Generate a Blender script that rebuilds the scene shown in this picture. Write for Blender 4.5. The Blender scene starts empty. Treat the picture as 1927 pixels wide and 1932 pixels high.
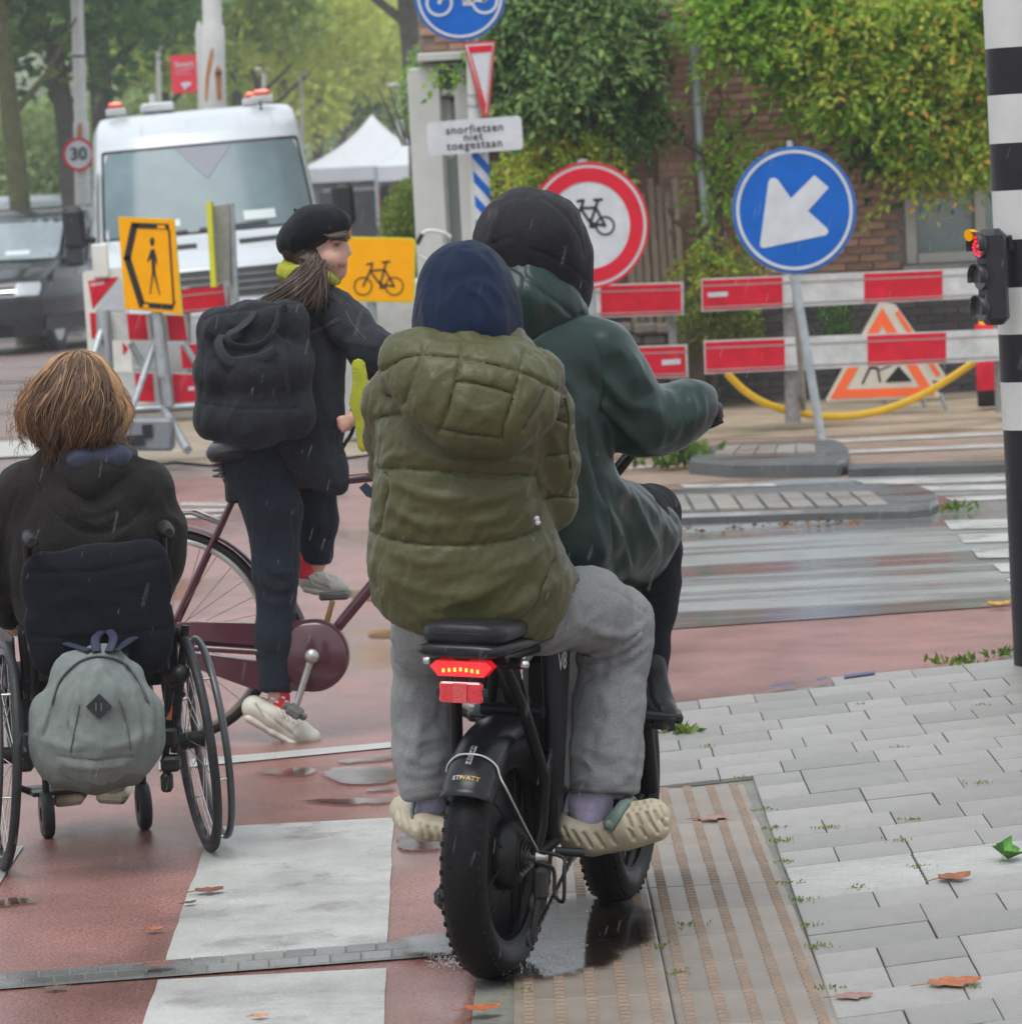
import bpy, bmesh, math, random
import numpy as np
from mathutils import Vector, Matrix, Quaternion
from math import sin, cos, pi, radians as R

random.seed(7)
rng = np.random.default_rng(7)
SC = bpy.context.scene
COL = SC.collection

# ------------------------------------------------------------------ camera
F = 7500.0                      # focal length in working units, picture 1927 x 1932
CW, CH = 1927.0, 1932.0
CAMH = 1.65
ROLL = R(3.0)
PITCH = math.atan(573.0 / F * cos(ROLL))
FW = Vector((0, cos(PITCH), -sin(PITCH)))
_r0 = Vector((1, 0, 0)); _u0 = Vector((0, sin(PITCH), cos(PITCH)))
CR = _r0 * cos(ROLL) - _u0 * sin(ROLL)
CU = _r0 * sin(ROLL) + _u0 * cos(ROLL)
CP = Vector((0, 0, CAMH))
cam = bpy.data.cameras.new("camera"); camo = bpy.data.objects.new("camera", cam); COL.objects.link(camo)
camo.matrix_world = Matrix(((CR.x, CU.x, -FW.x, CP.x), (CR.y, CU.y, -FW.y, CP.y), (CR.z, CU.z, -FW.z, CP.z), (0, 0, 0, 1)))
cam.sensor_fit = 'HORIZONTAL'; cam.sensor_width = 36; cam.lens = 36 * F / CW
cam.clip_start = 0.5; cam.clip_end = 2000
cam.dof.use_dof = True; cam.dof.focus_distance = 9.6; cam.dof.aperture_fstop = 11
SC.camera = camo

# ------------------------------------------------------------------ sky, sun, exposure
W = bpy.data.worlds.new("World"); SC.world = W; W.use_nodes = True
nt = W.node_tree; nt.nodes.clear()
SUN_EL, SUN_AZ = R(66), R(205)
sky = nt.nodes.new('ShaderNodeTexSky'); sky.sky_type = 'NISHITA'; sky.sun_disc = False
sky.sun_elevation = SUN_EL; sky.sun_rotation = SUN_AZ; sky.dust_density = 1.2; sky.air_density = 1.0; sky.ozone_density = 1.0
hs = nt.nodes.new('ShaderNodeHueSaturation'); hs.inputs['Saturation'].default_value = 0.12
bg = nt.nodes.new('ShaderNodeBackground'); bg.inputs['Strength'].default_value = 0.10
out = nt.nodes.new('ShaderNodeOutputWorld')
mxs = nt.nodes.new('ShaderNodeMix'); mxs.data_type = 'RGBA'; mxs.inputs[0].default_value = .8     # rain cloud over the whole sky
mxs.inputs[7].default_value = (6.3, 6.9, 7.5, 1)
nt.links.new(sky.outputs[0], hs.inputs['Color']); nt.links.new(hs.outputs[0], mxs.inputs[6]); nt.links.new(mxs.outputs[2], bg.inputs[0]); nt.links.new(bg.outputs[0], out.inputs[0])
sl = bpy.data.lights.new("sun", 'SUN'); sl.energy = 1.5; sl.angle = R(35); sl.color = (1, .985, .96)
so = bpy.data.objects.new("sun", sl); COL.objects.link(so)
sd = Vector((sin(SUN_AZ) * cos(SUN_EL), cos(SUN_AZ) * cos(SUN_EL), sin(SUN_EL)))
so.rotation_mode = 'QUATERNION'; so.rotation_quaternion = (-sd).to_track_quat('-Z', 'Y')
SC.view_settings.view_transform = 'Standard'; SC.view_settings.look = 'None'
SC.view_settings.exposure = 0.8; SC.view_settings.gamma = 1; SC.view_settings.use_curve_mapping = False
SC.render.engine = 'CYCLES'
SC.cycles.use_denoising = True
SC.cycles.max_bounces = 8; SC.cycles.diffuse_bounces = 5; SC.cycles.glossy_bounces = 3; SC.cycles.transmission_bounces = 4
SC.cycles.volume_bounces = 1; SC.cycles.transparent_max_bounces = 8
SC.cycles.sample_clamp_indirect = 6

# ------------------------------------------------------------------ picture <-> place
def ray(px, py): return FW + CR * ((px - CW / 2) / F) + CU * ((CH / 2 - py) / F)
def P(px, py, Y):
    d = ray(px, py); return CP + d * (Y / d.y)
def G(px, py, z=0.0):
    d = ray(px, py); return CP + d * ((z - CAMH) / d.z)
def proj(V):                     # numpy world -> working units
    V = np.asarray(V, dtype=np.float64); D = V - np.array(CP)
    z = D @ np.array(FW); return np.stack([CW / 2 + F * (D @ np.array(CR)) / z, CH / 2 - F * (D @ np.array(CU)) / z], -1)
def SX(Y): return F / Y          # working units per metre

# ------------------------------------------------------------------ objects
def tag(o, label=None, cat=None, group=None, kind=None):
    if label: o['label'] = label
    if cat: o['category'] = cat
    if group: o['group'] = group
    if kind: o['kind'] = kind
    return o
def thing(name, label, cat, loc=(0, 0, 0), group=None):
    o = bpy.data.objects.new(name, None); COL.objects.link(o); o.location = loc; o.empty_display_size = .1
    return tag(o, label, cat, group)
def put(name, me, mat=None, parent=None, mw=None):
    if mat is not None:
        ms = mat if isinstance(mat, (list, tuple)) else [mat]
        if len(me.materials) == 0:
            for m in ms: me.materials.append(m)
    o = bpy.data.objects.new(name, me); COL.objects.link(o)
    if mw is not None: o.matrix_world = mw
    if parent is not None:
        o.parent = parent
        if mw is None:
            o.matrix_parent_inverse = pinv(parent)
        else:
            o.matrix_parent_inverse = pinv(parent)
    return o
def pinv(p):
    m = Matrix.Identity(4); q = p
    chain = []
    while q is not None: chain.append(q); q = q.parent
    for q in reversed(chain):
        m = m @ q.matrix_parent_inverse @ q.matrix_basis if q.parent else m @ q.matrix_basis
    return m.inverted()
def copy_tree(o, parent=None, off=None):
    c = o.copy(); COL.objects.link(c)
    if parent is not None: c.parent = parent
    for ch in o.children: copy_tree(ch, c)
    return c
def fastmesh(name, V, Fq, smooth=True, uvs=None):
    me = bpy.data.meshes.new(name)
    V = np.asarray(V, dtype=np.float32); n = len(V)
    me.vertices.add(n); me.vertices.foreach_set('co', V.ravel())
    Fq = np.asarray(Fq, dtype=np.int32); m, k = Fq.shape
    me.loops.add(m * k); me.loops.foreach_set('vertex_index', Fq.ravel())
    me.polygons.add(m); me.polygons.foreach_set('loop_start', np.arange(0, m * k, k, dtype=np.int32))
    me.polygons.foreach_set('loop_total', np.full(m, k, dtype=np.int32))
    me.polygons.foreach_set('use_smooth', np.full(m, smooth))
    me.update(calc_edges=True); me.validate()
    return me

class MB:
    """collects simple solids into one mesh"""
    def __init__(s): s.v = []; s.f = []; s.m = []; s.T = Matrix.Identity(4); s.mi = 0; s.sm = []
    def add(s, vs, fs, smooth=False):
        b = len(s.v); s.v += [tuple(s.T @ Vector(p)) for p in vs]
        for f in fs: s.f.append([b + i for i in f]); s.m.append(s.mi); s.sm.append(smooth)
        return s
    def box(s, c, d, rot=None, ch=0.0):
        c = Vector(c); hx, hy, hz = d[0] / 2, d[1] / 2, d[2] / 2
        ch = min(ch, hx * .9, hy * .9, hz * .9)
        if ch <= 0:
            vs = [Vector((x, y, z)) for z in (-hz, hz) for y in (-hy, hy) for x in (-hx, hx)]
            fs = [(0, 2, 3, 1), (4, 5, 7, 6), (0, 1, 5, 4), (2, 6, 7, 3), (0, 4, 6, 2), (1, 3, 7, 5)]
        else:
            pr = [(-1, -1), (1, -1), (1, 1), (-1, 1)]
            def ring(z, i): 
                a, b = hx - i, hy - i
                return [Vector((x, y, z)) for x, y in ((-a + ch, -b), (a - ch, -b), (a, -b + ch), (a, b - ch), (a - ch, b), (-a + ch, b), (-a, b - ch), (-a, -b + ch))]
            vs = ring(-hz, ch * .7) + ring(-hz + ch, 0) + ring(hz - ch, 0) + ring(hz, ch * .7)
            fs = [tuple(range(7, -1, -1)), tuple(range(24, 32))]
            for r in range(3):
                for i in range(8): j = (i + 1) % 8; fs.append((r * 8 + i, r * 8 + j, r * 8 + 8 + j, r * 8 + 8 + i))
        if rot is not None: vs = [rot @ v for v in vs]
        return s.add([v + c for v in vs], fs)
    def prism(s, pts, d, base=None, ux=None, uy=None, ch=0):
        """polygon pts (2-D) in plane (base,ux,uy) extruded by vector d"""
        base = Vector(base or (0, 0, 0)); ux = Vector(ux or (1, 0, 0)); uy = Vector(uy or (0, 0, 1)); d = Vector(d)
        a = [base + ux * x + uy * y for x, y in pts]; n = len(a)
        vs = a + [p + d for p in a]
        fs = [tuple(range(n)), tuple(range(2 * n - 1, n - 1, -1))] + [(i + n, (i + 1) % n + n, (i + 1) % n, i) for i in range(n)]
        return s.add(vs, fs)
    def tube(s, path, r, n=10, closed=False, cap=True, smooth=True, flat=None):
        path = [Vector(p) for p in path]; m = len(path)
        rr = r if isinstance(r, (list, tuple)) else [r] * m
        tg = []
        for i in range(m):
            a = path[(i - 1) % m] if (closed or i > 0) else path[i]; b = path[(i + 1) % m] if (closed or i < m - 1) else path[i]
            t = (b - a); tg.append(t.normalized() if t.length > 1e-9 else Vector((0, 0, 1)))
        up = Vector((0, 0, 1)) if abs(tg[0].z) < .9 else Vector((1, 0, 0))
        u = tg[0].cross(up).normalized(); vs = []
        for i in range(m):
            u = (u - tg[i] * u.dot(tg[i])); u = u.normalized() if u.length > 1e-6 else tg[i].orthogonal().normalized()
            w = tg[i].cross(u)
            for k in range(n):
                a = 2 * pi * k / n
                vs.append(path[i] + u * cos(a) * rr[i] + w * sin(a) * rr[i] * (flat or 1))
        fs = []
        for i in range(m if closed else m - 1):
            j = (i + 1) % m
            for k in range(n): l = (k + 1) % n; fs.append((i * n + k, i * n + l, j * n + l, j * n + k))
        s.add(vs, fs, smooth)
        if cap and not closed:
            s.add(vs[:n], [tuple(range(n - 1, -1, -1))]); s.add(vs[-n:], [tuple(range(n))])
        return s
    def lathe(s, prof, n=24, c=(0, 0, 0), axis=(0, 0, 1), x0=None, smooth=True, a0=0, a1=2 * pi):
        """prof = [(radius, height)], about axis through c"""
        c = Vector(c); ax = Vector(axis).normalized(); u = Vector(x0).normalized() if x0 else ax.orthogonal().normalized(); w = ax.cross(u)
        full = abs(a1 - a0 - 2 * pi) < 1e-6; m = n if full else n + 1; vs = []
        for (r, h) in prof:
            for k in range(m):
                a = a0 + (a1 - a0) * k / n; vs.append(c + ax * h + (u * cos(a) + w * sin(a)) * r)
        fs = []
        for i in range(len(prof) - 1):
            for k in range(n):
                l = (k + 1) % m; fs.append((i * m + k, i * m + l, (i + 1) * m + l, (i + 1) * m + k))
        return s.add(vs, fs, smooth)
    def disc(s, c, axis, r, t, n=32):
        return s.lathe([(0.0001, -t / 2), (r * .985, -t / 2), (r, -t / 2 + t * .15), (r, t / 2 - t * .15), (r * .985, t / 2), (0.0001, t / 2)], n, c, axis, smooth=False)
    def poly(s, pts): return s.add(pts, [tuple(range(len(pts)))])
    def mesh(s, name='m'):
        me = bpy.data.meshes.new(name); me.from_pydata(s.v, [], s.f)
        me.polygons.foreach_set('material_index', s.m); me.polygons.foreach_set('use_smooth', s.sm)
        me.update(); return me
    def build(s, name, mat, parent=None): return put(name, s.mesh(name), mat, parent)

# ------------------------------------------------------------------ materials
def _n(nt, t, **kw):
    n = nt.nodes.new(t)
    for k, v in kw.items():
        if k in n.inputs.keys(): n.inputs[k].default_value = v
        else: setattr(n, k, v)
    return n
_mats = {}
def mat(name, col, rough=.6, var=.2, vs=8.0, bump=0.0, bs=60.0, metal=0.0, spec=.5, col2=None, coat=0.0, sheen=0.0, alpha=1, emit=None, estr=0, stretch=None, trans=0.0, rvar=0.0, detail=5, bdist=.01, sss=0, weave=0):
    if name in _mats: return _mats[name]
    m = bpy.data.materials.new(name); m.use_nodes = True; nt = m.node_tree; b = nt.nodes['Principled BSDF']; L = nt.links.new
    b.inputs['Roughness'].default_value = rough; b.inputs['Metallic'].default_value = metal
    b.inputs['Specular IOR Level'].default_value = spec * (.55 if max(col[:3]) < .035 else 1)
    b.inputs['Coat Weight'].default_value = coat; b.inputs['Coat Roughness'].default_value = .08
    b.inputs['Sheen Weight'].default_value = sheen; b.inputs['Sheen Roughness'].default_value = .5
    b.inputs['Transmission Weight'].default_value = trans
    if sss: b.inputs['Subsurface Weight'].default_value = sss; b.inputs['Subsurface Radius'].default_value = (.01, .004, .002)
    if alpha < 1: b.inputs['Alpha'].default_value = alpha
    c = (*col, 1) if len(col) == 3 else col
    tc = _n(nt, 'ShaderNodeTexCoord'); src = tc.outputs['Object']
    if stretch:
        mp = _n(nt, 'ShaderNodeMapping'); mp.inputs['Scale'].default_value = stretch; L(src, mp.inputs[0]); src = mp.outputs[0]
    if var > 0 or col2:
        nz = _n(nt, 'ShaderNodeTexNoise', Scale=vs, Detail=detail, Roughness=.65); L(src, nz.inputs['Vector'])
        rp = _n(nt, 'ShaderNodeValToRGB'); L(nz.outputs[0], rp.inputs[0])
        rp.color_ramp.elements[0].position = .3; rp.color_ramp.elements[1].position = .7
        c2 = col2 if col2 else tuple(x * (1 + var) for x in col)
        c1 = col if col2 else tuple(x * (1 - var) for x in col)
        rp.color_ramp.elements[0].color = (*c1[:3], 1); rp.color_ramp.elements[1].color = (*c2[:3], 1)
        L(rp.outputs[0], b.inputs['Base Color'])
        if rvar:
            mr = _n(nt, 'ShaderNodeMapRange'); L(nz.outputs[0], mr.inputs[0])
            mr.inputs[1].default_value = .3; mr.inputs[2].default_value = .7
            mr.inputs[3].default_value = max(.02, rough - rvar); mr.inputs[4].default_value = min(1, rough + rvar); L(mr.outputs[0], b.inputs['Roughness'])
    else: b.inputs['Base Color'].default_value = c
    if bump > 0:
        n2 = _n(nt, 'ShaderNodeTexNoise', Scale=bs, Detail=4, Roughness=.6); L(src, n2.inputs['Vector'])
        bp = _n(nt, 'ShaderNodeBump', Strength=bump, Distance=bdist); L(n2.outputs[0], bp.inputs['Height']); L(bp.outputs[0], b.inputs['Normal'])
    if emit: b.inputs['Emission Color'].default_value = (*emit, 1); b.inputs['Emission Strength'].default_value = estr
    _mats[name] = m; return m

# ------------------------------------------------------------------ implicit sculpting
def surface_nets(Fv, org, h):
    S = Fv < 0
    c = np.zeros(tuple(n - 1 for n in Fv.shape), np.int8)
    sl = (slice(0, -1), slice(1, None))
    for a in (0, 1):
        for b in (0, 1):
            for d in (0, 1): c += S[sl[a], sl[b], sl[d]]
    act = (c > 0) & (c < 8); idx = np.argwhere(act)
    pos = np.zeros((len(idx), 3)); cnt = np.zeros(len(idx))
    cor = [np.array(x) for x in ((0,0,0),(1,0,0),(0,1,0),(1,1,0),(0,0,1),(1,0,1),(0,1,1),(1,1,1))]
    val = [Fv[idx[:, 0] + k[0], idx[:, 1] + k[1], idx[:, 2] + k[2]] for k in cor]
    for a, b in ((0,1),(2,3),(4,5),(6,7),(0,2),(1,3),(4,6),(5,7),(0,4),(1,5),(2,6),(3,7)):
        va, vb = val[a], val[b]; m = (va < 0) != (vb < 0)
        t = np.where(m, va / np.where(m, va - vb, 1), 0)
        pos[m] += cor[a] + t[m, None] * (cor[b] - cor[a]); cnt += m
    V = (idx + pos / cnt[:, None]) * h + org
    vid = np.full(c.shape, -1, np.int32); vid[act] = np.arange(len(idx))
    Q = []
    for ax in range(3):
        s0 = [slice(1, -1)] * 3; s1 = [slice(1, -1)] * 3
        s0[ax] = slice(0, -1); s1[ax] = slice(1, None)
        A = S[tuple(s0)]; B = S[tuple(s1)]
        e = np.argwhere(A != B)
        if len(e) == 0: continue
        inside = A[e[:, 0], e[:, 1], e[:, 2]]
        e = e + 1; e[:, ax] -= 1
        o1, o2 = [(1, 2), (2, 0), (0, 1)][ax]
        d1 = np.zeros(3, int); d1[o1] = 1; d2 = np.zeros(3, int); d2[o2] = 1
        def g(x): return vid[x[:, 0], x[:, 1], x[:, 2]]
        q = np.stack([g(e - d1 - d2), g(e - d2), g(e), g(e - d1)], 1)
        q[~inside] = q[~inside][:, ::-1]; Q.append(q)
    Q = np.concatenate(Q); Q = Q[(Q >= 0).all(1)]
    return V, Q

class Sdf:
    """blended round cones; points given as (px, py, depth offset, radius in working units)"""
    def __init__(s, Y): s.Y = Y; s.pr = []; s.s = SX(Y)
    def pt(s, q): return np.array(P(q[0], q[1], s.Y + q[2]))
    def chain(s, pts, k=.02, flat=1.0, sub=False, wide=1.0):
        for a, b in zip(pts[:-1], pts[1:]):
            s.pr.append((s.pt(a), s.pt(b), a[3] / s.s, b[3] / s.s, k, flat, sub, wide))
        return s
    def ball(s, q, k=.02, flat=1.0, sub=False, wide=1.0): return s.chain([q, (q[0], q[1] + .5, q[2], q[3])], k, flat, sub, wide)
    def raw(s, a, b, ra, rb, k=.02, flat=1.0, sub=False, wide=1.0): s.pr.append((np.array(a, float), np.array(b, float), ra, rb, k, flat, sub, wide)); return s
    def mesh(s, h=.006, smooth=1, fn=None):
        lo = np.min([np.minimum(p[0] - p[2] * max(1, p[5], p[7]), p[1] - p[3] * max(1, p[5], p[7])) for p in s.pr if not p[6]], 0) - 3 * h - .02
        hi = np.max([np.maximum(p[0] + p[2] * max(1, p[5], p[7]), p[1] + p[3] * max(1, p[5], p[7])) for p in s.pr if not p[6]], 0) + 3 * h + .02
        n = np.ceil((hi - lo) / h).astype(int) + 1
        Fv = np.full(n, .08, np.float32)
        for (a, b, ra, rb, k, fl, sub, wd) in s.pr:
            R_ = max(ra, rb) * max(1, fl, wd) + k + 2 * h + .01
            i0 = np.clip(np.floor((np.minimum(a, b) - R_ - lo) / h).astype(int), 0, n - 1)
            i1 = np.clip(np.ceil((np.maximum(a, b) + R_ - lo) / h).astype(int) + 1, 1, n)
            if (i1 <= i0).any(): continue
            X = (lo[0] + np.arange(i0[0], i1[0]) * h).astype(np.float32)[:, None, None]
            Y = (lo[1] + np.arange(i0[1], i1[1]) * h).astype(np.float32)[None, :, None]
            Z = (lo[2] + np.arange(i0[2], i1[2]) * h).astype(np.float32)[None, None, :]
            ab = b - a; sc = np.array([1 / wd, 1 / fl, 1.0]); abs_ = ab * sc; L2 = float(abs_ @ abs_) + 1e-12
            dx = (X - a[0]) * sc[0]; dy = (Y - a[1]) * sc[1]; dz = Z - a[2]
            t = np.clip((dx * abs_[0] + dy * abs_[1] + dz * abs_[2]) / L2, 0, 1)
            d = np.sqrt((dx - t * abs_[0]) ** 2 + (dy - t * abs_[1]) ** 2 + (dz - t * abs_[2]) ** 2) - (ra + t * (rb - ra))
            d = d * min(1, fl, wd)
            blk = Fv[i0[0]:i1[0], i0[1]:i1[1], i0[2]:i1[2]]
            if sub:
                e = -d; hh = np.clip(.5 + .5 * (e - blk) / k, 0, 1); r = blk * (1 - hh) + e * hh + k * hh * (1 - hh)
            else:
                hh = np.clip(.5 + .5 * (blk - d) / k, 0, 1); r = blk * (1 - hh) + d * hh - k * hh * (1 - hh)
            Fv[i0[0]:i1[0], i0[1]:i1[1], i0[2]:i1[2]] = r
        if fn is not None: Fv = fn(Fv, lo, h, n)
        V, Q = surface_nets(Fv, lo, h)
        for _ in range(smooth): V = lap(V, Q)
        return V, Q
def lap(V, Q, w=.5):
    acc = np.zeros_like(V); c = np.zeros(len(V))
    for i in range(4):
        a, b = Q[:, i], Q[:, (i + 1) % 4]
        for k in range(3):
            acc[:, k] += np.bincount(a, V[b, k], len(V)) + np.bincount(b, V[a, k], len(V))
        c += np.bincount(a, minlength=len(V)) + np.bincount(b, minlength=len(V))
    return V * (1 - w) + w * acc / np.maximum(c, 1)[:, None]
def vnorm(V, Q):
    n = np.cross(V[Q[:, 2]] - V[Q[:, 0]], V[Q[:, 3]] - V[Q[:, 1]]); o = np.zeros_like(V)
    for i in range(4):
        for k in range(3): o[:, k] += np.bincount(Q[:, i], n[:, k], len(V))
    return o / np.maximum(np.linalg.norm(o, axis=1), 1e-12)[:, None]
def _h(i, j, k, sd):
    x = (i * 374761393 + j * 668265263 + k * 2147483647 % 1013904223 + sd * 1274126177) & 0xffffffff
    x = ((x ^ (x >> 13)) * 1274126177) & 0xffffffff; x = (x ^ (x >> 16)) & 0xffffffff
    return x / 4294967295.0
def vnoise(p, sd=0):
    p = np.asarray(p, float); i = np.floor(p).astype(np.int64); f = p - i; u = f * f * f * (f * (f * 6 - 15) + 10); r = 0
    for a in (0, 1):
        for b in (0, 1):
            for c in (0, 1):
                w = (u[:, 0] if a else 1 - u[:, 0]) * (u[:, 1] if b else 1 - u[:, 1]) * (u[:, 2] if c else 1 - u[:, 2])
                r = r + w * _h(i[:, 0] + a, i[:, 1] + b, i[:, 2] + c, sd)
    return r
def fbm(p, o=3, sd=0):
    r = 0; a = .5
    for k in range(o): r = r + a * vnoise(p * 2 ** k, sd + k); a *= .5
    return r
def front(V, N):                 # weight of vertices that face the picture side
    d = np.array(CP) - V; d /= np.linalg.norm(d, axis=1)[:, None]
    return np.clip(((N * d).sum(1) - .02) / .25, 0, 1)
def pdist(U, poly):
    d = np.full(len(U), 1e9); poly = np.array(poly, float)
    for a, b in zip(poly[:-1], poly[1:]):
        ab = b - a; t = np.clip(((U - a) @ ab) / (ab @ ab + 1e-9), 0, 1)
        d = np.minimum(d, np.linalg.norm(U - a - t[:, None] * ab, axis=1))
    return d
def smooth_poly(pts, n=6):
    pts = [np.array(p, float) for p in pts]; o = []
    for i in range(len(pts) - 1):
        p0 = pts[max(i - 1, 0)]; p1 = pts[i]; p2 = pts[i + 1]; p3 = pts[min(i + 2, len(pts) - 1)]
        for k in range(n):
            t = k / n; o.append(.5 * ((2 * p1) + (p2 - p0) * t + (2 * p0 - 5 * p1 + 4 * p2 - p3) * t * t + (3 * p1 - p0 - 3 * p2 + p3) * t ** 3))
    o.append(pts[-1]); return o
def groove(V, Q, lines, w=4, d=.006, puff=0.0, pw=30, any_side=False):
    """press seam lines (drawn on the side towards the street) into the cloth, let the cloth bulge between them"""
    N = vnorm(V, Q); U = proj(V); f = front(V, N) if not any_side else 1
    dist = np.full(len(V), 1e9)
    for l in lines: dist = np.minimum(dist, pdist(U, smooth_poly(l)))
    disp = -d * np.exp(-(dist / w) ** 2) + puff * (1 - np.exp(-dist / pw))
    return V + N * (disp * f)[:, None]
def ridges(V, Q, items):
    """items: (polyline, width, height) single folds"""
    N = vnorm(V, Q); U = proj(V); f = front(V, N); disp = np.zeros(len(V))
    for l, w, hgt in items:
        sp = np.array(smooth_poly(l)); dd = pdist(U, sp)
        e = np.minimum(np.linalg.norm(U - sp[0], axis=1), np.linalg.norm(U - sp[-1], axis=1))
        disp += hgt * (.55 * np.exp(-(dd / w) ** 2) + .6 * np.exp(-dd / (w * .55))) * np.clip(.35 + e / (3 * w), 0, 1)
    return V + N * (disp * f)[:, None]
def crumple(V, Q, amp=.004, sc=(18, 18, 7), sd=0, ax=None, o=2):
    N = vnorm(V, Q); p = V.copy()
    if ax is not None:            # long folds along the axis ax
        ax = np.array(ax, float); ax /= np.linalg.norm(ax); t = p @ ax; p = p * sc[0] + np.outer(t, ax) * (sc[2] - sc[0])
    else: p = p * np.array(sc)
    w = vnoise(p * .35, sd + 9) ; p = p + w[:, None] * 1.2
    n = fbm(p, o, sd); n = np.maximum(1 - np.abs(2 * n / (1 - .5 ** o) - 1) * 2.2, -.5)
    return V + N * (amp * n)[:, None]
def on_skin(V, pts, off=.002, n=6):
    """points of a drawn line laid on the street side of a surface"""
    U = proj(V); D = np.linalg.norm(V - np.array(CP), axis=1); o = []
    for p in smooth_poly(pts, n):
        d = np.linalg.norm(U - p, axis=1); k = np.where(d < max(4, d.min() * 1.5))[0]; y = V[k[np.argsort(D[k])[:max(1, len(k) // 8)]], 1].mean(); o.append(P(p[0], p[1], y - off))
    return o
def skin_obj(name, VQ, m, parent=None): return put(name, fastmesh(name, VQ[0], VQ[1]), m, parent)
# ------------------------------------------------------------------ ground materials
def vary(m, lo=.85, hi=1.15, hue=0.0):
    nt = m.node_tree; b = nt.nodes['Principled BSDF']; L = nt.links.new
    oi = _n(nt, 'ShaderNodeObjectInfo'); mr = _n(nt, 'ShaderNodeMapRange'); L(oi.outputs['Random'], mr.inputs[0])
    mr.inputs[3].default_value = lo; mr.inputs[4].default_value = hi
    h = _n(nt, 'ShaderNodeHueSaturation'); L(mr.outputs[0], h.inputs['Value'])
    bc = b.inputs['Base Color']
    if bc.is_linked: L(bc.links[0].from_socket, h.inputs['Color'])
    else: h.inputs['Color'].default_value = bc.default_value
    L(h.outputs[0], bc); return m
def wet(name, c1, c2, grain=260, wetsc=(.5, 1.2, 1), lo=.08, hi=.5, bump=.5, patch=.5, wn=1.0, dark=.6, spec=.5, crack=None):
    """wet paving: grain, darker soaked patches that are also smoother"""
    if name in _mats: return _mats[name]
    m = bpy.data.materials.new(name); m.use_nodes = True; nt = m.node_tree; b = nt.nodes['Principled BSDF']; L = nt.links.new
    tc = _n(nt, 'ShaderNodeTexCoord'); o = tc.outputs['Object']
    g = _n(nt, 'ShaderNodeTexNoise', Scale=grain, Detail=3, Roughness=.7); L(o, g.inputs['Vector'])
    g2 = _n(nt, 'ShaderNodeTexNoise', Scale=3.0, Detail=6, Roughness=.65); L(o, g2.inputs['Vector'])
    mp = _n(nt, 'ShaderNodeMapping'); mp.inputs['Scale'].default_value = wetsc; L(o, mp.inputs[0])
    w = _n(nt, 'ShaderNodeTexNoise', Scale=wn, Detail=4, Roughness=.55); L(mp.outputs[0], w.inputs['Vector'])
    wr = _n(nt, 'ShaderNodeMapRange'); wr.interpolation_type = 'SMOOTHSTEP'; L(w.outputs[0], wr.inputs[0])
    wr.inputs[1].default_value = patch - .1; wr.inputs[2].default_value = patch + .12
    rp = _n(nt, 'ShaderNodeValToRGB'); rp.color_ramp.elements[0].position = .32; rp.color_ramp.elements[1].position = .68
    rp.color_ramp.elements[0].color = (*c1, 1); rp.color_ramp.elements[1].color = (*c2, 1); L(g.outputs[0], rp.inputs[0])
    mx = _n(nt, 'ShaderNodeMix', data_type='RGBA', blend_type='MULTIPLY'); mx.inputs[0].default_value = 1
    r2 = _n(nt, 'ShaderNodeMapRange'); L(g2.outputs[0], r2.inputs[0]); r2.inputs[1].default_value = .3; r2.inputs[2].default_value = .7; r2.inputs[3].default_value = .70; r2.inputs[4].default_value = 1.15
    L(rp.outputs[0], mx.inputs[6]); L(r2.outputs[0], mx.inputs[7])
    m2 = _n(nt, 'ShaderNodeMix', data_type='RGBA', blend_type='MULTIPLY'); L(wr.outputs[0], m2.inputs[0]); L(mx.outputs[2], m2.inputs[6]); m2.inputs[7].default_value = (dark, dark, dark, 1)
    L(m2.outputs[2], b.inputs['Base Color'])
    rr = _n(nt, 'ShaderNodeMapRange'); L(wr.outputs[0], rr.inputs[0]); rr.inputs[3].default_value = hi; rr.inputs[4].default_value = lo; L(rr.outputs[0], b.inputs['Roughness'])
    b.inputs['Specular IOR Level'].default_value = spec
    bp = _n(nt, 'ShaderNodeBump', Distance=.004); L(g.outputs[0], bp.inputs['Height'])
    br = _n(nt, 'ShaderNodeMapRange'); L(wr.outputs[0], br.inputs[0]); br.inputs[3].default_value = bump; br.inputs[4].default_value = bump * .12; L(br.outputs[0], bp.inputs['Strength'])
    L(bp.outputs[0], b.inputs['Normal']); _mats[name] = m; return m

M_RED = wet('wet_red_asphalt', (.175, .06, .047), (.37, .19, .168), 110, (.7, .35, 1), .07, .24, .9, .53, 1.3, .66)
M_ASPH = wet('wet_grey_asphalt', (.19, .20, .20), (.28, .29, .285), 120, (.25, 2.2, 1), .10, .32, .3, .5, 1.0, .62)
M_GRND = wet('street_surface', (.17, .12, .11), (.24, .18, .165), 60, (.15, .5, 1), .15, .5, .2, .55, 1.0, .75)
M_PAINT = wet('worn_road_paint', (.33, .325, .305), (.45, .445, .42), 150, (3, 3, 1), .15, .40, .6, .57, 1.5, .92)
M_CONC = vary(wet('wet_concrete_paver', (.21, .20, .187), (.32, .305, .282), 220, (1.5, 1.5, 1), .10, .32, .4, .55, 1.0, .8), .77, 1.12)
M_JOINT = wet('mossy_joint', (.13, .13, .105), (.20, .195, .165), 60, (2, 2, 1), .2, .6, .4, .6, 1.0, .7)
M_TACT = vary(wet('wet_tactile_tile', (.18, .148, .122), (.27, .225, .19), 200, (1.2, 1.2, 1), .10, .42, .4, .5, 1.0, .72), .86, 1.1)
M_TAN = wet('worn_tan_rib', (.13, .082, .052), (.22, .145, .095), 200, (2, 2, 1), .15, .5, .3, .55, 1.0, .75)
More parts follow.
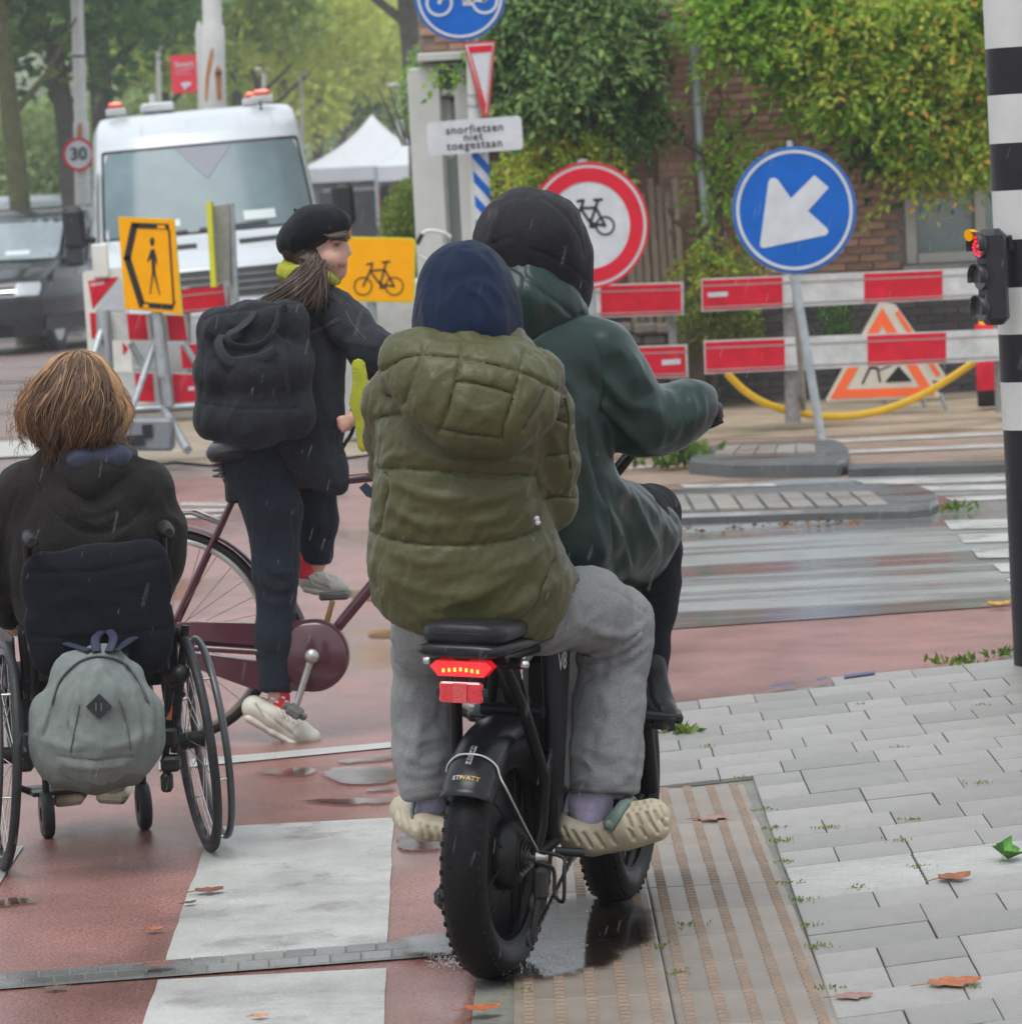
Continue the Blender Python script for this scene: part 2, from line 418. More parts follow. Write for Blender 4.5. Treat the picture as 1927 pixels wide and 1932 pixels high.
M_KERB = wet('dark_kerb_stone', (.055, .058, .06), (.10, .105, .105), 160, (1, 2, 1), .15, .5, .4, .55, 1.0, .7)
M_GUT = vary(wet('wet_gutter_brick', (.15, .15, .148), (.23, .23, .225), 160, (2, 2, 1), .1, .4, .4, .5, 1.0, .7), .85, 1.15)
M_BRKR = wet('brown_brick_road', (.19, .13, .095), (.27, .19, .14), 40, (.4, 1.5, 1), .2, .6, .4, .55, 1.0, .75)
M_SAND = wet('wet_sand', (.26, .20, .14), (.38, .30, .21), 50, (.8, 1, 1), .3, .7, .6, .55, 1.0, .75)
M_WHITE_SLAB = vary(wet('ribbed_white_slab', (.31, .31, .295), (.40, .40, .38), 220, (2, 2, 1), .2, .5, .3, .55, 1.0, .85), .95, 1.05)

def sheet(name, pts, z, m, kind='structure', parent=None):
    me = bpy.data.meshes.new(name); me.from_pydata([tuple(G(x, y)[:2]) + (z,) for x, y in pts], [], [tuple(range(len(pts)))])
    bm = bmesh.new(); bm.from_mesh(me); bmesh.ops.recalc_face_normals(bm, faces=bm.faces[:])
    for f in bm.faces:
        if f.normal.z < 0: f.normal_flip()
    bm.to_mesh(me); bm.free()
    o = put(name, me, m, parent)
    if kind and not parent: o['kind'] = kind
    return o
def wsheet(name, x0, y0, x1, y1, z, m):
    me = bpy.data.meshes.new(name); me.from_pydata([(x0, y0, z), (x1, y0, z), (x1, y1, z), (x0, y1, z)], [], [(0, 1, 2, 3)])
    o = put(name, me, m); o['kind'] = 'structure'; return o
wsheet('ground', -400, -100, 400, 900, -.012, M_GRND)
red = wsheet('cycle_path', -14, 2, 14, 26, 0, M_RED)
zq = lambda x, y: ((1500 + x / 1.927) / 1.2973, (850 + y / 1.927) / 1.2973)

# grey traffic lane, islands and crossing on the right
lane = sheet('road', [(1130, 1197), (1240, 1190), (1890, 1145), (2300, 1118), (2300, 880), (1880, 895), (1500, 905), (1180, 930), (1130, 1000)], .004, M_ASPH)
marks = []
def stripe(pts, z=.008, name='crossing_stripe', parent=None): return sheet(name, pts, z, M_PAINT, None, parent)
roadp = lane
for q in ([(1560, 825), (2300, 805), (2300, 845), (1590, 867)], [(1625, 890), (2300, 872), (2300, 912), (1650, 930)]):
    stripe([zq(*p) for p in q], parent=lane)
z7 = lambda x, y: ((1500 + x / 1.927) / 1.2973, (750 + y / 1.927) / 1.2973)
for q in ([(1690, 1155), (2300, 1140), (2300, 1182), (1722, 1195)], [(1785, 1222), (2300, 1206), (2300, 1248), (1832, 1262)], [(1855, 1295), (2300, 1280), (2300, 1324), (1900, 1335)]):
    stripe([z7(*p) for p in q], parent=lane)
brk = sheet('brick_road', [zq(-800, 640), zq(-800, 300), zq(3000, 180), zq(3000, 660), zq(1500, 700), zq(0, 760)], .0025, M_BRKR)
for q in ([(310, 652), (752, 646), (770, 660), (335, 668)], [(335, 686), (560, 680), (600, 694), (360, 700)], [(1130, 632), (2300, 600), (2300, 626), (1200, 655)], [(1270, 668), (2300, 640), (2300, 668), (1330, 688)], [(1560, 714), (2300, 690), (2300, 714), (1600, 732)],
          [(970, 440), (2300, 380), (2300, 396), (1000, 458)], [(1085, 492), (2300, 438), (2300, 458), (1100, 506)], [(40, 575), (210, 556), (215, 568), (60, 586)]):
    stripe([zq(*p) for p in q], .0075, 'line_marking', brk)
sheet('road_edge_band', [zq(720, 455), zq(960, 438), zq(965, 450), zq(730, 468)], .009, mat('red_brick_band', (.30, .09, .06), .4), parent=brk)
sheet('dirt_strip', [zq(150, 440), zq(980, 425), zq(3000, 330), zq(3000, 170), zq(400, 230), zq(-600, 300), zq(-600, 440)], .005, M_SAND)
def island(name, outline, inner, hgt, npav):
    r = thing(name, None, None); r['kind'] = 'structure'
    base = [G(*zq(*p)) for p in outline]; c = sum(base, Vector()) / len(base)
    mb = MB(); n = len(base); top = [(p + (c - p) * .02) + Vector((0, 0, hgt)) for p in base]; top2 = [(p + (c - p) * .002) + Vector((0, 0, hgt - .02)) for p in base]
    vs = [p + Vector((0, 0, -.005)) for p in base] + top2 + top
    fs = [(i, (i + 1) % n, (i + 1) % n + n, i + n) for i in range(n)] + [(i + n, (i + 1) % n + n, (i + 1) % n + 2 * n, i + 2 * n) for i in range(n)] + [tuple(range(2 * n, 3 * n))]
    mb.add(vs, fs); me = mb.mesh(); bm = bmesh.new(); bm.from_mesh(me); bmesh.ops.recalc_face_normals(bm, faces=bm.faces[:]); bm.to_mesh(me); bm.free()
    put('kerb', me, M_KERB, r)
    a, b, c_, d = [G(*zq(*p), hgt) for p in inner]       # near-left, near-right, far-right, far-left
    for i in range(npav[0]):
        for j in range(npav[1]):
            u0, u1 = i / npav[0] + .006, (i + 1) / npav[0] - .006; v0, v1 = j / npav[1] + .02, (j + 1) / npav[1] - .02
            pt = lambda u, v: (a * (1 - u) + b * u) * (1 - v) + (d * (1 - u) + c_ * u) * v
            q = [pt(u0, v0), pt(u1, v0), pt(u1, v1), pt(u0, v1)]
            mb = MB(); mb.prism([(0, 0)] * 4, (0, 0, .012)); mb.v = [tuple(p) for p in q] + [tuple(p + Vector((0, 0, .012 + rng.uniform(-.003, .003)))) for p in q]
            me = mb.mesh(); bm = bmesh.new(); bm.from_mesh(me); bmesh.ops.recalc_face_normals(bm, faces=bm.faces[:]); bm.to_mesh(me); bm.free()
            put('paver', me, M_CONC2, r)
    return r
M_CONC2 = vary(wet('island_paver', (.19, .175, .152), (.27, .245, .21), 120, (1.5, 1.5, 1), .2, .5, .4, .55, 1.0, .8), .88, 1.1)
island('traffic_island', [(-350, 855), (310, 842), (900, 822), (1400, 812), (1500, 800), (1540, 775), (1530, 735), (1440, 700), (1270, 690), (700, 712), (-350, 735)],
       [(-300, 795), (1310, 752), (1220, 685), (-300, 720)], .06, (14, 1))
island('traffic_island', [(360, 600), (560, 618), (1060, 615), (1105, 600), (1118, 560), (1090, 520), (1040, 505), (520, 520), (380, 555)],
       [(470, 512), (960, 505), (950, 462), (520, 470)], .095, (5, 1))
kb = MB(); kb.prism([(0, 0)] * 4, (0, 0, .05)); q = [G(*zq(*p)) for p in [(1110, 616), (3000, 560), (3000, 535), (1125, 590)]]
kb.v = [tuple(p) for p in q] + [tuple(p + Vector((0, 0, .05))) for p in q]
k_ = kb.build('kerb', M_KERB); k_['kind'] = 'structure'

# foreground crossing stripes in worn paint, cut by the gutter
def zl(y): return 400 + (y - 1560) * (-.349)
def zr(y): return 743 + (y - 1543) * (-.047)
zx = lambda off: None
def zstripe(dx, y0, y1):
    def shift(p): g = G(*p); return Vector((g.x - dx, g.y, 0))
    pts = [(zl(y1), y1), (zr(y1), y1)]
    n = 14; e = []
    for i in range(n + 1): t = i / n; y = y1 + (y0 - y1) * t; e.append((zr(y) + rng.uniform(-1.5, 1.5), y + (-20 if i == 0 else 0) * 0))
    l = []
    for i in range(n + 1): t = i / n; y = y0 + (y1 - y0) * t; l.append((zl(y) + rng.uniform(-2, 2), y))
    tilt = lambda p: (p[0], p[1] - (p[0] - zl(y1)) * .05)
    P3 = [shift((p[0], p[1] - (p[0] - zl(p[1])) * .052)) for p in l[::-1]] ; P4 = [shift((p[0], p[1] - (p[0] - zl(p[1])) * .052)) for p in e[::-1]]
    poly = [G(*((zl(y0)), y0))]
    pts = [shift((p[0], p[1] - (p[0] - zl(p[1])) * .052)) for p in l] + [shift((p[0], p[1] - (p[0] - zl(p[1])) * .052)) for p in e]
    me = bpy.data.meshes.new('zebra_stripe'); me.from_pydata([(p.x, p.y, .004) for p in pts], [], [tuple(range(len(pts)))])
    put('zebra_stripe', me, M_PAINT, red)
def gut(x, lower): return (1870 if lower else 1843) + x * (-.0757 if lower else -.0822)
zstripe(0, gut(300, False) - 2, 1563); zstripe(0, 2150, gut(290, True) + 4)
zstripe(1.0, gut(-200, False) + 20, 1580); zstripe(1.0, 2200, gut(-200, True) + 20)
# thin line beyond and small markings of the far bicycle crossing
for q in ([(300, 1440), (743, 1402), (743, 1412), (300, 1455)], [(340, 948), (443, 950), (438, 956), (340, 955)], [(340, 962), (432, 961), (425, 967), (340, 968)], [(340, 973), (420, 972), (412, 977), (340, 979)],
          [(975, 1243), (1012, 1241), (1014, 1256), (975, 1258)], [(975, 1278), (1012, 1276), (1014, 1290), (975, 1293)]):
    sheet('line_marking', q, .004, M_PAINT, None, red)
for q in ([(-300, 850), (230, 822), (250, 850), (-300, 880)],):
    sheet('concrete_band', q, .0045, mat('pale_concrete_band', (.42, .41, .38), .4, .15), 'structure')
sheet('sand_patch', [(215, 885), (330, 872), (480, 886), (620, 868), (760, 850), (800, 780), (700, 770), (400, 780), (230, 800)], .006, M_SAND)
sheet('road', [(-900, 660), (-900, 560), (60, 560), (700, 540), (700, 600), (160, 628), (-100, 655)], .003, wet('far_asphalt', (.12, .12, .12), (.2, .2, .2), 40, (.3, 1, 1), .15, .4, .2, .5, 1, .7))

# gutter of bricks across the crossing
gt = sheet('drain_gutter', [(-120, gut(-120, False)), (900, gut(900, False)), (900, gut(900, True)), (-120, gut(-120, True))], .0045, M_JOINT)
nb = 17
for row in (0, 1):
    for i in range(nb):
        off = .5 * row
        x0 = -100 + (i + off) * 58; x1 = x0 + 56
        f0, f1 = (.04, .47) if row == 0 else (.53, .96)
        q = []
        for x, f in ((x0, f1), (x1, f1), (x1, f0), (x0, f0)): q.append((x, gut(x, False) * (1 - f) + gut(x, True) * f))
        pts = [Vector((*G(*p)[:2], .004)) for p in q]; c = sum(pts, Vector()) / 4
        mb = MB(); top = [p + (c - p) * .05 + Vector((0, 0, .004 + rng.uniform(0, .001))) for p in pts]
        mb.add(pts + top, [(4, 5, 6, 7), (0, 1, 5, 4), (1, 2, 6, 5), (2, 3, 7, 6), (3, 0, 4, 7)]); put('brick', mb.mesh('brick'), M_GUT, gt)

# ------------------------------------------------------------------ pavement on the right
pv_px = [(885, 1975), (893, 1900), (905, 1800), (955, 1600), (1040, 1450), (1150, 1372), (1272, 1334), (1500, 1302), (1927, 1241), (2300, 1190), (2500, 1990)]
pave = sheet('pavement', pv_px, .004, M_JOINT)
pv_poly = np.array([tuple(G(*p)[:2]) for p in pv_px])
def inside(pt, poly):
    x, y = pt; r = False; j = len(poly) - 1
    for i in range(len(poly)):
        if (poly[i][1] > y) != (poly[j][1] > y) and x < (poly[j][0] - poly[i][0]) * (y - poly[i][1]) / (poly[j][1] - poly[i][1]) + poly[i][0]: r = not r
        j = i
    return r
O = G(1479, 1651); rdir = (G(1718, 1622) - O); slab_len = rdir.length; rdir.normalize()
cdir = G(1055, 400) - O; cdir.z = 0; cdir.normalize()
depth = (G(1510, 1712) - O).dot(cdir) / 1.0
slab_d = abs((O - G(1507, 1712)).length); RP = slab_d / 2
TR0, TR1 = G(1400, 1479), G(1582, 1932); tdir = (TR0 - TR1).normalized()
def brick_mesh(L_, D_, H_=.012, ch=.003, rd=None, cd=None):
    rd = rd or rdir; cd = cd or cdir
    j = .0018; vs = []
    for z, i in ((0, 0), (H_ - ch * .6, 0), (H_, ch)):
        for u, v in ((j + i, j + i), (L_ - j - i, j + i), (L_ - j - i, D_ - j - i), (j + i, D_ - j - i)): vs.append(rd * u + cd * v + Vector((0, 0, z)))
    fs = [(8, 9, 10, 11)] + [(a + k, a + (k + 1) % 4, a + (k + 1) % 4 + 4, a + k + 4) for a in (0, 4) for k in range(4)]
    return MB().add(vs, fs).mesh('paver')
pm = {}
nP = 0
for k in range(-14, 26):
    row0 = O + cdir * (RP * k)
    # start at the edge of the tactile strip (or further left beyond its end)
    tt = (row0 - TR1).dot(tdir)
    start = 0.0
    beyond = row0.y > TR0.y - .05
    u = -1.0 if beyond else 0.0
    first = True
    while u < 4.2:
        L_ = random.choice((.2, .2, .3, .3)) if not first else random.choice((.15, .2, .3))
        first = False
        if k in (-1, -2) and u < slab_len * 2 - .01:
            u = slab_len * 2; continue
        p = row0 + rdir * u; c = p + rdir * L_ / 2 + cdir * RP / 2
        scr = proj(np.array([c]))[0]
        if inside((c.x, c.y), pv_poly) and scr[0] < 2120 and scr[1] < 1990 and scr[1] > 1235 and nP < 300:
            key = L_
            if key not in pm: pm[key] = brick_mesh(L_, RP)
            if inside((p.x, p.y), pv_poly) and inside(tuple((p + rdir * L_ + cdir * RP)[:2]), pv_poly) or scr[1] > 1330:
                put('paver', pm[key], M_CONC, pave, Matrix.Translation(p + Vector((0, 0, .004 + rng.uniform(0, .003))))); nP += 1
        u += L_
for i in range(3):
    L_ = slab_len; D_ = RP * 2; mb = MB(); n = 11; vs = []; base = [(.004, 0)]
    prof = [(.004, 0), (.004, .010)]
    for q in range(n):
        a = .012 + (D_ - .024) * q / n; w = (D_ - .024) / n
        prof += [(a + w * .1, .010), (a + w * .3, .016), (a + w * .65, .016), (a + w * .85, .010)]
    prof += [(D_ - .004, .010), (D_ - .004, 0)]
    for v, z in prof:
        for u in (.004, L_ - .004): vs.append(rdir * u + cdir * v + Vector((0, 0, z)))
    fs = [(2 * q, 2 * q + 1, 2 * q + 3, 2 * q + 2) for q in range(len(prof) - 1)]
    fs += [tuple(range(0, 2 * len(prof), 2))[::-1], tuple(range(1, 2 * len(prof), 2))]
    mb.add(vs, fs); put('ribbed_slab', mb.mesh('ribbed_slab'), M_WHITE_SLAB, pave, Matrix.Translation(O - cdir * (RP * 2) + rdir * (i * slab_len) + Vector((0, 0, .004))))
# tactile strip: two columns of ribbed tiles
seam = G(1239, 1749)
tw = .324
tile = MB(); 
def tile_mesh(): return brick_mesh(tw, .32, .010, .004, Vector((1, 0, 0)), tdir)
tm = tile_mesh()
def rib_mesh():
    mb = MB(); n = 8
    for a in range(5):
        for b in range(n):
            cx = tw * (a + .5) / 5; cy = .32 * (b + .5) / n
            c = Vector((cx, 0, .010)) + tdir * cy
            vs = []
            for x, y, z in ((-.0125, -.010, 0), (.0125, -.010, 0), (.0125, .010, 0), (-.0125, .010, 0), (-.010, -.004, .006), (.010, -.004, .006), (.010, .004, .006), (-.010, .004, .006)):
                vs.append(c + Vector((x, 0, z)) + tdir * y)
            mb.add(vs, [(4, 5, 6, 7), (0, 1, 5, 4), (1, 2, 6, 5), (2, 3, 7, 6), (3, 0, 4, 7)], False)
    return mb.mesh('ribs')
rm = rib_mesh()
for cidx in (-1, 0):
    n0 = 0
    for k in range(-6, 14):
        p = TR1 + tdir * (k * .32) + Vector((tw * (cidx - 0) - tw, 0, 0))
        c = p + tdir * .16 + Vector((tw / 2, 0, 0))
        if p.y + .3 > TR0.y + .02: continue
        s_ = proj(np.array([c]))[0]
        if s_[1] > 2010 or not inside((c.x, c.y), pv_poly): continue
        t = put('tactile_tile', tm, M_TACT, pave, Matrix.Translation(p + Vector((0, 0, .004 + rng.uniform(0, .002)))))
        put('ribs', rm, M_TAN, t, Matrix.Translation(p + Vector((0, 0, .0045)))) ['kind'] = 'stuff'
# plain pavers between the strip and the cycle path
for k in range(-6, 16):
    for c_ in range(1, 6):
        p = TR1 + tdir * (k * .21) + Vector((-2 * tw - .21 * c_, 0, 0)); c = p + tdir * .1 + Vector((.1, 0, 0))
        if inside((c.x - .04, c.y), pv_poly) and p.y < TR0.y - .2:
            if 'sq' not in pm: pm['sq'] = brick_mesh(.21, .21, .012, .003, Vector((1, 0, 0)), tdir)
            put('paver', pm['sq'], M_CONC, pave, Matrix.Translation(p + Vector((0, 0, .004))))
# blue paint on the pavement edge
for q in ([(1455, 1306), (1500, 1300), (1500, 1304), (1455, 1311)], [(1592, 1287), (1650, 1279), (1650, 1284), (1592, 1292)], [(1540, 1294), (1560, 1291), (1560, 1294), (1540, 1298)]):
    sheet('edge_paint', q, .024, mat('blue_paint', (.012, .035, .13), .4), None, pave)

# puddles
def water(name, tint, wave, sc):
    m = bpy.data.materials.new(name); m.use_nodes = True; nt = m.node_tree; nt.nodes.clear(); L = nt.links.new
    o = _n(nt, 'ShaderNodeOutputMaterial'); ms = _n(nt, 'ShaderNodeMixShader'); t = _n(nt, 'ShaderNodeBsdfTransparent'); g = _n(nt, 'ShaderNodeBsdfGlossy'); g.inputs['Roughness'].default_value = .10
    t.inputs[0].default_value = (*tint, 1); f = _n(nt, 'ShaderNodeFresnel'); f.inputs['IOR'].default_value = 1.45
    tc = _n(nt, 'ShaderNodeTexCoord'); nz = _n(nt, 'ShaderNodeTexNoise', Scale=sc, Detail=3); L(tc.outputs['Object'], nz.inputs['Vector']); b = _n(nt, 'ShaderNodeBump', Strength=wave, Distance=.004); L(nz.outputs[0], b.inputs['Height'])
    L(b.outputs[0], g.inputs['Normal']); L(b.outputs[0], f.inputs['Normal']); at = _n(nt, 'ShaderNodeAttribute', attribute_name='film'); n3 = _n(nt, 'ShaderNodeTexNoise', Scale=9, Detail=4); L(tc.outputs['Object'], n3.inputs['Vector']); ad = _n(nt, 'ShaderNodeMath', operation='ADD'); L(at.outputs['Fac'], ad.inputs[0]); L(n3.outputs[0], ad.inputs[1]); mr = _n(nt, 'ShaderNodeMapRange'); mr.interpolation_type = 'SMOOTHSTEP'; L(ad.outputs[0], mr.inputs[0]); mr.inputs[1].default_value = .55; mr.inputs[2].default_value = 1.15
    ml = _n(nt, 'ShaderNodeMath', operation='MULTIPLY'); L(f.outputs[0], ml.inputs[0]); L(mr.outputs[0], ml.inputs[1]); L(ml.outputs[0], ms.inputs[0]); mc = _n(nt, 'ShaderNodeMix', data_type='RGBA'); L(mr.outputs[0], mc.inputs[0]); mc.inputs[6].default_value = (1, 1, 1, 1); mc.inputs[7].default_value = (*tint, 1); L(mc.outputs[2], t.inputs[0]); L(t.outputs[0], ms.inputs[1]); L(g.outputs[0], ms.inputs[2]); L(ms.outputs[0], o.inputs[0]); return m
M_PUD = water('puddle_water', (.42, .39, .37), .045, 14); M_PUDR = water('still_puddle_water', (.62, .58, .56), .10, 12)
def puddle(pts, z=.0065, m=M_PUDR, jag=3):
    q = smooth_poly(list(pts) + [pts[0]], 7)[:-1]; cx = np.mean([p[0] for p in q]); cy = np.mean([p[1] for p in q])
    q = [(x + rng.normal(0, jag), y + rng.normal(0, jag * .25)) for x, y in q]; n = len(q); vs = []
    for k in (1, .82, .6): vs += [Vector((*G(cx + (x - cx) * k, cy + (y - cy) * k)[:2], z)) for x, y in q]
    me = MB().add(vs, [(i + a, (i + 1) % n + a, (i + 1) % n + a + n, i + a + n) for a in (0, n) for i in range(n)] + [tuple(range(2 * n, 3 * n))]).mesh('puddle')
    for p in me.polygons:
        if p.normal.z < 0: p.flip()
    at = me.attributes.new('film', 'FLOAT', 'POINT'); at.data.foreach_set('value', [0.0] * n + [.75] * n + [1.0] * n)
    o = put('puddle', me, m); o['kind'] = 'structure'; return o
for pts in ([(600, 1462), (640, 1450), (700, 1449), (745, 1452), (760, 1472), (720, 1484), (640, 1482)], [(560, 1515), (620, 1511), (742, 1510), (745, 1518), (640, 1522)],
            [(690, 1196), (740, 1190), (790, 1194), (770, 1204), (700, 1204)], [(748, 1575), (800, 1570), (832, 1580), (830, 1606), (770, 1610), (745, 1600)], [(700, 1490), (742, 1489), (742, 1495), (690, 1497)],
            [(0, 1702), (30, 1697), (75, 1703), (30, 1712), (-20, 1716)], [(640, 1118), (720, 1112), (760, 1126), (690, 1136)],
            [(480, 1462), (540, 1452), (600, 1455), (560, 1470)], [(630, 1438), (742, 1430), (742, 1437), (650, 1444)]):
    puddle(pts)
big = puddle([(742, 1790), (800, 1778), (880, 1765), (960, 1740), (1060, 1710), (1130, 1700), (1210, 1715), (1250, 1745), (1235, 1790), (1170, 1830), (1100, 1856), (1000, 1872), (900, 1868), (850, 1822), (760, 1815)], .023, M_PUD, 5)
# ------------------------------------------------------------------ flat print and plates
class Print:
    """flat shapes drawn on a plane at distance Y (working units), one mesh"""
    def __init__(s, Y, map_=None): s.Y = Y; s.v = []; s.f = []; s.map = map_ or (lambda p: P(p[0], p[1], Y))
    def poly(s, pts): b = len(s.v); s.v += [tuple(s.map(p)) for p in pts]; s.f.append(list(range(b, b + len(pts)))); return s
    def stroke(s, pts, w):
        for a, b in zip(pts[:-1], pts[1:]):
            a = np.array(a, float); b = np.array(b, float); d = b - a; d /= max(np.linalg.norm(d), 1e-9); n = np.array((-d[1], d[0])) * w / 2; e = d * w * .3
            s.poly([a - n - e, b - n + e, b + n + e, a + n - e])
        return s
    def ring(s, c, r, w, n=40, ry=None, a0=0, a1=2 * pi):
        k = (ry or r) / r
        for i in range(n):
            a, b = a0 + (a1 - a0) * i / n, a0 + (a1 - a0) * (i + 1) / n
            q = [(c[0] + rr * cos(t), c[1] + rr * sin(t) * k) for rr, t in ((r - w, a), (r, a), (r, b), (r - w, b))]; s.poly(q)
        return s
    def disc(s, c, r, ry=None, n=48): return s.poly([(c[0] + r * cos(2 * pi * i / n), c[1] + (ry or r) * sin(2 * pi * i / n)) for i in range(n)])
    def build(s, name, m, parent=None, kind=None):
        me = bpy.data.meshes.new(name); me.from_pydata(s.v, [], s.f); o = put(name, me, m, parent)
        if kind: o['kind'] = kind
        return o
def plate(name, pts, Y, t, m, parent, map_=None):
    mp = map_ or (lambda p: P(p[0], p[1], Y)); a = [mp(p) for p in pts]; n = len(a); d = Vector((0, t, 0))
    me = bpy.data.meshes.new(name); me.from_pydata([tuple(p) for p in a] + [tuple(p + d) for p in a], [], [tuple(range(n))[::-1], tuple(range(n, 2 * n))] + [(i, (i + 1) % n, (i + 1) % n + n, i + n) for i in range(n)])
    bm = bmesh.new(); bm.from_mesh(me); bmesh.ops.recalc_face_normals(bm, faces=bm.faces[:]); bm.to_mesh(me); bm.free()
    return put(name, me, m, parent)
def circ(c, r, ry=None, n=48, rot=0): return [(c[0] + r * cos(2 * pi * i / n + rot), c[1] + (ry or r) * sin(2 * pi * i / n + rot)) for i in range(n)]
def rrect(x0, y0, x1, y1, r, n=5, sh=0, ang=0):
    cx, cy = (x0 + x1) / 2, (y0 + y1) / 2; o = []
    for (x, y, a) in ((x1 - r, y0 + r, -90), (x1 - r, y1 - r, 0), (x0 + r, y1 - r, 90), (x0 + r, y0 + r, 180)):
        for i in range(n + 1): t = R(a + 90 * i / n); o.append((x + r * cos(t), y + r * sin(t)))
    ca, sa = cos(R(ang)), sin(R(ang))
    return [(cx + (x - cx) * ca - (y - cy) * sa, cy + (x - cx) * sa + (y - cy) * ca) for x, y in o]
def bikesym(pr, cx, cy, L, w, ang=-3, flip=1):
    ca, sa = cos(R(ang)), sin(R(ang))
    def q(x, y): x *= flip * L; y *= -L; return (cx + x * ca - y * sa, cy + x * sa + y * ca)
    for x in (-.5, .5): pr.ring(q(x, 0), .3 * L, w * .75, 32)
    for l in ([(-.5, 0), (-.24, .56)], [(-.26, .5), (.2, .53)], [(-.26, .47), (.05, .06)], [(.05, .06), (.24, .76)], [(.05, .06), (.5, 0)], [(.5, 0), (.21, .5)], [(.12, .77), (.36, .79)], [(-.24, .56), (-.2, .74), (-.38, .7)], [(.05, .06), (.12, -.05)], [(.04, -.05), (.2, -.05)], [(.05, .06), (.0, .16)]):
        pr.stroke([q(*p) for p in l], w)
    return pr
def text(name, s, c, size, Y, m, parent, ang=-3.0, bold=0.0, sp=1.0, map_=None, sx=1.0):
    cu = bpy.data.curves.new('t', 'FONT'); cu.body = s; cu.align_x = 'CENTER'; cu.align_y = 'CENTER'; cu.size = 1; cu.offset = bold; cu.space_character = sp; cu.resolution_u = 3
    o = bpy.data.objects.new('t', cu); COL.objects.link(o); dg = bpy.context.evaluated_depsgraph_get(); dg.update()
    me = bpy.data.meshes.new_from_object(o.evaluated_get(dg)); bpy.data.objects.remove(o); bpy.data.curves.remove(cu)
    ca, sa = cos(R(ang)), sin(R(ang)); mp = map_ or (lambda p: P(p[0], p[1], Y))
    for v in me.vertices:
        x, y = v.co.x * size * sx, -v.co.y * size; v.co = mp((c[0] + x * ca - y * sa, c[1] + x * sa + y * ca))
    me.materials.clear(); return put(name, me, m, parent)

C_BLUE = mat('sign_blue', (.004, .10, .42), .4, .12, 6, spec=.15)
C_RED = mat('sign_red', (.55, .012, .03), .4, .1, 6, spec=.15)
C_WHITE = mat('sign_white', (.50, .52, .535), .4, .10, 9, spec=.2)
C_YEL = mat('sign_yellow', (.82, .36, .0), .45, .06, 6, spec=.08)
C_BLK = mat('sign_black', (.015, .015, .017), .45, 0)
C_GALV = mat('galvanised_steel', (.36, .39, .40), .42, .18, 14, metal=.55)
C_PLANKW = mat('barrier_white', (.47, .475, .46), .45, .22, 7, spec=.25)
C_PLANKR = mat('barrier_red', (.52, .012, .03), .45, .2, 9, spec=.15)
C_DUSTY = mat('weathered_grey_post', (.20, .19, .185), .6, .3, 30)
def pole(name, a, b, ra, rb, m, parent, n=14): return MB().tube([a, b], [ra, rb], n).build(name, m, parent)
def ground_of(px, py): g = G(px, py); return g

# ---- tall sign post with four signs
YS = 27.0
sp = thing('sign_post', 'white post with blue bicycle disc, yield triangle and dutch text plate', 'sign post', P(905, 760, YS))
pole('post', P(886, -40, YS + .08), P(912, 760, YS + .08), .042, .046, mat('post_white', (.46, .47, .445), .45, .12, 9), sp)
o = plate('bicycle_route_sign', circ((867, -10), 87, 87), YS, .03, mat('sign_blue_edge', (.02, .12, .38), .35, .1), sp)
d = YS - .004; Print(d).disc((867, -10), 83).build('face', C_BLUE, o); Print(d - .004).ring((867, -10), 81, 5, 64).build('border', C_WHITE, o)
pr = Print(d - .004); bikesym(pr, 871, 3, 86, 7, -3); pr.build('bicycle_symbol', C_WHITE, o)
o = plate('yield_sign', [(873, 80), (934, 76), (922, 217), (910, 221)], YS + .0, .03, mat('sign_red_edge', (.40, .03, .035), .4, .1), sp)
Print(d).poly([(877, 84), (931, 81), (917, 216)]).build('face', C_WHITE, o)
pr = Print(d - .004); pr.poly([(882, 87), (929, 84), (926, 97), (888, 100)]); pr.poly([(882, 87), (888, 100), (916, 196), (915, 212)]); pr.poly([(929, 84), (915, 212), (916, 196), (926, 97)]); pr.build('red_border', C_RED, o)
o = plate('text_plate', rrect(806, 224, 985, 288, 8, 5, 0, -4.2), YS - .05, .03, C_WHITE, sp)
for s_, y in (('snorfietsen', 243), ('niet', 258), ('toegestaan', 273)): text('lettering', s_, (895 if s_ != 'niet' else 892, y + (895 - 895) * 0), 22, YS - .055, C_BLK, o, -4.2, .012, 1.1)
slv = thing_slv = MB().tube([P(904, 286, YS + .08), P(913, 470, YS + .08)], [.061, .061], 20).build('striped_sleeve', C_WHITE, sp)
mb = MB()
for i in range(5):                           # slanted blue bands wrapped round the sleeve
    y0 = 292 + i * 45
    ax0 = P(904 + (y0 - 286) * .049, y0, YS + .08); up = (P(904, 286, YS + .08) - P(913, 470, YS + .08)).normalized()
    u = Vector((1, 0, 0)); u = (u - up * u.dot(up)).normalized(); w_ = up.cross(u); n = 20; vs = []; fs = []
    for k in range(n + 1):
        a = pi + pi * k / n; sl_ = .075 * cos(a)
        for hgt in (0, -.078): vs.append(ax0 + (u * cos(a) - w_ * -sin(a) * 1) * .0625 + up * (hgt - sl_))
    for k in range(n): fs.append((2 * k, 2 * k + 1, 2 * k + 3, 2 * k + 2))
    mb.add(vs, fs, True)
mb.build('blue_band', C_BLUE, slv)
for y in (176, 196): MB().tube([P(894, y, YS + .08), P(894.4, y + 4, YS + .08)], .05, 14).build('clamp_band', C_GALV, sp)

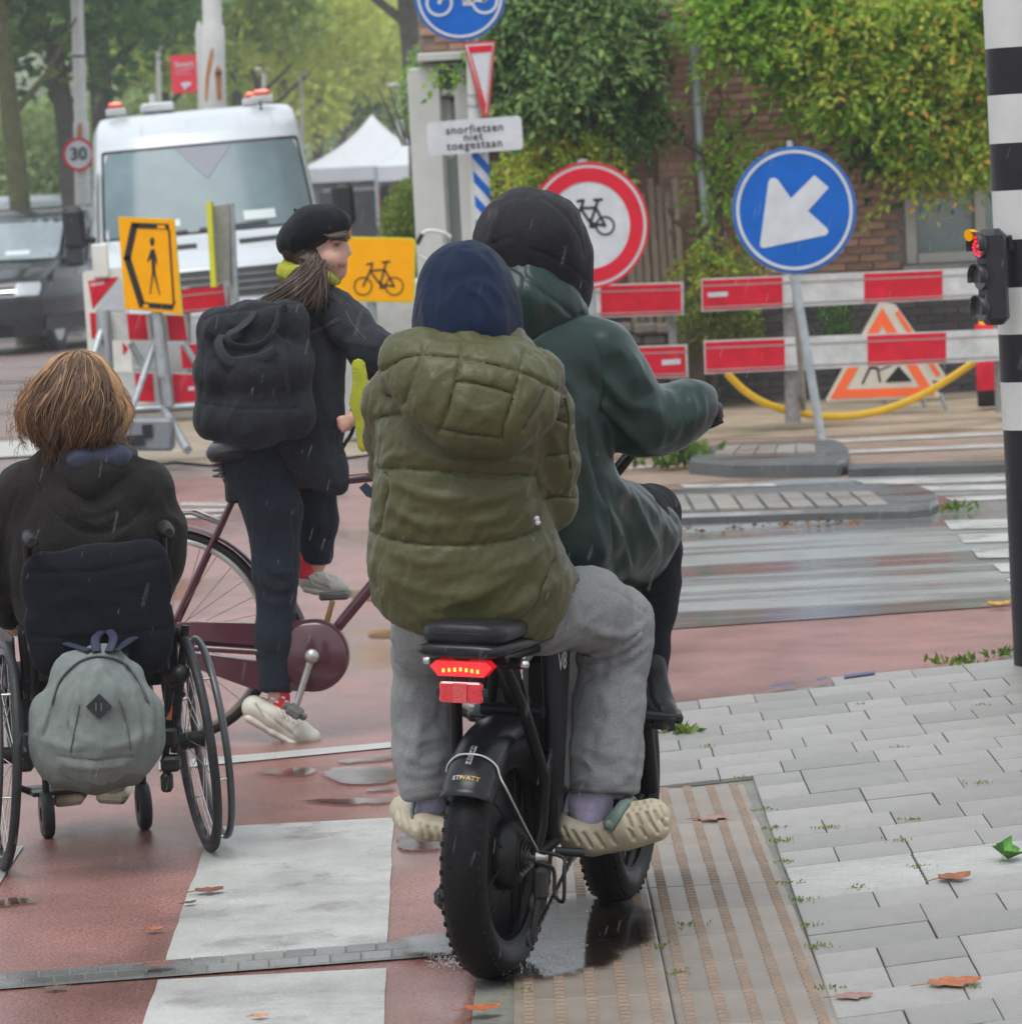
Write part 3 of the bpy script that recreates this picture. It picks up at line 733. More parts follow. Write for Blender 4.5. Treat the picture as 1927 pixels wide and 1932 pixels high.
# ---- no-cycling disc
YN = 26.6
ns = thing('prohibition_sign', 'large round white sign with red ring and black bicycle above the barrier', 'road sign', P(1115, 800, YN))
pole('post', P(1098, 300, YN + .07), P(1128, 800, YN + .07), .035, .035, C_GALV, ns)
o = plate('plate', circ((1110, 425), 114, 120), YN, .035, mat('sign_red_edge', None), ns); d = YN - .004
Print(d).disc((1110, 425), 111, 117).build('face', C_WHITE, o); Print(d - .004).ring((1110, 425), 103, 25, 64, 109).build('red_ring', C_RED, o)
pr = Print(d - .004); bikesym(pr, 1110, 424, 62, 5.2, 3); pr.build('bicycle_symbol', C_BLK, o)
Print(d - .0045).ring((1110, 425), 113.5, 4.5, 64, 119.5).build('red_rim', C_RED, o)

# ---- blue arrow sign on a leaning stand
YA = 26.2
ar = thing('arrow_sign', 'round blue sign with white arrow pointing down left on a leaning metal stand', 'road sign', P(1548, 832, YA))
o = plate('plate', circ((1498, 396), 117, 120.5), YA, .035, mat('sign_blue_edge', None), ar); d = YA - .004
Print(d).disc((1498, 396), 113, 117).build('face', C_BLUE, o); Print(d - .004).ring((1498, 396), 110, 6, 64, 113.5).build('border', C_WHITE, o)
Print(d - .004).poly([(1535.5, 330), (1562.7, 353.6), (1523.6, 397.8), (1560, 431), (1562, 438), (1557, 443.5), (1440, 468), (1434, 466), (1433, 460), (1449, 342), (1453, 336), (1460, 335), (1466, 338), (1491.3, 374)]).build('arrow', C_WHITE, o)
MB().box(P(1467 + 22, 288, YA + .05), (.03, .05, .16)).build('bracket', C_GALV, ar)
pole('stand_leg', P(1489, 270, YA + .06), P(1499, 545, YA + .05), .022, .022, C_GALV, ar); pole('stand_leg', P(1497, 520, YA + .02), P(1550, 834, YA - .02), .032, .03, C_GALV, ar)
pole('rear_leg', P(1499, 540, YA + .06), P(1515, 770, YA + 1.6), .022, .022, C_GALV, ar)

# ---- plank barriers
def planks(name, label, rows, posts, Y, group=None):
    t = thing(name, label, 'barrier', P(posts[0][0], posts[0][3], Y), group)
    for (pts, reds) in rows:                    # pts: top-left, top-right, bottom-right, bottom-left
        a, b, c, d_ = [np.array(p, float) for p in pts]
        pl = plate('plank', [tuple(a), tuple(b), tuple(c), tuple(d_)], Y, .035, C_PLANKW, t)
        at = lambda u, v: tuple((a * (1 - u) + b * u) * (1 - v) + (d_ * (1 - u) + c * u) * v)
        for (u0, u1, border) in reds:
            plate('red_band', [at(u0, .045), at(u1, .045), at(u1, .955), at(u0, .955)], Y - .004, .004, C_PLANKR, pl)
        pr = Print(Y - .0055)
        for v in (.2, .86): pr.poly([at(.003, v), at(.997, v), at(.997, v + .045), at(.003, v + .045)])
        pr.build('groove', mat('plank_groove', (.30, .22, .21), .6, .2), pl)
    for (x0, y0, x1, y1, r, dY, m) in posts: pole('post', P(x0, y0, Y + dY), P(x1, y1, Y + dY), r, r, m, t)
    return t
YB = 27.6
t = planks('barrier', 'long red and white plank barrier behind the blue arrow sign', [
    ([(1322, 526), (1893, 503), (1893, 560), (1323, 588)], [(.004, .268, 1), (.538, .797, 1)]),
    ([(1327, 643), (1898, 620), (1898, 680), (1329, 706)], [(.004, .266, 1), (.54, .80, 1)])],
    [(1490, 510, 1495, 798, .055, .09, C_DUSTY), (1884, 500, 1890, 778, .05, .09, C_DUSTY)], YB)
for q in ([(1334, 552), (1372, 550), (1372, 559), (1335, 561)],): Print(YB - .008).poly(q).build('sticker', C_WHITE, t)
t = planks('barrier', 'short red plank barrier just right of the green raincoat', [
    ([(1010, 540), (1288, 532), (1289, 594), (1010, 604)], [(.44, .985, 1), (.0, .2, 1)]),
    ([(1010, 660), (1296, 650), (1298, 712), (1010, 722)], [(.46, .985, 1), (.0, .2, 1)])],
    [(1096, 480, 1110, 770, .05, .09, C_DUSTY), (1262, 535, 1276, 770, .03, .09, C_DUSTY)], YB + .3)
for q in ([(1248, 679), (1283, 677), (1283, 687), (1248, 689)],): Print(YB + .292).poly(q).build('sticker', C_WHITE, t)

# ---- roadworks triangle
YW = 29.0
wt = thing('warning_triangle', 'folding orange roadworks warning triangle behind the plank barrier', 'warning sign', P(1660, 752, YW))
z7 = lambda x, y: ((1500 + x / 1.927) / 1.2973, (750 + y / 1.927) / 1.2973)
BEIGE = mat('triangle_beige', (.55, .50, .42), .5, .12, 6); ORG = mat('triangle_orange', (.85, .13, .03), .4, .06, 6)
plate('front_panel', [z7(1255, -22), z7(1282, -22), z7(1540, 415), z7(1535, 428), z7(1010, 448), z7(1003, 438)], YW, .02, BEIGE, wt)
pr = Print(YW - .004); A, B, Cc = [np.array(z7(*p)) for p in ((1268, 5), (1022, 436), (1520, 420))]; cen = (A + B + Cc) / 3
for p, q in ((A, B), (B, Cc), (Cc, A)): pr.poly([p, q, q + (cen - q) * .30, p + (cen - p) * .30])
pr.build('orange_border', ORG, wt)
pr = Print(YW - .004); pr.poly([z7(1280, 358), z7(1345, 280), z7(1408, 352)]); pr.stroke([z7(1175, 362), z7(1210, 290), z7(1245, 290), z7(1258, 355)], 4); pr.stroke([z7(1210, 290), z7(1262, 240), z7(1285, 252)], 5); pr.disc(z7(1290, 228), 6); pr.stroke([z7(1255, 300), z7(1330, 270)], 2.5); pr.build('digging_symbol', C_BLK, wt)
plate('rear_panel', [z7(1285, -18), z7(1330, -10), z7(1568, 325), z7(1545, 352), z7(1300, 340)], YW + .5, .02, BEIGE, wt)
pr = Print(YW + .496); pr.stroke([z7(1340, 30), z7(1530, 320)], 9); pr.build('rear_orange_border', ORG, wt)
for x in ((1450, 425, 1470, 470), (1540, 410, 1570, 485), (1270, 435, 1290, 460)): MB().tube([P(*z7(x[0], x[1]), YW + .1), P(*z7(x[2], x[3]), YW + .1)], .015, 8).build('foot', C_GALV, wt)
# ---- yellow hose, red post
ho = [(535, 315), (620, 398), (720, 458), (850, 496), (1000, 517), (1150, 512), (1300, 480), (1450, 420), (1570, 350), (1690, 270), (1715, 240)]
tag(MB().tube([P(*p, YB + .25) for p in smooth_poly([z7(*p) for p in ho], 6)], .027, 12).build('hose', mat('hose_yellow', (.82, .48, .01), .35, .08, 8)), 'yellow hose sagging below the lower barrier plank', 'hose')
rp_ = thing('marker_post', 'stout red marker post with dark foot behind the barrier end', 'post', P(1865, 765, 29))
mb = MB(); mb.lathe([(.001, .60), (.075, .60), (.088, .585), (.09, .15), (.09, .12)], 20, P(1866, 766, 29.0) * 1, (0, 0, 1)); mb.build('post', C_PLANKR, rp_)
MB().lathe([(.088, .13), (.086, .0), (.001, .0)], 20, P(1866, 766, 29.0), (0, 0, 1)).build('foot', C_BLK, rp_)
MB().lathe([(.001, .64), (.05, .63), (.055, .60)], 16, P(1866, 766, 29.0), (0, 0, 1)).build('yellow_cap', C_YEL, rp_)

# ---- left barriers, beacon board, yellow signs
YL = 27.4
zl4 = lambda x, y: ((180 + x / 2.76) / 1.2973, (450 + y / 2.76) / 1.2973)
bb = thing('beacon_board', 'tall white beacon board with red diagonal stripes beside the yellow pedestrian sign', 'beacon board', P(195, 760, YL + .5))
o = plate('board', [zl4(60, 605), zl4(75, 590), zl4(330, 562), zl4(345, 570), zl4(420, 1580), zl4(130, 1600)], YL + .6, .09, mat('board_plastic', (.62, .60, .55), .5, .12, 5), bb)
for q in ([(98, 655), (305, 628), (128, 845)], [(108, 872), (168, 870), (178, 1040), (122, 1044)], [(330, 1070), (370, 1110), (335, 1155)]): Print(YL + .594).poly([zl4(*p) for p in q]).build('red_stripe', C_PLANKR, o)
pr = Print(YL + .594); pr.poly([zl4(310, 632), zl4(340, 700), zl4(345, 860), zl4(150, 850)]); pr.build('grey_stripe', mat('reflective_grey', (.42, .44, .47), .4, .1), o)
Print(YL + .59).poly([zl4(112, 670), zl4(208, 657), zl4(208, 680), zl4(114, 694)]).build('sticker', mat('faded_print', (.62, .3, .3), .5), o)
MB().box(P(*zl4(183, 520), YL + .6), (.11, .06, .24), None, .01).build('handle', mat('board_plastic', None), bb)
MB().box(P(*zl4(480, 1545), YL + .5) - Vector((0, 0, .0)), (.9, .3, .14), None, .03).build('base', mat('recycled_base', (.42, .38, .33), .7, .2), bb)

lb = thing('barrier', 'red and white plank barrier on slanted grey legs in front of the white van', 'barrier', P(330, 850, YL))
def pk(pts, reds, Y, par):
    a, b, c, d_ = [np.array(zl4(*p), float) for p in pts]; pl = plate('plank', [tuple(a), tuple(b), tuple(c), tuple(d_)], Y, .03, C_PLANKW, par)
    at = lambda u, v: tuple((a * (1 - u) + b * u) * (1 - v) + (d_ * (1 - u) + c * u) * v)
    for u0, u1 in reds: plate('red_band', [at(u0, .04), at(u1, .04), at(u1, .96), at(u0, .96)], Y - .004, .004, C_PLANKR, pl)
    return pl
pk([(150, 865), (745, 885), (775, 1065), (160, 1055)], [(.35, .56), (.80, .995)], YL, lb)
pk([(255, 1268), (835, 1280), (850, 1492), (270, 1470)], [(.27, .48), (.71, .995)], YL, lb)
Print(YL - .01).poly([zl4(775, 1370), zl4(815, 1368), zl4(815, 1395), zl4(775, 1397)]).build('sticker', C_WHITE, lb)
def bar(name, a, b, w, Y0, Y1, m, par): return MB().tube([P(*zl4(*a), Y0), P(*zl4(*b), Y1)], w, 4).build(name, m, par)
bar('post', (555, 870), (640, 1500), .05, YL - .05, YL - .05, C_GALV, lb); bar('post', (200, 855), (225, 1290), .05, YL - .05, YL - .05, C_GALV, lb)
bar('brace', (575, 1000), (395, 1520), .028, YL - .06, YL - .25, C_GALV, lb); bar('brace', (385, 1075), (470, 1230), .024, YL + .1, YL + .1, C_GALV, lb)
bar('foot', (385, 1540), (330, 1660), .03, YL - .25, YL - .3, C_GALV, lb); bar('foot', (610, 1520), (770, 1800), .036, YL - .05, YL - .6, C_GALV, lb); bar('crossbar', (400, 1525), (820, 1500), .03, YL - .04, YL - .04, C_GALV, lb)
bar('brace', (185, 1000), (140, 1150), .03, YL - .06, YL - .2, C_GALV, lb)
lb2 = thing('barrier', 'red and white plank barrier set further back between the yellow signs', 'barrier', P(420, 800, YL + 1.2))
a = [(700, 715), (1010, 690), (1030, 850), (720, 880)]; pl = plate('plank', [zl4(*p) for p in a], YL + 1.2, .03, C_PLANKR, lb2)
pr = Print(YL + 1.194); pr.stroke([zl4(705, 760), zl4(1012, 728)], 3); pr.stroke([zl4(715, 862), zl4(1022, 835)], 3); pr.build('groove', mat('plank_groove', None), pl)
pk([(720, 1080), (1080, 1062), (1100, 1240), (735, 1255)], [(.0, .42), (.8, 1)], YL + 1.2, lb2)
bar('post', (1050, 640), (1110, 1560), .045, YL + 1.3, YL + 1.3, C_GALV, lb2); bar('brace', (1075, 680), (1160, 1200), .03, YL + 1.2, YL + .9, C_GALV, lb2); bar('brace', (745, 1080), (830, 1220), .024, YL + 1.1, YL + 1.1, C_GALV, lb2)
bar('post', (760, 700), (770, 1500), .03, YL + 1.3, YL + 1.3, C_GALV, lb2)

yp = thing('pedestrian_sign', 'tall yellow detour sign with black pedestrian inside an arrow outline', 'road sign', P(330, 840, YL - .3))
YY = YL - .25
o = plate('board', [zl4(300, 222), zl4(680, 236), zl4(735, 885), zl4(345, 845)], YY, .05, mat('sign_yellow_edge', (.55, .55, .02), .4, .1), yp)
Print(YY - .004).poly([zl4(303, 225), zl4(680, 240), zl4(722, 880), zl4(347, 842)]).build('face', C_YEL, o)
pr = Print(YY - .008)
for a, b, w in (((418, 280), (632, 288), 12), ((410, 276), (362, 500), 15), ((362, 500), (462, 818), 15), ((458, 815), (662, 832), 12), ((676, 800), (645, 320), 4.5)): pr.stroke([zl4(*a), zl4(*b)], w * .85)
pr.poly([zl4(p[0], p[1]) for p in ((600, 275), (640, 285), (655, 325), (640, 325), (628, 302))]); pr.poly([zl4(*p) for p in ((640, 835), (676, 830), (690, 795), (674, 795), (664, 815))])
pr.build('arrow_outline', C_BLK, o)
pr = Print(YY - .008); pr.disc(zl4(531, 390), 4.2, 8.5, 16); pr.poly([zl4(*p) for p in ((522, 440), (545, 440), (565, 520), (560, 550), (550, 500), (553, 600), (585, 750), (578, 750), (540, 610), (520, 745), (513, 745), (530, 590), (524, 500), (500, 530), (497, 520))]); pr.build('walking_figure', C_BLK, o)
pr = Print(YY - .011); pr.poly([zl4(565, 278), zl4(618, 281), zl4(620, 302), zl4(566, 300)]); pr.poly([zl4(470, 812), zl4(505, 815), zl4(506, 836), zl4(471, 833)]); pr.build('label_patch', C_YEL, o)
pole('post', P(*zl4(560, 860), YY + .06), P(*zl4(600, 1300), YY + .06), .035, .035, C_GALV, yp)

ys = thing('bicycle_sign', 'yellow rectangular sign with black bicycle behind the woman in the beret', 'road sign', P(705, 800, YL + .2))
YC = YL + .2
o = plate('board', rrect(632, 447, 783, 570, 10, 5, 0, 1.2), YC, .04, mat('sign_yellow_edge', None), ys)
Print(YC - .004).poly(rrect(634, 450, 780, 567, 9, 5, 0, 1.2)).build('face', C_YEL, o)
pr = Print(YC - .008); bikesym(pr, 714, 540, 59, 3.4, 0); pr.build('bicycle_symbol', C_BLK, o)
pole('post', P(700, 560, YC + .07), P(712, 800, YC + .07), .035, .035, C_GALV, ys)
yb = thing('edge_on_sign', 'narrow yellow edged grey sign seen from the side on a metal post', 'road sign', P(440, 760, YL + .8))
MB().box((P(398, 386, YL + .8) + P(403, 535, YL + .8)) / 2, (.035, .30, .60)).build('yellow_face', mat('sign_yellow_edge', None), yb)
o = plate('back_channel', [zl4(945, 150), zl4(1050, 138), zl4(1055, 655), zl4(955, 672)], YL + .8, .06, mat('sign_back_grey', (.24, .235, .22), .55, .2, 20), yb)
pole('post', P(*zl4(1058, 130), YL + .9), P(*zl4(1120, 1500), YL + .9), .03, .03, C_GALV, yb)
bx = thing('battery_box', 'small grey battery box lying on the sand under the left barrier', 'battery box', P(*zl4(460, 1740), YL - .35))
MB().box(P(*zl4(470, 1690), YL - .3), (.42, .25, .22), Matrix.Rotation(R(3), 3, 'Y'), .02).build('case', mat('battery_grey', (.16, .17, .19), .5, .1), bx)
MB().box(P(*zl4(500, 1670), YL - .43), (.07, .02, .09)).build('socket', C_BLK, bx); MB().box(P(*zl4(380, 1735), YL - .44), (.2, .03, .07)).build('lower_lip', C_BLK, bx)
cb = thing('concrete_block', 'pale grey concrete block wall behind the yellow bicycle sign', 'concrete block', P(700, 780, 29))
for i in range(2): MB().box(Vector((P(722 + i * 172, 600, 29.2).x, 29.4, .585)), (.66, .6, 1.17), None, .03).build('block', mat('concrete_pale', (.40, .40, .385), .6, .15, 6, bump=.2, bs=40), cb)

# ---- striped signal pole
YQ = 13.4
st = thing('signal_pole', 'thick black and white striped pole with pedestrian signal at the right edge', 'signal pole', P(1965, 1252, YQ))
M_PW = mat('pole_white', (.47, .475, .455), .45, .08, 5, bump=.05, bs=30); M_PB = mat('pole_black', (.010, .010, .012), .45, .3, 12)
def pc(y): return P(1908 + y * .0455, y, YQ)
ys_ = [-60, 0, 90, 178, 269, 358, 450, 540, 628, 718, 808, 1262]
RP_ = .097
for i in range(len(ys_) - 1):
    a, b = pc(ys_[i]), pc(ys_[i + 1]); black = (i % 2 == 0) if i >= 2 else False
    rr_ = RP_ if i < 10 else RP_ * .98
    MB().tube([b, a], rr_, 32).build('black_band' if black else 'white_band', M_PB if black else M_PW, st)
MB().lathe([(.15, 0), (.15, .02), (.105, .03)], 24, pc(1262) - Vector((0, 0, .02))).build('foot_flange', M_PB, st)
# signal head, its lamps look left across the road
dirh = Vector((-.93, -.36, 0)).normalized(); side = Vector((0, 0, 1)).cross(dirh)
hc = P(1872, 522, YQ - .16); upv = (pc(0) - pc(1200)).normalized()
rot = Matrix((dirh, side, upv)).transposed()
hd = MB().box(hc, (.080, .105, .32), rot, .022).build('signal_head', mat('signal_black', (.02, .021, .024), .4, .2, 20), st)
LED = mat('red_led', (.9, .02, .05), .4, 0, emit=(1, .02, .06), estr=.7)
for i, dz in enumerate((.105, 0, -.105)):
    c = hc + dirh * .045 + upv * dz
    MB().disc(c, dirh, .042, .012, 24).build('lens', mat('dark_lens', (.06, .062, .068), .2, 0), hd)
    MB().lathe([(.046, 0), (.048, .026), (.044, .026), (.042, 0)], 20, c, dirh, upv, a0=-pi * .62, a1=pi * .62).build('visor', mat('signal_black', None), hd)
    if i == 0:
        mb = MB()
        for (u, v) in ((-.018, -.012), (-.018, .004), (-.008, -.020), (-.008, .012), (.006, .0), (.014, .016), (.014, -.014), (.0, .022), (.02, .002), (-.022, -.004), (.01, -.024), (-.012, .022)):
            mb.box(c + dirh * .009 + side * u * 1.1 + upv * v * 1.3, (.006, .008, .008), rot)
        mb.build('red_figure', LED, hd)
MB().tube([P(1838, 441, YQ - .15), P(1826, 444, YQ - .17)], [.014, .020], 12).build('yellow_hood', C_YEL, hd)
MB().tube([P(1900, 445, YQ - .11), P(1904, 470, YQ - .10)], .014, 8).build('bracket', C_BLK, st)
# ------------------------------------------------------------------ foliage
def leafmat(name, cols, tr=.55, rough=.5):
    if name in _mats: return _mats[name]
    m = bpy.data.materials.new(name); m.use_nodes = True; nt = m.node_tree; b = nt.nodes['Principled BSDF']; L = nt.links.new
    g = _n(nt, 'ShaderNodeNewGeometry'); rp = _n(nt, 'ShaderNodeValToRGB'); L(g.outputs['Random Per Island'], rp.inputs[0])
    el = rp.color_ramp.elements
    while len(el) < len(cols): el.new(.5)
    for i, c in enumerate(cols): el[i].position = c[0]; el[i].color = (*c[1], 1)
    L(rp.outputs[0], b.inputs['Base Color']); b.inputs['Roughness'].default_value = rough; b.inputs['Specular IOR Level'].default_value = .4
    t = _n(nt, 'ShaderNodeBsdfTranslucent'); L(rp.outputs[0], t.inputs[0]); ms = _n(nt, 'ShaderNodeMixShader'); ms.inputs[0].default_value = tr
    o = nt.nodes['Material Output']; L(b.outputs[0], ms.inputs[1]); L(t.outputs[0], ms.inputs[2]); L(ms.outputs[0], o.inputs[0])
    _mats[name] = m; return m
def leaves(C, D, L_, Wd, rnd=None, up=.5):
    """leaf blades at C pointing along D, folded along the midrib: two quads each"""
    rnd = rnd or rng; n = len(C); D = D / np.linalg.norm(D, axis=1)[:, None]
    u = np.array([0, -.3, 1.0]) * up + rnd.normal(0, 1, (n, 3)) * (1 - up); s = np.cross(D, u); s /= np.maximum(np.linalg.norm(s, axis=1), 1e-6)[:, None]; nn = np.cross(s, D)
    L_ = (np.ones(n) * L_ * rnd.uniform(.7, 1.25, n))[:, None]; Wd = L_ * (Wd)
    a = C; tip = C + D * L_ - nn * L_ * .12; mid = C + D * L_ * .45
    l = mid + s * Wd * .5 + nn * Wd * .18; r = mid - s * Wd * .5 + nn * Wd * .18
    V = np.stack([a, l, tip, r], 1).reshape(-1, 3); Q = np.arange(4 * n).reshape(n, 4)
    return V, Q
def sprigs(C, D, n=9, leaf=.06, wd=.42, ln=.26, rnd=None):
    """pinnate leaves: n leaflets along a bending stalk"""
    rnd = rnd or rng; m = len(C); D = D / np.linalg.norm(D, axis=1)[:, None]; Cs = []; Ds = []
    side = np.cross(D, rnd.normal(0, 1, (m, 3))); side /= np.linalg.norm(side, axis=1)[:, None]
    for k in range(n):
        t = (k // 2 + .6) / (n / 2 + .5); sgn = 1 if k % 2 else -1
        base = C + D * (ln * t) + np.array([0, 0, -.5]) * (ln * t * t)
        d = D * .7 + side * sgn * .9 + np.array([0, 0, -.25]) if k < n - 1 else D
        Cs.append(base + rnd.normal(0, .006, (m, 3))); Ds.append(d + rnd.normal(0, .15, (m, 3)))
    return leaves(np.concatenate(Cs), np.concatenate(Ds), leaf, wd, rnd)
def leafobj(name, VQ, m, parent=None): return put(name, fastmesh(name, VQ[0], VQ[1], smooth=False), m, parent)
BARK = mat('bark_dark', (.075, .068, .056), .85, .4, 12, bump=.8, bs=18)
BARKM = mat('bark_mossy', (.055, .050, .030), .85, .3, 6, col2=(.10, .11, .035), bump=.8, bs=18)
LF_DARK = leafmat('leaf_dark', [(0, (.07, .15, .06)), (.6, (.13, .25, .085)), (1, (.24, .35, .11))])
LF_MID = leafmat('leaf_mid', [(0, (.22, .34, .09)), (.6, (.36, .48, .12)), (1, (.48, .54, .15))])
LF_YEL = leafmat('leaf_yellow', [(0, (.40, .52, .09)), (.6, (.54, .62, .12)), (1, (.62, .62, .15))])

# ------------------------------------------------------------------ trees
def crown_mesh(seed, rx, rz, n, leaf, lobes):
    r = np.random.default_rng(seed); C = []
    cs = r.normal(0, 1, (lobes, 3)); cs /= np.linalg.norm(cs, axis=1)[:, None]; cs *= r.uniform(.35, .95, (lobes, 1)); cs *= np.array([rx, rx, rz])
    for c in cs:
        k = n // lobes; d = r.normal(0, 1, (k, 3)); d /= np.linalg.norm(d, axis=1)[:, None]; d *= r.uniform(.3, 1, (k, 1)) ** .5
        C.append(c + d * np.array([rx, rx, rz]) * r.uniform(.26, .42))
    C = np.concatenate(C); D = r.normal(0, 1, C.shape); D[:, 2] -= .6
    V, Q = leaves(C, D, leaf, .75, r, .4); return fastmesh('crown', V, Q, False)

crowns = [crown_mesh(11, 1, .8, 5200, .085, 26), crown_mesh(12, 1, .9, 5200, .085, 22), crown_mesh(13, 1, .75, 5200, .08, 30)]
def tree(px, Y, py_base, tr, top, cz, crx, crz, lm, bark, label, k, lean=0, group='trees along the avenue', cx=0):
    base = P(px, py_base, Y); base.z = 0
    t = thing('tree', label, 'tree', base, group); r = random.Random(k)
    path = [base + Vector((lean * q * q + r.uniform(-.05, .05) * q * 6 * (q < 1), 0, top * q)) for q in (0, .12, .3, .5, .75, 1)]
    mb = MB(); mb.tube(path, [tr * 1.35, tr * 1.05, tr, tr * .85, tr * .6, tr * .25], 10)
    for i in range(6):
        q = .38 + .09 * i; a = i * 2.4 + r.uniform(0, 1); p0 = base + Vector((lean * q * q, 0, top * q)); ln = crx * r.uniform(.5, .8)
        d = Vector((cos(a), sin(a), .7)); mb.tube([p0, p0 + d * ln * .5 + Vector((0, 0, .1)), p0 + d * ln + Vector((0, 0, .5))], [tr * .4, tr * .28, tr * .1], 6)
    mb.build('trunk', bark, t)
    c = put('crown', crowns[k % 3].copy() if False else crowns[k % 3], None, t); c.matrix_basis = Matrix.Identity(4)
    c.parent = t; c.matrix_parent_inverse = Matrix.Identity(4); c.location = (lean + cx, 0, cz); c.scale = (crx, crx, crz); c.rotation_euler = (0, 0, k * 1.3)
    if len(c.data.materials) == 0: c.data.materials.append(lm)
    c.material_slots[0].link = 'OBJECT'; c.material_slots[0].material = lm
    return t
T = [  # px, Y, trunk radius, height, crown centre z, crown rx, crown rz, leaf, bark, label, lean
    (42, 59, .155, 9, 7.0, 2.2, 2.6, LF_MID, BARKM, 'thin mossy tree trunk behind the black van at the far left', -.25),
    (138, 76, .20, 12, 6.9, 4.2, 2.9, LF_DARK, BARK, 'dark leaning trunk behind the lamp post with the 30 sign', -.7),
    (214, 84, .26, 13, 8.0, 4.2, 3.4, LF_DARK, BARK, 'thick dark trunk behind the left beacon of the white van', 0.0),
    (-60, 88, .22, 12, 7.6, 4.6, 3.4, LF_DARK, BARK, 'dark green tree cut off by the left edge of the view', 0.0),
    (325, 100, .17, 12, 8.2, 4.0, 3.4, LF_MID, BARK, 'slim trunk under green leaves behind the red banner', .2),
    (452, 110, .20, 12, 8.6, 4.2, 4.0, LF_YEL, BARK, 'yellowing tree just right of the rusty tram pole', 0.0),
    (505, 125, .20, 13, 8.4, 4.6, 4.2, LF_YEL, BARK, 'yellowing tree behind the right beacon of the white van', .2),
    (556, 142, .20, 13, 8.8, 4.8, 4.6, LF_YEL, BARK, 'yellowing tree third along the row over the white van', -.2),
    (610, 160, .22, 14, 9.0, 5.0, 4.8, LF_YEL, BARK, 'far yellowing tree above the left side of the tent', 0.0),
    (655, 185, .22, 14, 9.2, 5.4, 5.2, LF_MID, BARK, 'hazy tree above the peak of the tent', 0.0),
    (700, 215, .22, 14, 9.0, 5.6, 5.6, LF_MID, BARK, 'palest tree at the hazy end of the avenue', 0.0),
    (800, 66, .26, 10, 7.4, 1.6, 2.6, LF_DARK, BARK, 'dark ivy covered trunk behind the white door frame', -.1),
    (400, 150, .2, 14, 9.5, 6.5, 5.0, LF_MID, BARK, 'green tree behind the rusty tram pole', 0.0),
    (770, 165, .2, 13, 9.0, 4.4, 4.2, LF_DARK, BARK, 'hazy dark tree between the tent and the house', 0.0),
]
for i, (px, Y, r_, hgt, cz, crx, crz, lm, bk, lab, ln) in enumerate(T): tree(px, Y, 420, r_, hgt, cz, crx, crz, lm, bk, lab, i, ln)
# far-off belt of green behind everything
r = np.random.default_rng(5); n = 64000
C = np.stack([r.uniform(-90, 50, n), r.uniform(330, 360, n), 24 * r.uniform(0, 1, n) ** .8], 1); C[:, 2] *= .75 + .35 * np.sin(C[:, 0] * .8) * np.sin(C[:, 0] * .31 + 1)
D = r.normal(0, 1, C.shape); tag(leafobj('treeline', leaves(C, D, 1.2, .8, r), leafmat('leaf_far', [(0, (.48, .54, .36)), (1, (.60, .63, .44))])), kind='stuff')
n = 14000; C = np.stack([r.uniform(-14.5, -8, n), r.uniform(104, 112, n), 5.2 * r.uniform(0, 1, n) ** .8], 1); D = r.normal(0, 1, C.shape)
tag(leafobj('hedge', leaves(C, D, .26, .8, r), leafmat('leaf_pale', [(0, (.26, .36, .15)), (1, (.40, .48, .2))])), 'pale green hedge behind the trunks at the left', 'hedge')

# ------------------------------------------------------------------ house
YH = 31.7
hs_ = thing('brick_house', 'brown brick house front grown over with a climber, white window and door frame', 'house', P(1400, 750, YH))
def X(px): return P(px, 380, YH).x
def Z(px, py): return P(px, py, YH).z
x0, x1 = X(806), X(2080)
M_MORT = mat('mortar', (.20, .17, .145), .8, .2, 20, bump=.3)
win = (X(1704), X(1990), Z(1760, 497), Z(1760, 330))
mb = MB()
mb.box(((x0 + win[0]) / 2, YH + .16, 2.2), (win[0] - x0, .3, 4.4)); mb.box(((win[0] + win[1]) / 2, YH + .16, win[2] / 2), (win[1] - win[0], .3, win[2])); mb.box(((win[0] + win[1]) / 2, YH + .16, (win[3] + 4.4) / 2), (win[1] - win[0], .3, 4.4 - win[3])); mb.box(((win[1] + x1) / 2 + .2, YH + .16, 2.2), (x1 - win[1] + .4, .3, 4.4))
mb.box((x0 + .15, YH + 4.3, 2.2), (.3, 8, 4.4))
wall = mb.build('wall', M_MORT, hs_)
BR = vary(mat('brick_brown', (.26, .14, .092), .75, .3, 9, col2=(.37, .22, .15), bump=.3, bs=60), .68, 1.25)
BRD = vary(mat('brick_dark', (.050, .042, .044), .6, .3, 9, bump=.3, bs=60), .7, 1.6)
def islandvary(src, nm):
    m = src.copy(); m.name = nm; nt = m.node_tree
    oi = [n for n in nt.nodes if n.type == 'OBJECT_INFO'][0]; g = nt.nodes.new('ShaderNodeNewGeometry')
    for l in list(nt.links):
        if l.from_node == oi: ts = l.to_socket; nt.links.remove(l); nt.links.new(g.outputs['Random Per Island'], ts)
    return m
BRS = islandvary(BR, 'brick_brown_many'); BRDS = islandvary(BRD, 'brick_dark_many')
bme = MB().box((0, 0, 0), (.208, .03, .054)).mesh('brick')
vis = [(1560, 1704, 250, 520), (1330, 1400, 130, 300), (1340, 1500, 165, 290), (1238, 1318, 0, 330), (1280, 1380, 430, 520), (895, 1000, 290, 420)]
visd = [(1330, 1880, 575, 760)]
cand = []; zz = .03; row = 0
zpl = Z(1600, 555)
while zz < 3.7:
    xx = x0 + .12 + (.11 if row % 2 else 0)
    while xx < x1:
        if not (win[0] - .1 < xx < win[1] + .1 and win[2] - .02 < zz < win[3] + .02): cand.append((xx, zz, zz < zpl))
        xx += .219
    zz += .0635; row += 1
U = proj(np.array([(a, YH, b) for a, b, _ in cand]))
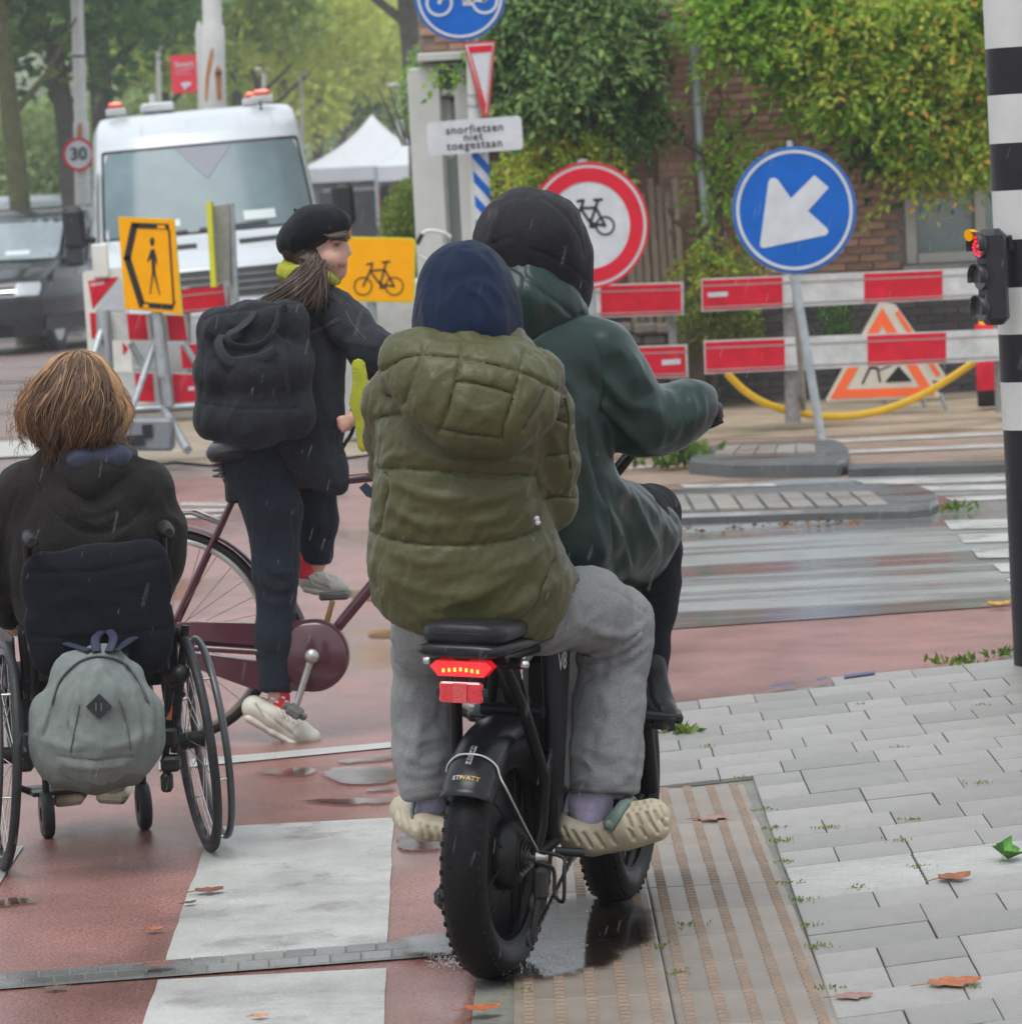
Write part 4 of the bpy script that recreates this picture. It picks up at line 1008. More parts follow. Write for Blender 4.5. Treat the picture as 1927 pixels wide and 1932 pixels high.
pri = []
for (a, b, dk), (u, v) in zip(cand, U):
    s_ = 0
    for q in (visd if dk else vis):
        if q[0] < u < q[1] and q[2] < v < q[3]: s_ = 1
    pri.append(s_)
nsing = 0; rest = {True: MB(), False: MB()}
order = sorted(range(len(cand)), key=lambda i: -pri[i])
for i in order:
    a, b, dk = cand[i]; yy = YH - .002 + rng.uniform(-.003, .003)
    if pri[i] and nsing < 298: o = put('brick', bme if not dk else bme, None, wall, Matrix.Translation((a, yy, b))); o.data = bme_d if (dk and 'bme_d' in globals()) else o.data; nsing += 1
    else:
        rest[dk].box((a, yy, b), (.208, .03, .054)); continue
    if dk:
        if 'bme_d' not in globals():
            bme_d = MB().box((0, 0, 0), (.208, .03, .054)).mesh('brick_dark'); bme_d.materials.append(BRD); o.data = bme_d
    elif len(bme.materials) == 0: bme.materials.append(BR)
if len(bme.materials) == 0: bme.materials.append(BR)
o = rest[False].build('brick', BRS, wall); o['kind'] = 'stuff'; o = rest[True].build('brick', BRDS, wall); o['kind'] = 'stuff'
# pilaster
mb = MB(); pxm = X(1276)
mb.box((pxm, YH - .12, 2.3), (.29, .22, 4.6)); pil = mb.build('pilaster', mat('mortar_pale', (.26, .19, .15), .8, .2, 20, bump=.3), hs_)
pmb = MB(); zz = .9; row = 0
BRP = islandvary(vary(mat('brick_pale', (.36, .21, .15), .75, .2, 9, bump=.3), .8, 1.15), 'brick_pale_many')
while zz < 3.7:
    for dx, w in (((-.073, .136), (.073, .136)) if row % 2 else ((-.11, .063), (0, .136), (.11, .063))): pmb.box((pxm + dx, YH - .232, zz), (w, .02, .054))
    zz += .0635; row += 1
pmb.build('brick', BRP, hs_)['kind'] = 'stuff'
# window
WF = mat('window_frame_beige', (.40, .375, .34), .5, .1, 6)
w = MB().box(((win[0] + win[1]) / 2, YH + .12, (win[2] + win[3]) / 2), (win[1] - win[0] - .004, .02, win[3] - win[2] - .004)).build('window', mat('dark_room', (.03, .035, .035), .5, 0), hs_)
def fr(x, z, dx, dz, name='frame', m=WF, y=0, dy=.09): return MB().box((x, YH + .03 + y, z), (dx, dy, dz), None, .006).build(name, m, w)
wz = (win[2] + win[3]) / 2; wh = win[3] - win[2]
fr(win[0] + .045, wz, .085, wh - .01); fr(X(1846), wz + .045, .085, wh - .11); fr(win[1] - .045, wz, .085, wh - .01); fr((win[0] + win[1]) / 2, win[2] + .045, win[1] - win[0] - .19, .085); fr(X(1850), win[3] - .045, win[1] - win[0] - .19, .085)
fr((X(1735) + X(1830)) / 2, wz, .36, .02, 'glazing_bar', WF, .035, .02)
GL = mat('window_glass', (.16, .21, .20), .05, .3, 3, spec=.8)
for a, b in ((win[0] + .09, X(1846) - .045), (X(1846) + .045, win[1] - .09)): MB().box(((a + b) / 2, YH + .07, wz), (b - a - .004, .01, wh - .18)).build('pane', GL, w)
MB().box(((win[0] + win[1]) / 2, YH - .03, win[2] - .035), (win[1] - win[0] + .08, .2, .06), None, .01).build('sill', mat('sill_stone', (.26, .24, .22), .6, .2), w)
# white door surround at the corner
WP = mat('white_woodwork', (.48, .48, .455), .45, .07, 5)
YD = YH - .20
def wb(name, px0, px1, py0, py1, y=YD, dy=.2, m=WP, par=None, ch=.008):
    a = P(px0, py1, y); b = P(px1, py0, y); return MB().box(((a.x + b.x) / 2, y, (a.z + b.z) / 2), (abs(b.x - a.x), dy, abs(b.z - a.z)), None, ch).build(name, m, par or dr)
dr = thing('door', None, None); tag(dr, None); dr.parent = hs_; dr.matrix_parent_inverse = pinv(hs_)
wb('cornice', 788, 905, 96, 118, YD, .34); wb('cornice_step', 795, 900, 118.4, 126, YD + .02, .26)
wb('frame', 803, 827, 126.5, 790); wb('frame', 889.4, 902, 126.5, 790)
wb('transom_bar', 827.4, 889, 168, 182, YD + .02, .14); wb('head_rail', 827.4, 889, 127, 134, YD + .02, .14)
wb('transom_pane', 827.4, 889, 134.4, 167.6, YD + .05, .02, mat('dark_glass', (.02, .025, .035), .08, 0), None, .001)
wb('inner_frame', 827.4, 836, 183, 790, YD + .05, .1); wb('inner_frame', 842, 850, 186, 300, YD + .08, .05)
wb('door_pane', 850.4, 889, 190, 287, YD + .09, .02, mat('grey_glass', (.22, .26, .25), .1, .2), None, .001)
wb('door_leaf', 845, 889, 288, 790, YD + .09, .05, mat('sage_door', (.21, .245, .225), .45, .08, 4), None, .004)
# brick strip above the door and lower wall face come from the wall itself; drainpipe
tag(MB().tube([P(1304, 30, YH - .33), P(1312, 150, YH - .33), P(1322, 320, YH - .33), P(1336, 445, YH - .33), P(1338, 480, YH - .33)], .042, 16).build('drainpipe', mat('zinc_pipe', (.42, .46, .49), .45, .15, 6, metal=.3)), 'grey zinc drainpipe running down beside the brick pilaster', 'drainpipe')
# slatted fence behind the round sign
sf = thing('slat_fence', 'weathered wooden slats at the foot of the pilaster', 'fence', P(1240, 620, YH - .5))
SLm = vary(mat('old_wood', (.19, .145, .11), .8, .3, 10, bump=.3, stretch=(8, 8, 1)), .8, 1.2)
for i in range(7):
    a = P(1183 + i * 15.5, 335 + (i % 3) * 14, YH - .42); b = P(1195 + i * 15.5, 640, YH - .42); MB().box((a + b) / 2, (.05, .025, (a - b).length), Matrix.Rotation(-R(1), 3, 'Y'), .004).build('slat', SLm, sf)
for y in (400, 560): MB().box((P(1183, y, YH - .39) + P(1290, y, YH - .39)) / 2, (.5, .03, .05), None, .004).build('rail', SLm, sf)
# stacked stones low behind the short barrier
ss = thing('stone_stack', 'pile of flat brown stones behind the short barrier', 'stone pile', P(1200, 740, YH - .6))
SM = vary(mat('pile_stone', (.12, .10, .085), .8, .3, 12, bump=.5), .7, 1.4)
for r_ in range(7):
    for c_ in range(4):
        a = P(1120 + c_ * 46 + (r_ % 2) * 20 + rng.uniform(-6, 6), 745 - r_ * 21, YH - .6 + rng.uniform(-.05, .05)); MB().box(a, (.19 + rng.uniform(-.03, .03), .25, .08), Matrix.Rotation(rng.uniform(-.06, .06), 3, 'Y'), .018).build('stone', SM, ss)

# ------------------------------------------------------------------ climber on the house
cl = thing('climbing_plant', 'leafy climber with yellowing leaves hanging over the brick house front', 'climber', P(1290, 740, YH - .3))
mb = MB()
for path, r0 in (([(1345, 745), (1338, 600), (1352, 470), (1350, 380), (1340, 310), (1318, 280), (1275, 268), (1225, 262), (1205, 240), (1200, 200), (1185, 160)], .042), ([(1352, 420), (1300, 440), (1265, 400), (1235, 370), (1220, 310), (1212, 260)], .024), ([(1205, 240), (1150, 210), (1080, 200), (1000, 150)], .022),
                 ([(1345, 320), (1385, 250), (1450, 190), (1560, 150)], .022), ([(1340, 590), (1310, 540), (1285, 500), (1262, 430)], .018), ([(1560, 150), (1660, 180), (1760, 230)], .015), ([(1348, 400), (1372, 340), (1365, 260), (1350, 150)], .018)):
    q = smooth_poly([P(x, y, YH - .42) for x, y in path], 5); n = len(q); mb.tube([Vector(p) + Vector((rng.normal(0, .012), rng.normal(0, .02), rng.normal(0, .012))) for p in q], [r0 * (1 - .6 * i / n) for i in range(n)], 8)
mb.build('stem', mat('vine_bark', (.085, .068, .050), .85, .3, 20, bump=.6), cl)
def poly_pts(poly, n, r):
    p = np.array(poly, float); lo, hi = p.min(0), p.max(0); o = []
    while len(o) < n:
        q = r.uniform(lo, hi, (n * 2, 2)); ins = np.zeros(len(q), bool); j = len(p) - 1
        for i in range(len(p)):
            c = ((p[i, 1] > q[:, 1]) != (p[j, 1] > q[:, 1])) & (q[:, 0] < (p[j, 0] - p[i, 0]) * (q[:, 1] - p[i, 1]) / (p[j, 1] - p[i, 1] + 1e-9) + p[i, 0]); ins ^= c; j = i
        o += list(q[ins])
    return np.array(o[:n])
def climber(name, poly, n, d0, d1, m, seed, leaf=.092, ln=.30, clump=60, parent=cl):
    r = np.random.default_rng(seed); cc = poly_pts(poly, clump, r); q = cc[r.integers(0, clump, n)] + r.normal(0, 1, (n, 2)) * np.array([26, 20])
    dep = r.uniform(d0, d1, n); C = np.array([P(a, b, YH - z) for (a, b), z in zip(q, dep)])
    D = r.normal(0, 1, C.shape) * np.array([1, .6, .5]) + np.array([0, -.8, -.35])
    return leafobj(name, sprigs(C, D, 9, leaf, .5, ln, r), m, parent)
IV_D = leafmat('ivy_dark', [(0, (.04, .11, .03)), (.6, (.10, .22, .06)), (1, (.20, .33, .08))])
IV_G = leafmat('ivy_green', [(0, (.12, .30, .03)), (.55, (.28, .49, .05)), (1, (.46, .60, .09))])
IV_Y = leafmat('ivy_yellowing', [(0, (.22, .38, .05)), (.5, (.42, .52, .07)), (.86, (.55, .56, .09)), (.93, (.62, .36, .06)), (1, (.62, .28, .05))])
climber('foliage', [(905, -60), (1210, -60), (1210, 200), (1170, 265), (1110, 245), (1040, 215), (960, 180), (925, 100)], 1000, .25, .7, IV_D, 1)
climber('foliage', [(900, -60), (1210, -60), (1205, 60), (1150, 150), (1000, 190), (935, 130)], 620, .6, .95, leafmat('ivy_soft', [(0, (.12, .25, .09)), (.6, (.24, .38, .13)), (1, (.42, .52, .17))]), 2)
climber('foliage', [(938, 330), (1000, 262), (1100, 240), (1135, 260), (1080, 300), (985, 345)], 190, .5, .8, IV_Y, 3, .07, .3, 26)
climber('foliage', [(1330, -60), (1560, -60), (1560, 70), (1440, 90), (1360, 80), (1345, 30)], 820, .45, .9, IV_G, 4)
climber('foliage', [(1440, 90), (1560, 20), (1860, -60), (1900, 110), (1870, 270), (1770, 260), (1660, 235), (1560, 200), (1500, 150)], 950, .5, .95, IV_G, 5)
climber('foliage', [(1510, 0), (1850, -40), (1880, 250), (1800, 275), (1690, 160), (1560, 170)], 520, .75, 1.1, IV_Y, 6, .08)
climber('foliage', [(1540, 130), (1860, 90), (1860, 280), (1700, 285), (1620, 240)], 600, .2, .5, IV_D, 7)
climber('foliage', [(1345, 120), (1375, 150), (1405, 300), (1390, 480), (1350, 540), (1345, 460), (1350, 250)], 75, .3, .6, IV_G, 8, .07, .22, 40)
climber('foliage', [(1300, 470), (1385, 450), (1390, 600), (1290, 620)], 160, .3, .6, IV_Y, 10, .07, .22, 30)
climber('foliage', [(1450, 90), (1540, 120), (1540, 190), (1490, 200)], 60, .4, .6, IV_G, 12, .08, .25, 20)
climber('foliage', [(1700, 280), (1790, 285), (1785, 340), (1705, 330)], 70, .7, .9, IV_Y, 13, .08, .25, 16)
climber('foliage', [(790, 60), (880, 100), (885, 200), (830, 140)], 14, .45, .6, IV_G, 14, .07, .2, 6)
def bush(label, poly, n, Y, m, seed, leaf=.05, dd=.35):
    b = thing('bush', label, 'bush', P(poly[0][0], 745, Y)); r = np.random.default_rng(seed); q = poly_pts(poly, n, r); C = np.array([P(a, b_, Y + r.uniform(-dd, dd)) for a, b_ in q]); D = r.normal(0, 1, C.shape) + np.array([0, -.3, .5])
    leafobj('foliage', leaves(C, D, leaf, .55, r), m, b)
    cx = np.mean([p[0] for p in poly]); yb = max(p[1] for p in poly); mb = MB()
    for i in range(7): mb.tube([P(cx + (i - 3) * 6, yb + 15, Y), P(cx + (i - 3) * 22, (yb + min(p[1] for p in poly)) / 2, Y)], [.015, .006], 5)
    mb.build('stem', BARK, b); return b
bush('dark bush growing through the gap between the two plank barriers', [(1265, 640), (1285, 580), (1330, 545), (1400, 560), (1440, 610), (1435, 650), (1330, 660)], 1500, YH - .7, leafmat('leaf_bush', [(0, (.06, .085, .02)), (.7, (.13, .16, .035)), (1, (.22, .23, .06))]), 31)
bush('dark green leaves low against the plinth behind the arrow sign stand', [(1540, 590), (1600, 560), (1612, 630), (1560, 640)], 350, YH - .3, IV_D, 33)
bush('rounded green hedge bush left of the white door frame', [(715, 520), (718, 400), (745, 350), (800, 330), (830, 345), (835, 520)], 3800, 34.5, leafmat('leaf_hedge', [(0, (.10, .16, .03)), (.6, (.20, .29, .05)), (1, (.34, .40, .09))]), 32, .055, .5)
bush('tall dark leaves hanging beside the white door cornice', [(745, 190), (770, 110), (800, 70), (803, 200), (775, 260)], 420, 40, leafmat('ivy_soft', None), 35, .07, .5)

# ------------------------------------------------------------------ vans
def van(name, label, px, py, Y, width, hgt, yaw, rolla, m, prof, ws, extra, glass, group=None):
    """prof: (z, front y, half width); ws: windscreen z range; local x right, y back, z up"""
    base = P(px, py, Y); base.z = 0; t = thing(name, label, 'van', base, group)
    M = Matrix.Translation(base) @ Matrix.Rotation(yaw, 4, 'Z') @ Matrix.Rotation(rolla, 4, 'Y')
    zs = [p[0] for p in prof]
    def yf(z): return float(np.interp(z, zs, [p[1] for p in prof]))
    def hw(z): return float(np.interp(z, zs, [p[2] for p in prof]))
    def S(u, z, off=0):
        c = .30 * abs(u) ** 4; return Vector((u * hw(z) * (1 - .03 * abs(u) ** 6), yf(z) + c - off, z))
    Ln = 5.4
    us = [-1, -.97, -.9, -.8, -.65, -.45, -.2, 0, .2, .45, .65, .8, .9, .97, 1]; zz = []
    for a, b in zip(zs[:-1], zs[1:]): zz += list(np.linspace(a, b, 4)[:-1])
    zz.append(zs[-1]); vs = []; fs = []; n = len(us)
    for z in zz:
        for u in us: vs.append(S(u, z))
    for i in range(len(zz) - 1):
        for j in range(n - 1): fs.append((i * n + j, i * n + j + 1, (i + 1) * n + j + 1, (i + 1) * n + j))
    b0 = len(vs)
    for z in zz: vs += [Vector((-hw(z), Ln, z)), Vector((hw(z), Ln, z))]
    for i in range(len(zz) - 1):
        fs.append((i * n, (i + 1) * n, b0 + 2 * i + 2, b0 + 2 * i)); fs.append((i * n + n - 1, b0 + 2 * i + 1, b0 + 2 * i + 3, (i + 1) * n + n - 1)); fs.append((b0 + 2 * i, b0 + 2 * i + 2, b0 + 2 * i + 3, b0 + 2 * i + 1))
    k = len(zz) - 1; fs.append(tuple(k * n + j for j in range(n)) + (b0 + 2 * k + 1, b0 + 2 * k))
    mb = MB(); mb.T = M; mb.add(vs, fs, True); body = mb.build('body', m, t)
    def patch(nm, u0, u1, z0, z1, mt, off=.012, nu=9, nz=5, par=t, r=.0, f=None):
        mb = MB(); mb.T = M; vs = []
        for i in range(nz + 1):
            z = z0 + (z1 - z0) * i / nz
            for j in range(nu + 1):
                u = u0 + (u1 - u0) * j / nu; v = i / nz
                if r: e = r * (1 - min(1, min(v, 1 - v) * 5)) ** 2; u = (u0 + u1) / 2 + (u - (u0 + u1) / 2) * (1 - e)
                zc = z + (f(u) if f else 0); vs.append(S(u, zc, off))
        m_ = nu + 1; mb.add(vs, [(i * m_ + j, i * m_ + j + 1, (i + 1) * m_ + j + 1, (i + 1) * m_ + j) for i in range(nz) for j in range(nu)], True)
        return mb.build(nm, mt, par)
    def side(nm, sgn, y0, y1, z0, z1, mt, off=.01, taper=0):
        mb = MB(); mb.T = M; q = [(y0 + taper, z0), (y1, z0), (y1, z1), (y0 + taper * 0 + (yf(z1) - yf(z0)) * .8, z1)]
        mb.add([Vector((sgn * (hw(z) + off), y, z)) for y, z in q], [(0, 1, 2, 3) if sgn > 0 else (3, 2, 1, 0)]); return mb.build(nm, mt, t)
    def wheel(sgn, y, r_=.34):
        mb = MB(); mb.T = M; mb.lathe([(.2, -.11), (r_ - .03, -.11), (r_, -.07), (r_, .07), (r_ - .03, .11), (.2, .11)], 24, (sgn * (hw(.4) - .13), y, r_), (1, 0, 0)); w_ = mb.build('wheel', C_BLK, t)
        mb = MB(); mb.T = M; mb.disc((sgn * (hw(.4) - .06), y, r_), (1, 0, 0), .2, .08, 20); mb.build('rim', C_GALV, w_)
    for sg in (-1, 1):
        wheel(sg, .95); wheel(sg, 4.2)
    extra(t, M, S, patch, side, hw, yf)
    return t
GLS = mat('windscreen_glass', (.13, .18, .195), .2, .25, 1.2, spec=.25)
TRIM = mat('black_trim', (.022, .023, .025), .5, .2, 10)
LAMP = mat('headlamp', (.42, .44, .46), .15, .2, 20, metal=.3, coat=1)
VW = mat('van_white', (.48, .51, .535), .3, .05, 2, coat=.5)
def ex_white(t, M, S, patch, side, hw, yf):
    w_ = patch('windscreen', -.93, .93, 1.60, 2.34, GLS, .014, 12, 8, t, .05)
    patch('windscreen_seal', -.95, .95, 1.58, 1.60, TRIM, .016, 12, 1, t); patch('windscreen_seal', -.93, .93, 2.34, 2.365, TRIM, .016, 12, 1, t)
    patch('windscreen_seal', -.955, -.93, 1.60, 2.36, TRIM, .016, 1, 8, t); patch('windscreen_seal', .93, .955, 1.60, 2.36, TRIM, .016, 1, 8, t)
    mb = MB(); mb.T = M
    vs = [S(-.24, 2.335, .02), S(.28, 2.335, .02), S(.10, 2.13, .02), S(.03, 2.05, .02), S(-.05, 2.13, .02)]; mb.add(vs, [(0, 4, 3, 2, 1)]); mb.build('sensor_patch', mat('sensor_tint', (.09, .10, .14), .3, 0), w_)
    patch('dash_paper', .30, .58, 1.66, 1.74, mat('paper', (.5, .55, .55), .5, 0), .02, 3, 1, w_); patch('dash_paper', -.35, -.26, 1.66, 1.72, mat('paper', None), .02, 3, 1, w_)
    patch('wiper', -.1, .5, 1.605, 1.63, TRIM, .03, 6, 1, t, 0, lambda u: .03 * u); patch('wiper', -.8, -.2, 1.605, 1.63, TRIM, .03, 6, 1, t, 0, lambda u: .03 * u)
    patch('bonnet_vent', .22, .78, 1.46, 1.50, TRIM, .012, 6, 1, t, 0, lambda u: .02 * u); patch('bonnet_vent', -.70, -.14, 1.46, 1.50, TRIM, .012, 6, 1, t)
    g = patch('grille', -.72, .72, 1.03, 1.27, TRIM, .014, 10, 4, t, .1)
    for z in (1.08, 1.14, 1.20): patch('grille_slat', -.66, .66, z, z + .014, mat('grille_slat', (.10, .105, .11), .4), .024, 10, 1, g)
    patch('bumper', -.97, .97, .32, .90, mat('bumper_pale', (.36, .37, .38), .5, .1), .012, 12, 4, t); patch('number_plate', -.16, .16, .5, .6, C_YEL, .02, 2, 1, t)
    for s_ in (-1, 1): patch('headlight', s_ * .74, s_ * .97, 1.05, 1.34, LAMP, .013, 4, 4, t, .1)
    for u in (-.55, -.1, .4, .72): patch('roof_seam', u, u + .008, 2.46, 2.68, mat('seam_grey', (.40, .42, .43), .5), .006, 1, 4, t)
    patch('side_seam', -.905, -.895, 1.55, 2.66, mat('seam_grey', None), .006, 1, 8, t); patch('side_seam', .9, .91, 1.55, 2.66, mat('seam_grey', None), .006, 1, 8, t)
    BO = mat('beacon_orange', (.85, .11, .04), .25, .1, 6, coat=.6)
    for x, y, w0 in ((-.70, 2.05, .13), (.60, 2.0, .15), (.52, 2.5, .10)):
        mb = MB(); mb.T = M; mb.box((x, y, 2.715), (w0 + .05, .14, .06), None, .01); b_ = mb.build('beacon', mat('beacon_base', (.45, .46, .47), .5), t)
        mb = MB(); mb.T = M; mb.box((x, y, 2.775), (w0, .12, .055), None, .02); mb.build('beacon_lens', BO, b_)
    mb = MB(); mb.T = M; mb.box((-.32, 2.6, 2.74), (.3, .4, .08), None, .02); mb.box((-.36, 2.5, 2.8), (.05, .05, .12)); mb.build('roof_vent', mat('beacon_base', None), t)
    mb = MB(); mb.T = M; mb.tube([(.58, 1.93, 2.70), (.58, 1.91, 2.62)], [.006, .012], 8); mb.build('washer_tube', TRIM, t)
    for s_ in (-1, 1):
        mb = MB(); mb.T = M; mb.box((s_ * 1.17, 1.0, 1.72), (.19, .12, .36), None, .04); mb.build('mirror', TRIM, t); mb = MB(); mb.T = M; mb.tube([(s_ * 1.0, 1.05, 1.6), (s_ * 1.1, 1.02, 1.62)], .03, 8); mb.build('mirror_arm', TRIM, t)
    side('side_window', -1, 1.1, 2.2, 1.55, 2.2, GLS)
van('white_van', 'white high-roof van with orange roof beacons facing the barriers', 436, 740, 33.6, 2.06, 2.68, R(6), R(-2.2), VW,
    [(.28, .16, .95), (.5, .04, 1.0), (.85, .0, 1.02), (1.05, .06, 1.03), (1.3, .18, 1.03), (1.45, .55, 1.02), (1.58, .9, 1.0), (2.0, 1.22, .965), (2.36, 1.5, .93), (2.5, 1.62, .915), (2.60, 1.80, .90), (2.66, 2.05, .87), (2.69, 2.6, .80)], (1.6, 2.34), ex_white, GLS)
VB = mat('van_black', (.016, .018, .023), .25, .1, 2, coat=.4)
def ex_black(t, M, S, patch, side, hw, yf):
    patch('windscreen', -.92, .92, 1.30, 1.86, mat('black_van_glass', (.20, .24, .26), .07, .2, 2, spec=.9, coat=.5), .014, 10, 6, t, .04)
    patch('dash_paper', .1, .5, 1.36, 1.42, mat('paper', None), .02, 3, 1, t)
    g = patch('grille', -.62, .62, .78, .93, TRIM, .014, 8, 3, t); patch('chrome_strip', -.66, .66, .86, .88, mat('chrome', (.6, .6, .62), .2, 0, metal=1), .024, 8, 1, t); patch('chrome_strip', -.66, .66, .79, .805, mat('chrome', None), .024, 8, 1, t)
    for s_ in (-1, 1): patch('headlight', s_ * .64, s_ * .97, .80, .98, LAMP, .016, 4, 3, t, .1)
    patch('bumper', -.97, .97, .25, .70, mat('bumper_black', (.03, .032, .034), .45, .1), .014, 10, 3, t); patch('number_plate', -.27, .27, .42, .53, C_YEL, .03, 2, 1, t)
    patch('air_intake', -.6, .6, .28, .40, C_BLK, .022, 6, 1, t)
    sg = mat('side_glass', (.07, .065, .055), .08, .4, 3, spec=.8)
    side('side_window', 1, 1.15, 2.0, 1.25, 1.72, sg); side('side_window', 1, 2.12, 3.4, 1.25, 1.72, sg); side('side_trim', 1, .4, 5.2, .30, .50, mat('bumper_black', None), .012)
    mb = MB(); mb.T = M; mb.box((1.17, .98, 1.34), (.26, .16, .36), None, .05); mb.build('mirror', TRIM, t); mb = MB(); mb.T = M; mb.tube([(.95, 1.0, 1.28), (1.08, .98, 1.28)], .04, 8); mb.build('mirror_arm', TRIM, t)
    mb = MB(); mb.T = M; mb.box((-1.17, .98, 1.34), (.26, .16, .36), None, .05); mb.build('mirror', TRIM, t)
van('black_van', 'black passenger van with yellow number plate at the left edge', -48, 640, 55, 1.9, 1.95, R(-15), 0, VB,
    [(.22, .12, .86), (.45, .02, .93), (.8, .0, .95), (1.0, .12, .95), (1.15, .55, .94), (1.26, .98, .92), (1.5, 1.25, .87), (1.84, 1.6, .80), (1.97, 1.9, .76), (2.03, 2.6, .70)], (1.3, 1.8), ex_black, GLS)
def ex_far(t, M, S, patch, side, hw, yf):
    patch('windscreen', -.9, .9, 1.45, 2.05, GLS, .014, 8, 5, t); patch('grille', -.6, .6, .85, 1.05, TRIM, .014, 6, 2, t)
    for s_ in (-1, 1): patch('headlight', s_ * .66, s_ * .96, .9, 1.12, LAMP, .014, 3, 2, t)
van('white_van', 'white van mostly hidden behind the roof of the black van', 72, 560, 84, 2.0, 2.5, R(8), 0, VW,
    [(.28, .1, .9), (.8, .0, .95), (1.2, .2, .95), (1.42, .8, .93), (2.05, 1.3, .86), (2.3, 1.6, .80), (2.48, 2.2, .7)], (1.5, 2.0), ex_far, GLS)

# ------------------------------------------------------------------ poles, banner, speed sign, tent
PG = mat('pole_grey_white', (.44, .44, .42), .5, .12, 4)
RUST = mat('rust_streak', (.30, .11, .035), .8, .4, 12, col2=(.42, .20, .08))
lp = thing('lamp_post', 'pale lamp post with the round 30 sign in front of dark trunks', 'lamp post', P(158, 540, 61) * Vector((1, 1, 0)) if False else Vector((P(158, 420, 61).x, 61, 0)))
MB().tube([Vector((P(160, 420, 61).x, 61, 0)), P(157, 380, 61), P(153, 232, 61), P(152.5, 228, 61), P(145, 0, 61), P(142, -60, 61)], [.125, .125, .118, .098, .093, .09], 16).build('post', PG, lp)
MB().tube([P(151, 232, 60.86), P(150, 245, 60.86), P(150, 300, 60.88)], [.02, .045, .02], 8).build('rust_stain', RUST, lp); MB().tube([P(148.5, 104, 61), P(148.6, 108, 61)], .10, 14).build('clamp_band', C_BLK, lp)
o = plate('speed_sign', circ((148, 291), 30, 32), 60.75, .03, mat('sign_red_edge', None), lp); Print(60.745).disc((148, 291), 29, 31).build('face', C_WHITE, o); Print(60.735).ring((148, 291), 29, 4.4, 40, 31).build('red_ring', C_RED, o)
text('number', '30', (148, 291), 33, 60.725, C_BLK, o, -3, .02)
tp = thing('tram_pole', 'thick pale tram pole with rust streaks rising behind the white van', 'pole', Vector((P(415, 420, 43).x, 43, 0)))
MB().tube([Vector((P(420, 420, 43).x, 43, 0)), P(404, 190, 43), P(401, 50, 43), P(400.5, 44, 43), P(398, -60, 43)], [.15, .128, .125, .105, .10], 24).build('post', PG, tp)
def stain(pts, ws_):
    mb = MB(); n = len(pts); vs = []
    for (x, y), w in zip(pts, ws_):
        cx = 401 + (y - 50) * .0215; 
        for k in range(-2, 3):
            xx = x + w * k / 4; dx = (xx - cx) / SX(43); rr = .1295
            c = P(cx, y, 43); vs.append(Vector((c.x + max(-rr, min(rr, dx)), 43 - math.sqrt(max(0, rr * rr - dx * dx)) - .002, c.z)))
    mb.add(vs, [(i * 5 + k, i * 5 + k + 1, i * 5 + 6 + k, i * 5 + 5 + k) for i in range(n - 1) for k in range(4)], True); mb.build('rust_stain', RUST, tp)
stain([(402, 92), (400, 105), (396, 125), (392, 150), (390, 190)], [4, 8, 9, 8, 5]); stain([(412, 125), (413, 135), (414, 160), (415, 190)], [3, 12, 10, 8])
MB().box(P(412, 137, 42.86), (.07, .03, .05), None, .01).build('broken_bracket', mat('rust_dark', (.10, .04, .025), .8), tp)
bn = thing('banner_pole', 'slim grey pole carrying a small red banner', 'banner', Vector((P(382, 420, 47).x, 47, 0)))
MB().tube([Vector((P(394, 420, 47).x, 47, 0)), P(382, 190, 47), P(376, 60, 47), P(375, 40, 47)], [.055, .055, .05, .02], 12).build('post', PG, bn)
b_ = plate('banner', [(321, 104), (371, 103), (374, 174), (325, 176)], 47, .015, mat('banner_red', (.62, .03, .05), .5, .08), bn)
text('lettering', 'Smart', (347, 121), 15, 46.99, C_WHITE, b_, -6, .015); pr = Print(46.99); pr.stroke([(330, 134), (352, 131), (364, 127)], 3); pr.stroke([(332, 140), (360, 138)], 2); pr.build('underline', mat('faded_pink', (.65, .25, .28), .5), b_)
Print(46.99).poly([(340, 157), (350, 154), (362, 156), (357, 163), (352, 164), (349, 171), (345, 164)]).build('emblem', C_WHITE, b_)
for y in (106, 150, 172): MB().tube([P(371, y, 47), P(380, y - 1, 47)], .012, 6).build('bracket', C_BLK, bn)
for i, (px, Y, y0, r_, lab) in enumerate([(298, 95, 85, .075, 'thin pale pole in front of the dark crowns'), (497, 118, 130, .09, 'thin grey pole between the yellowing trees'), (566, 125, 140, .07, 'thinner pale pole further along the avenue'), (752, 88, 160, .09, 'thin pale pole right of the tent peak')]):
    q = thing('lamp_post', lab, 'lamp post', Vector((P(px, 420, Y).x, Y, 0)), None)
    MB().tube([Vector((P(px + 10, 420, Y).x, Y, 0)), P(px + 5, 300, Y), P(px, y0, Y)], [r_ * 1.2, r_, r_ * .7], 10).build('post', PG, q); MB().box(P(px, y0, Y), (.5, .2, .1), None, .03).build('lamp_head', PG, q)
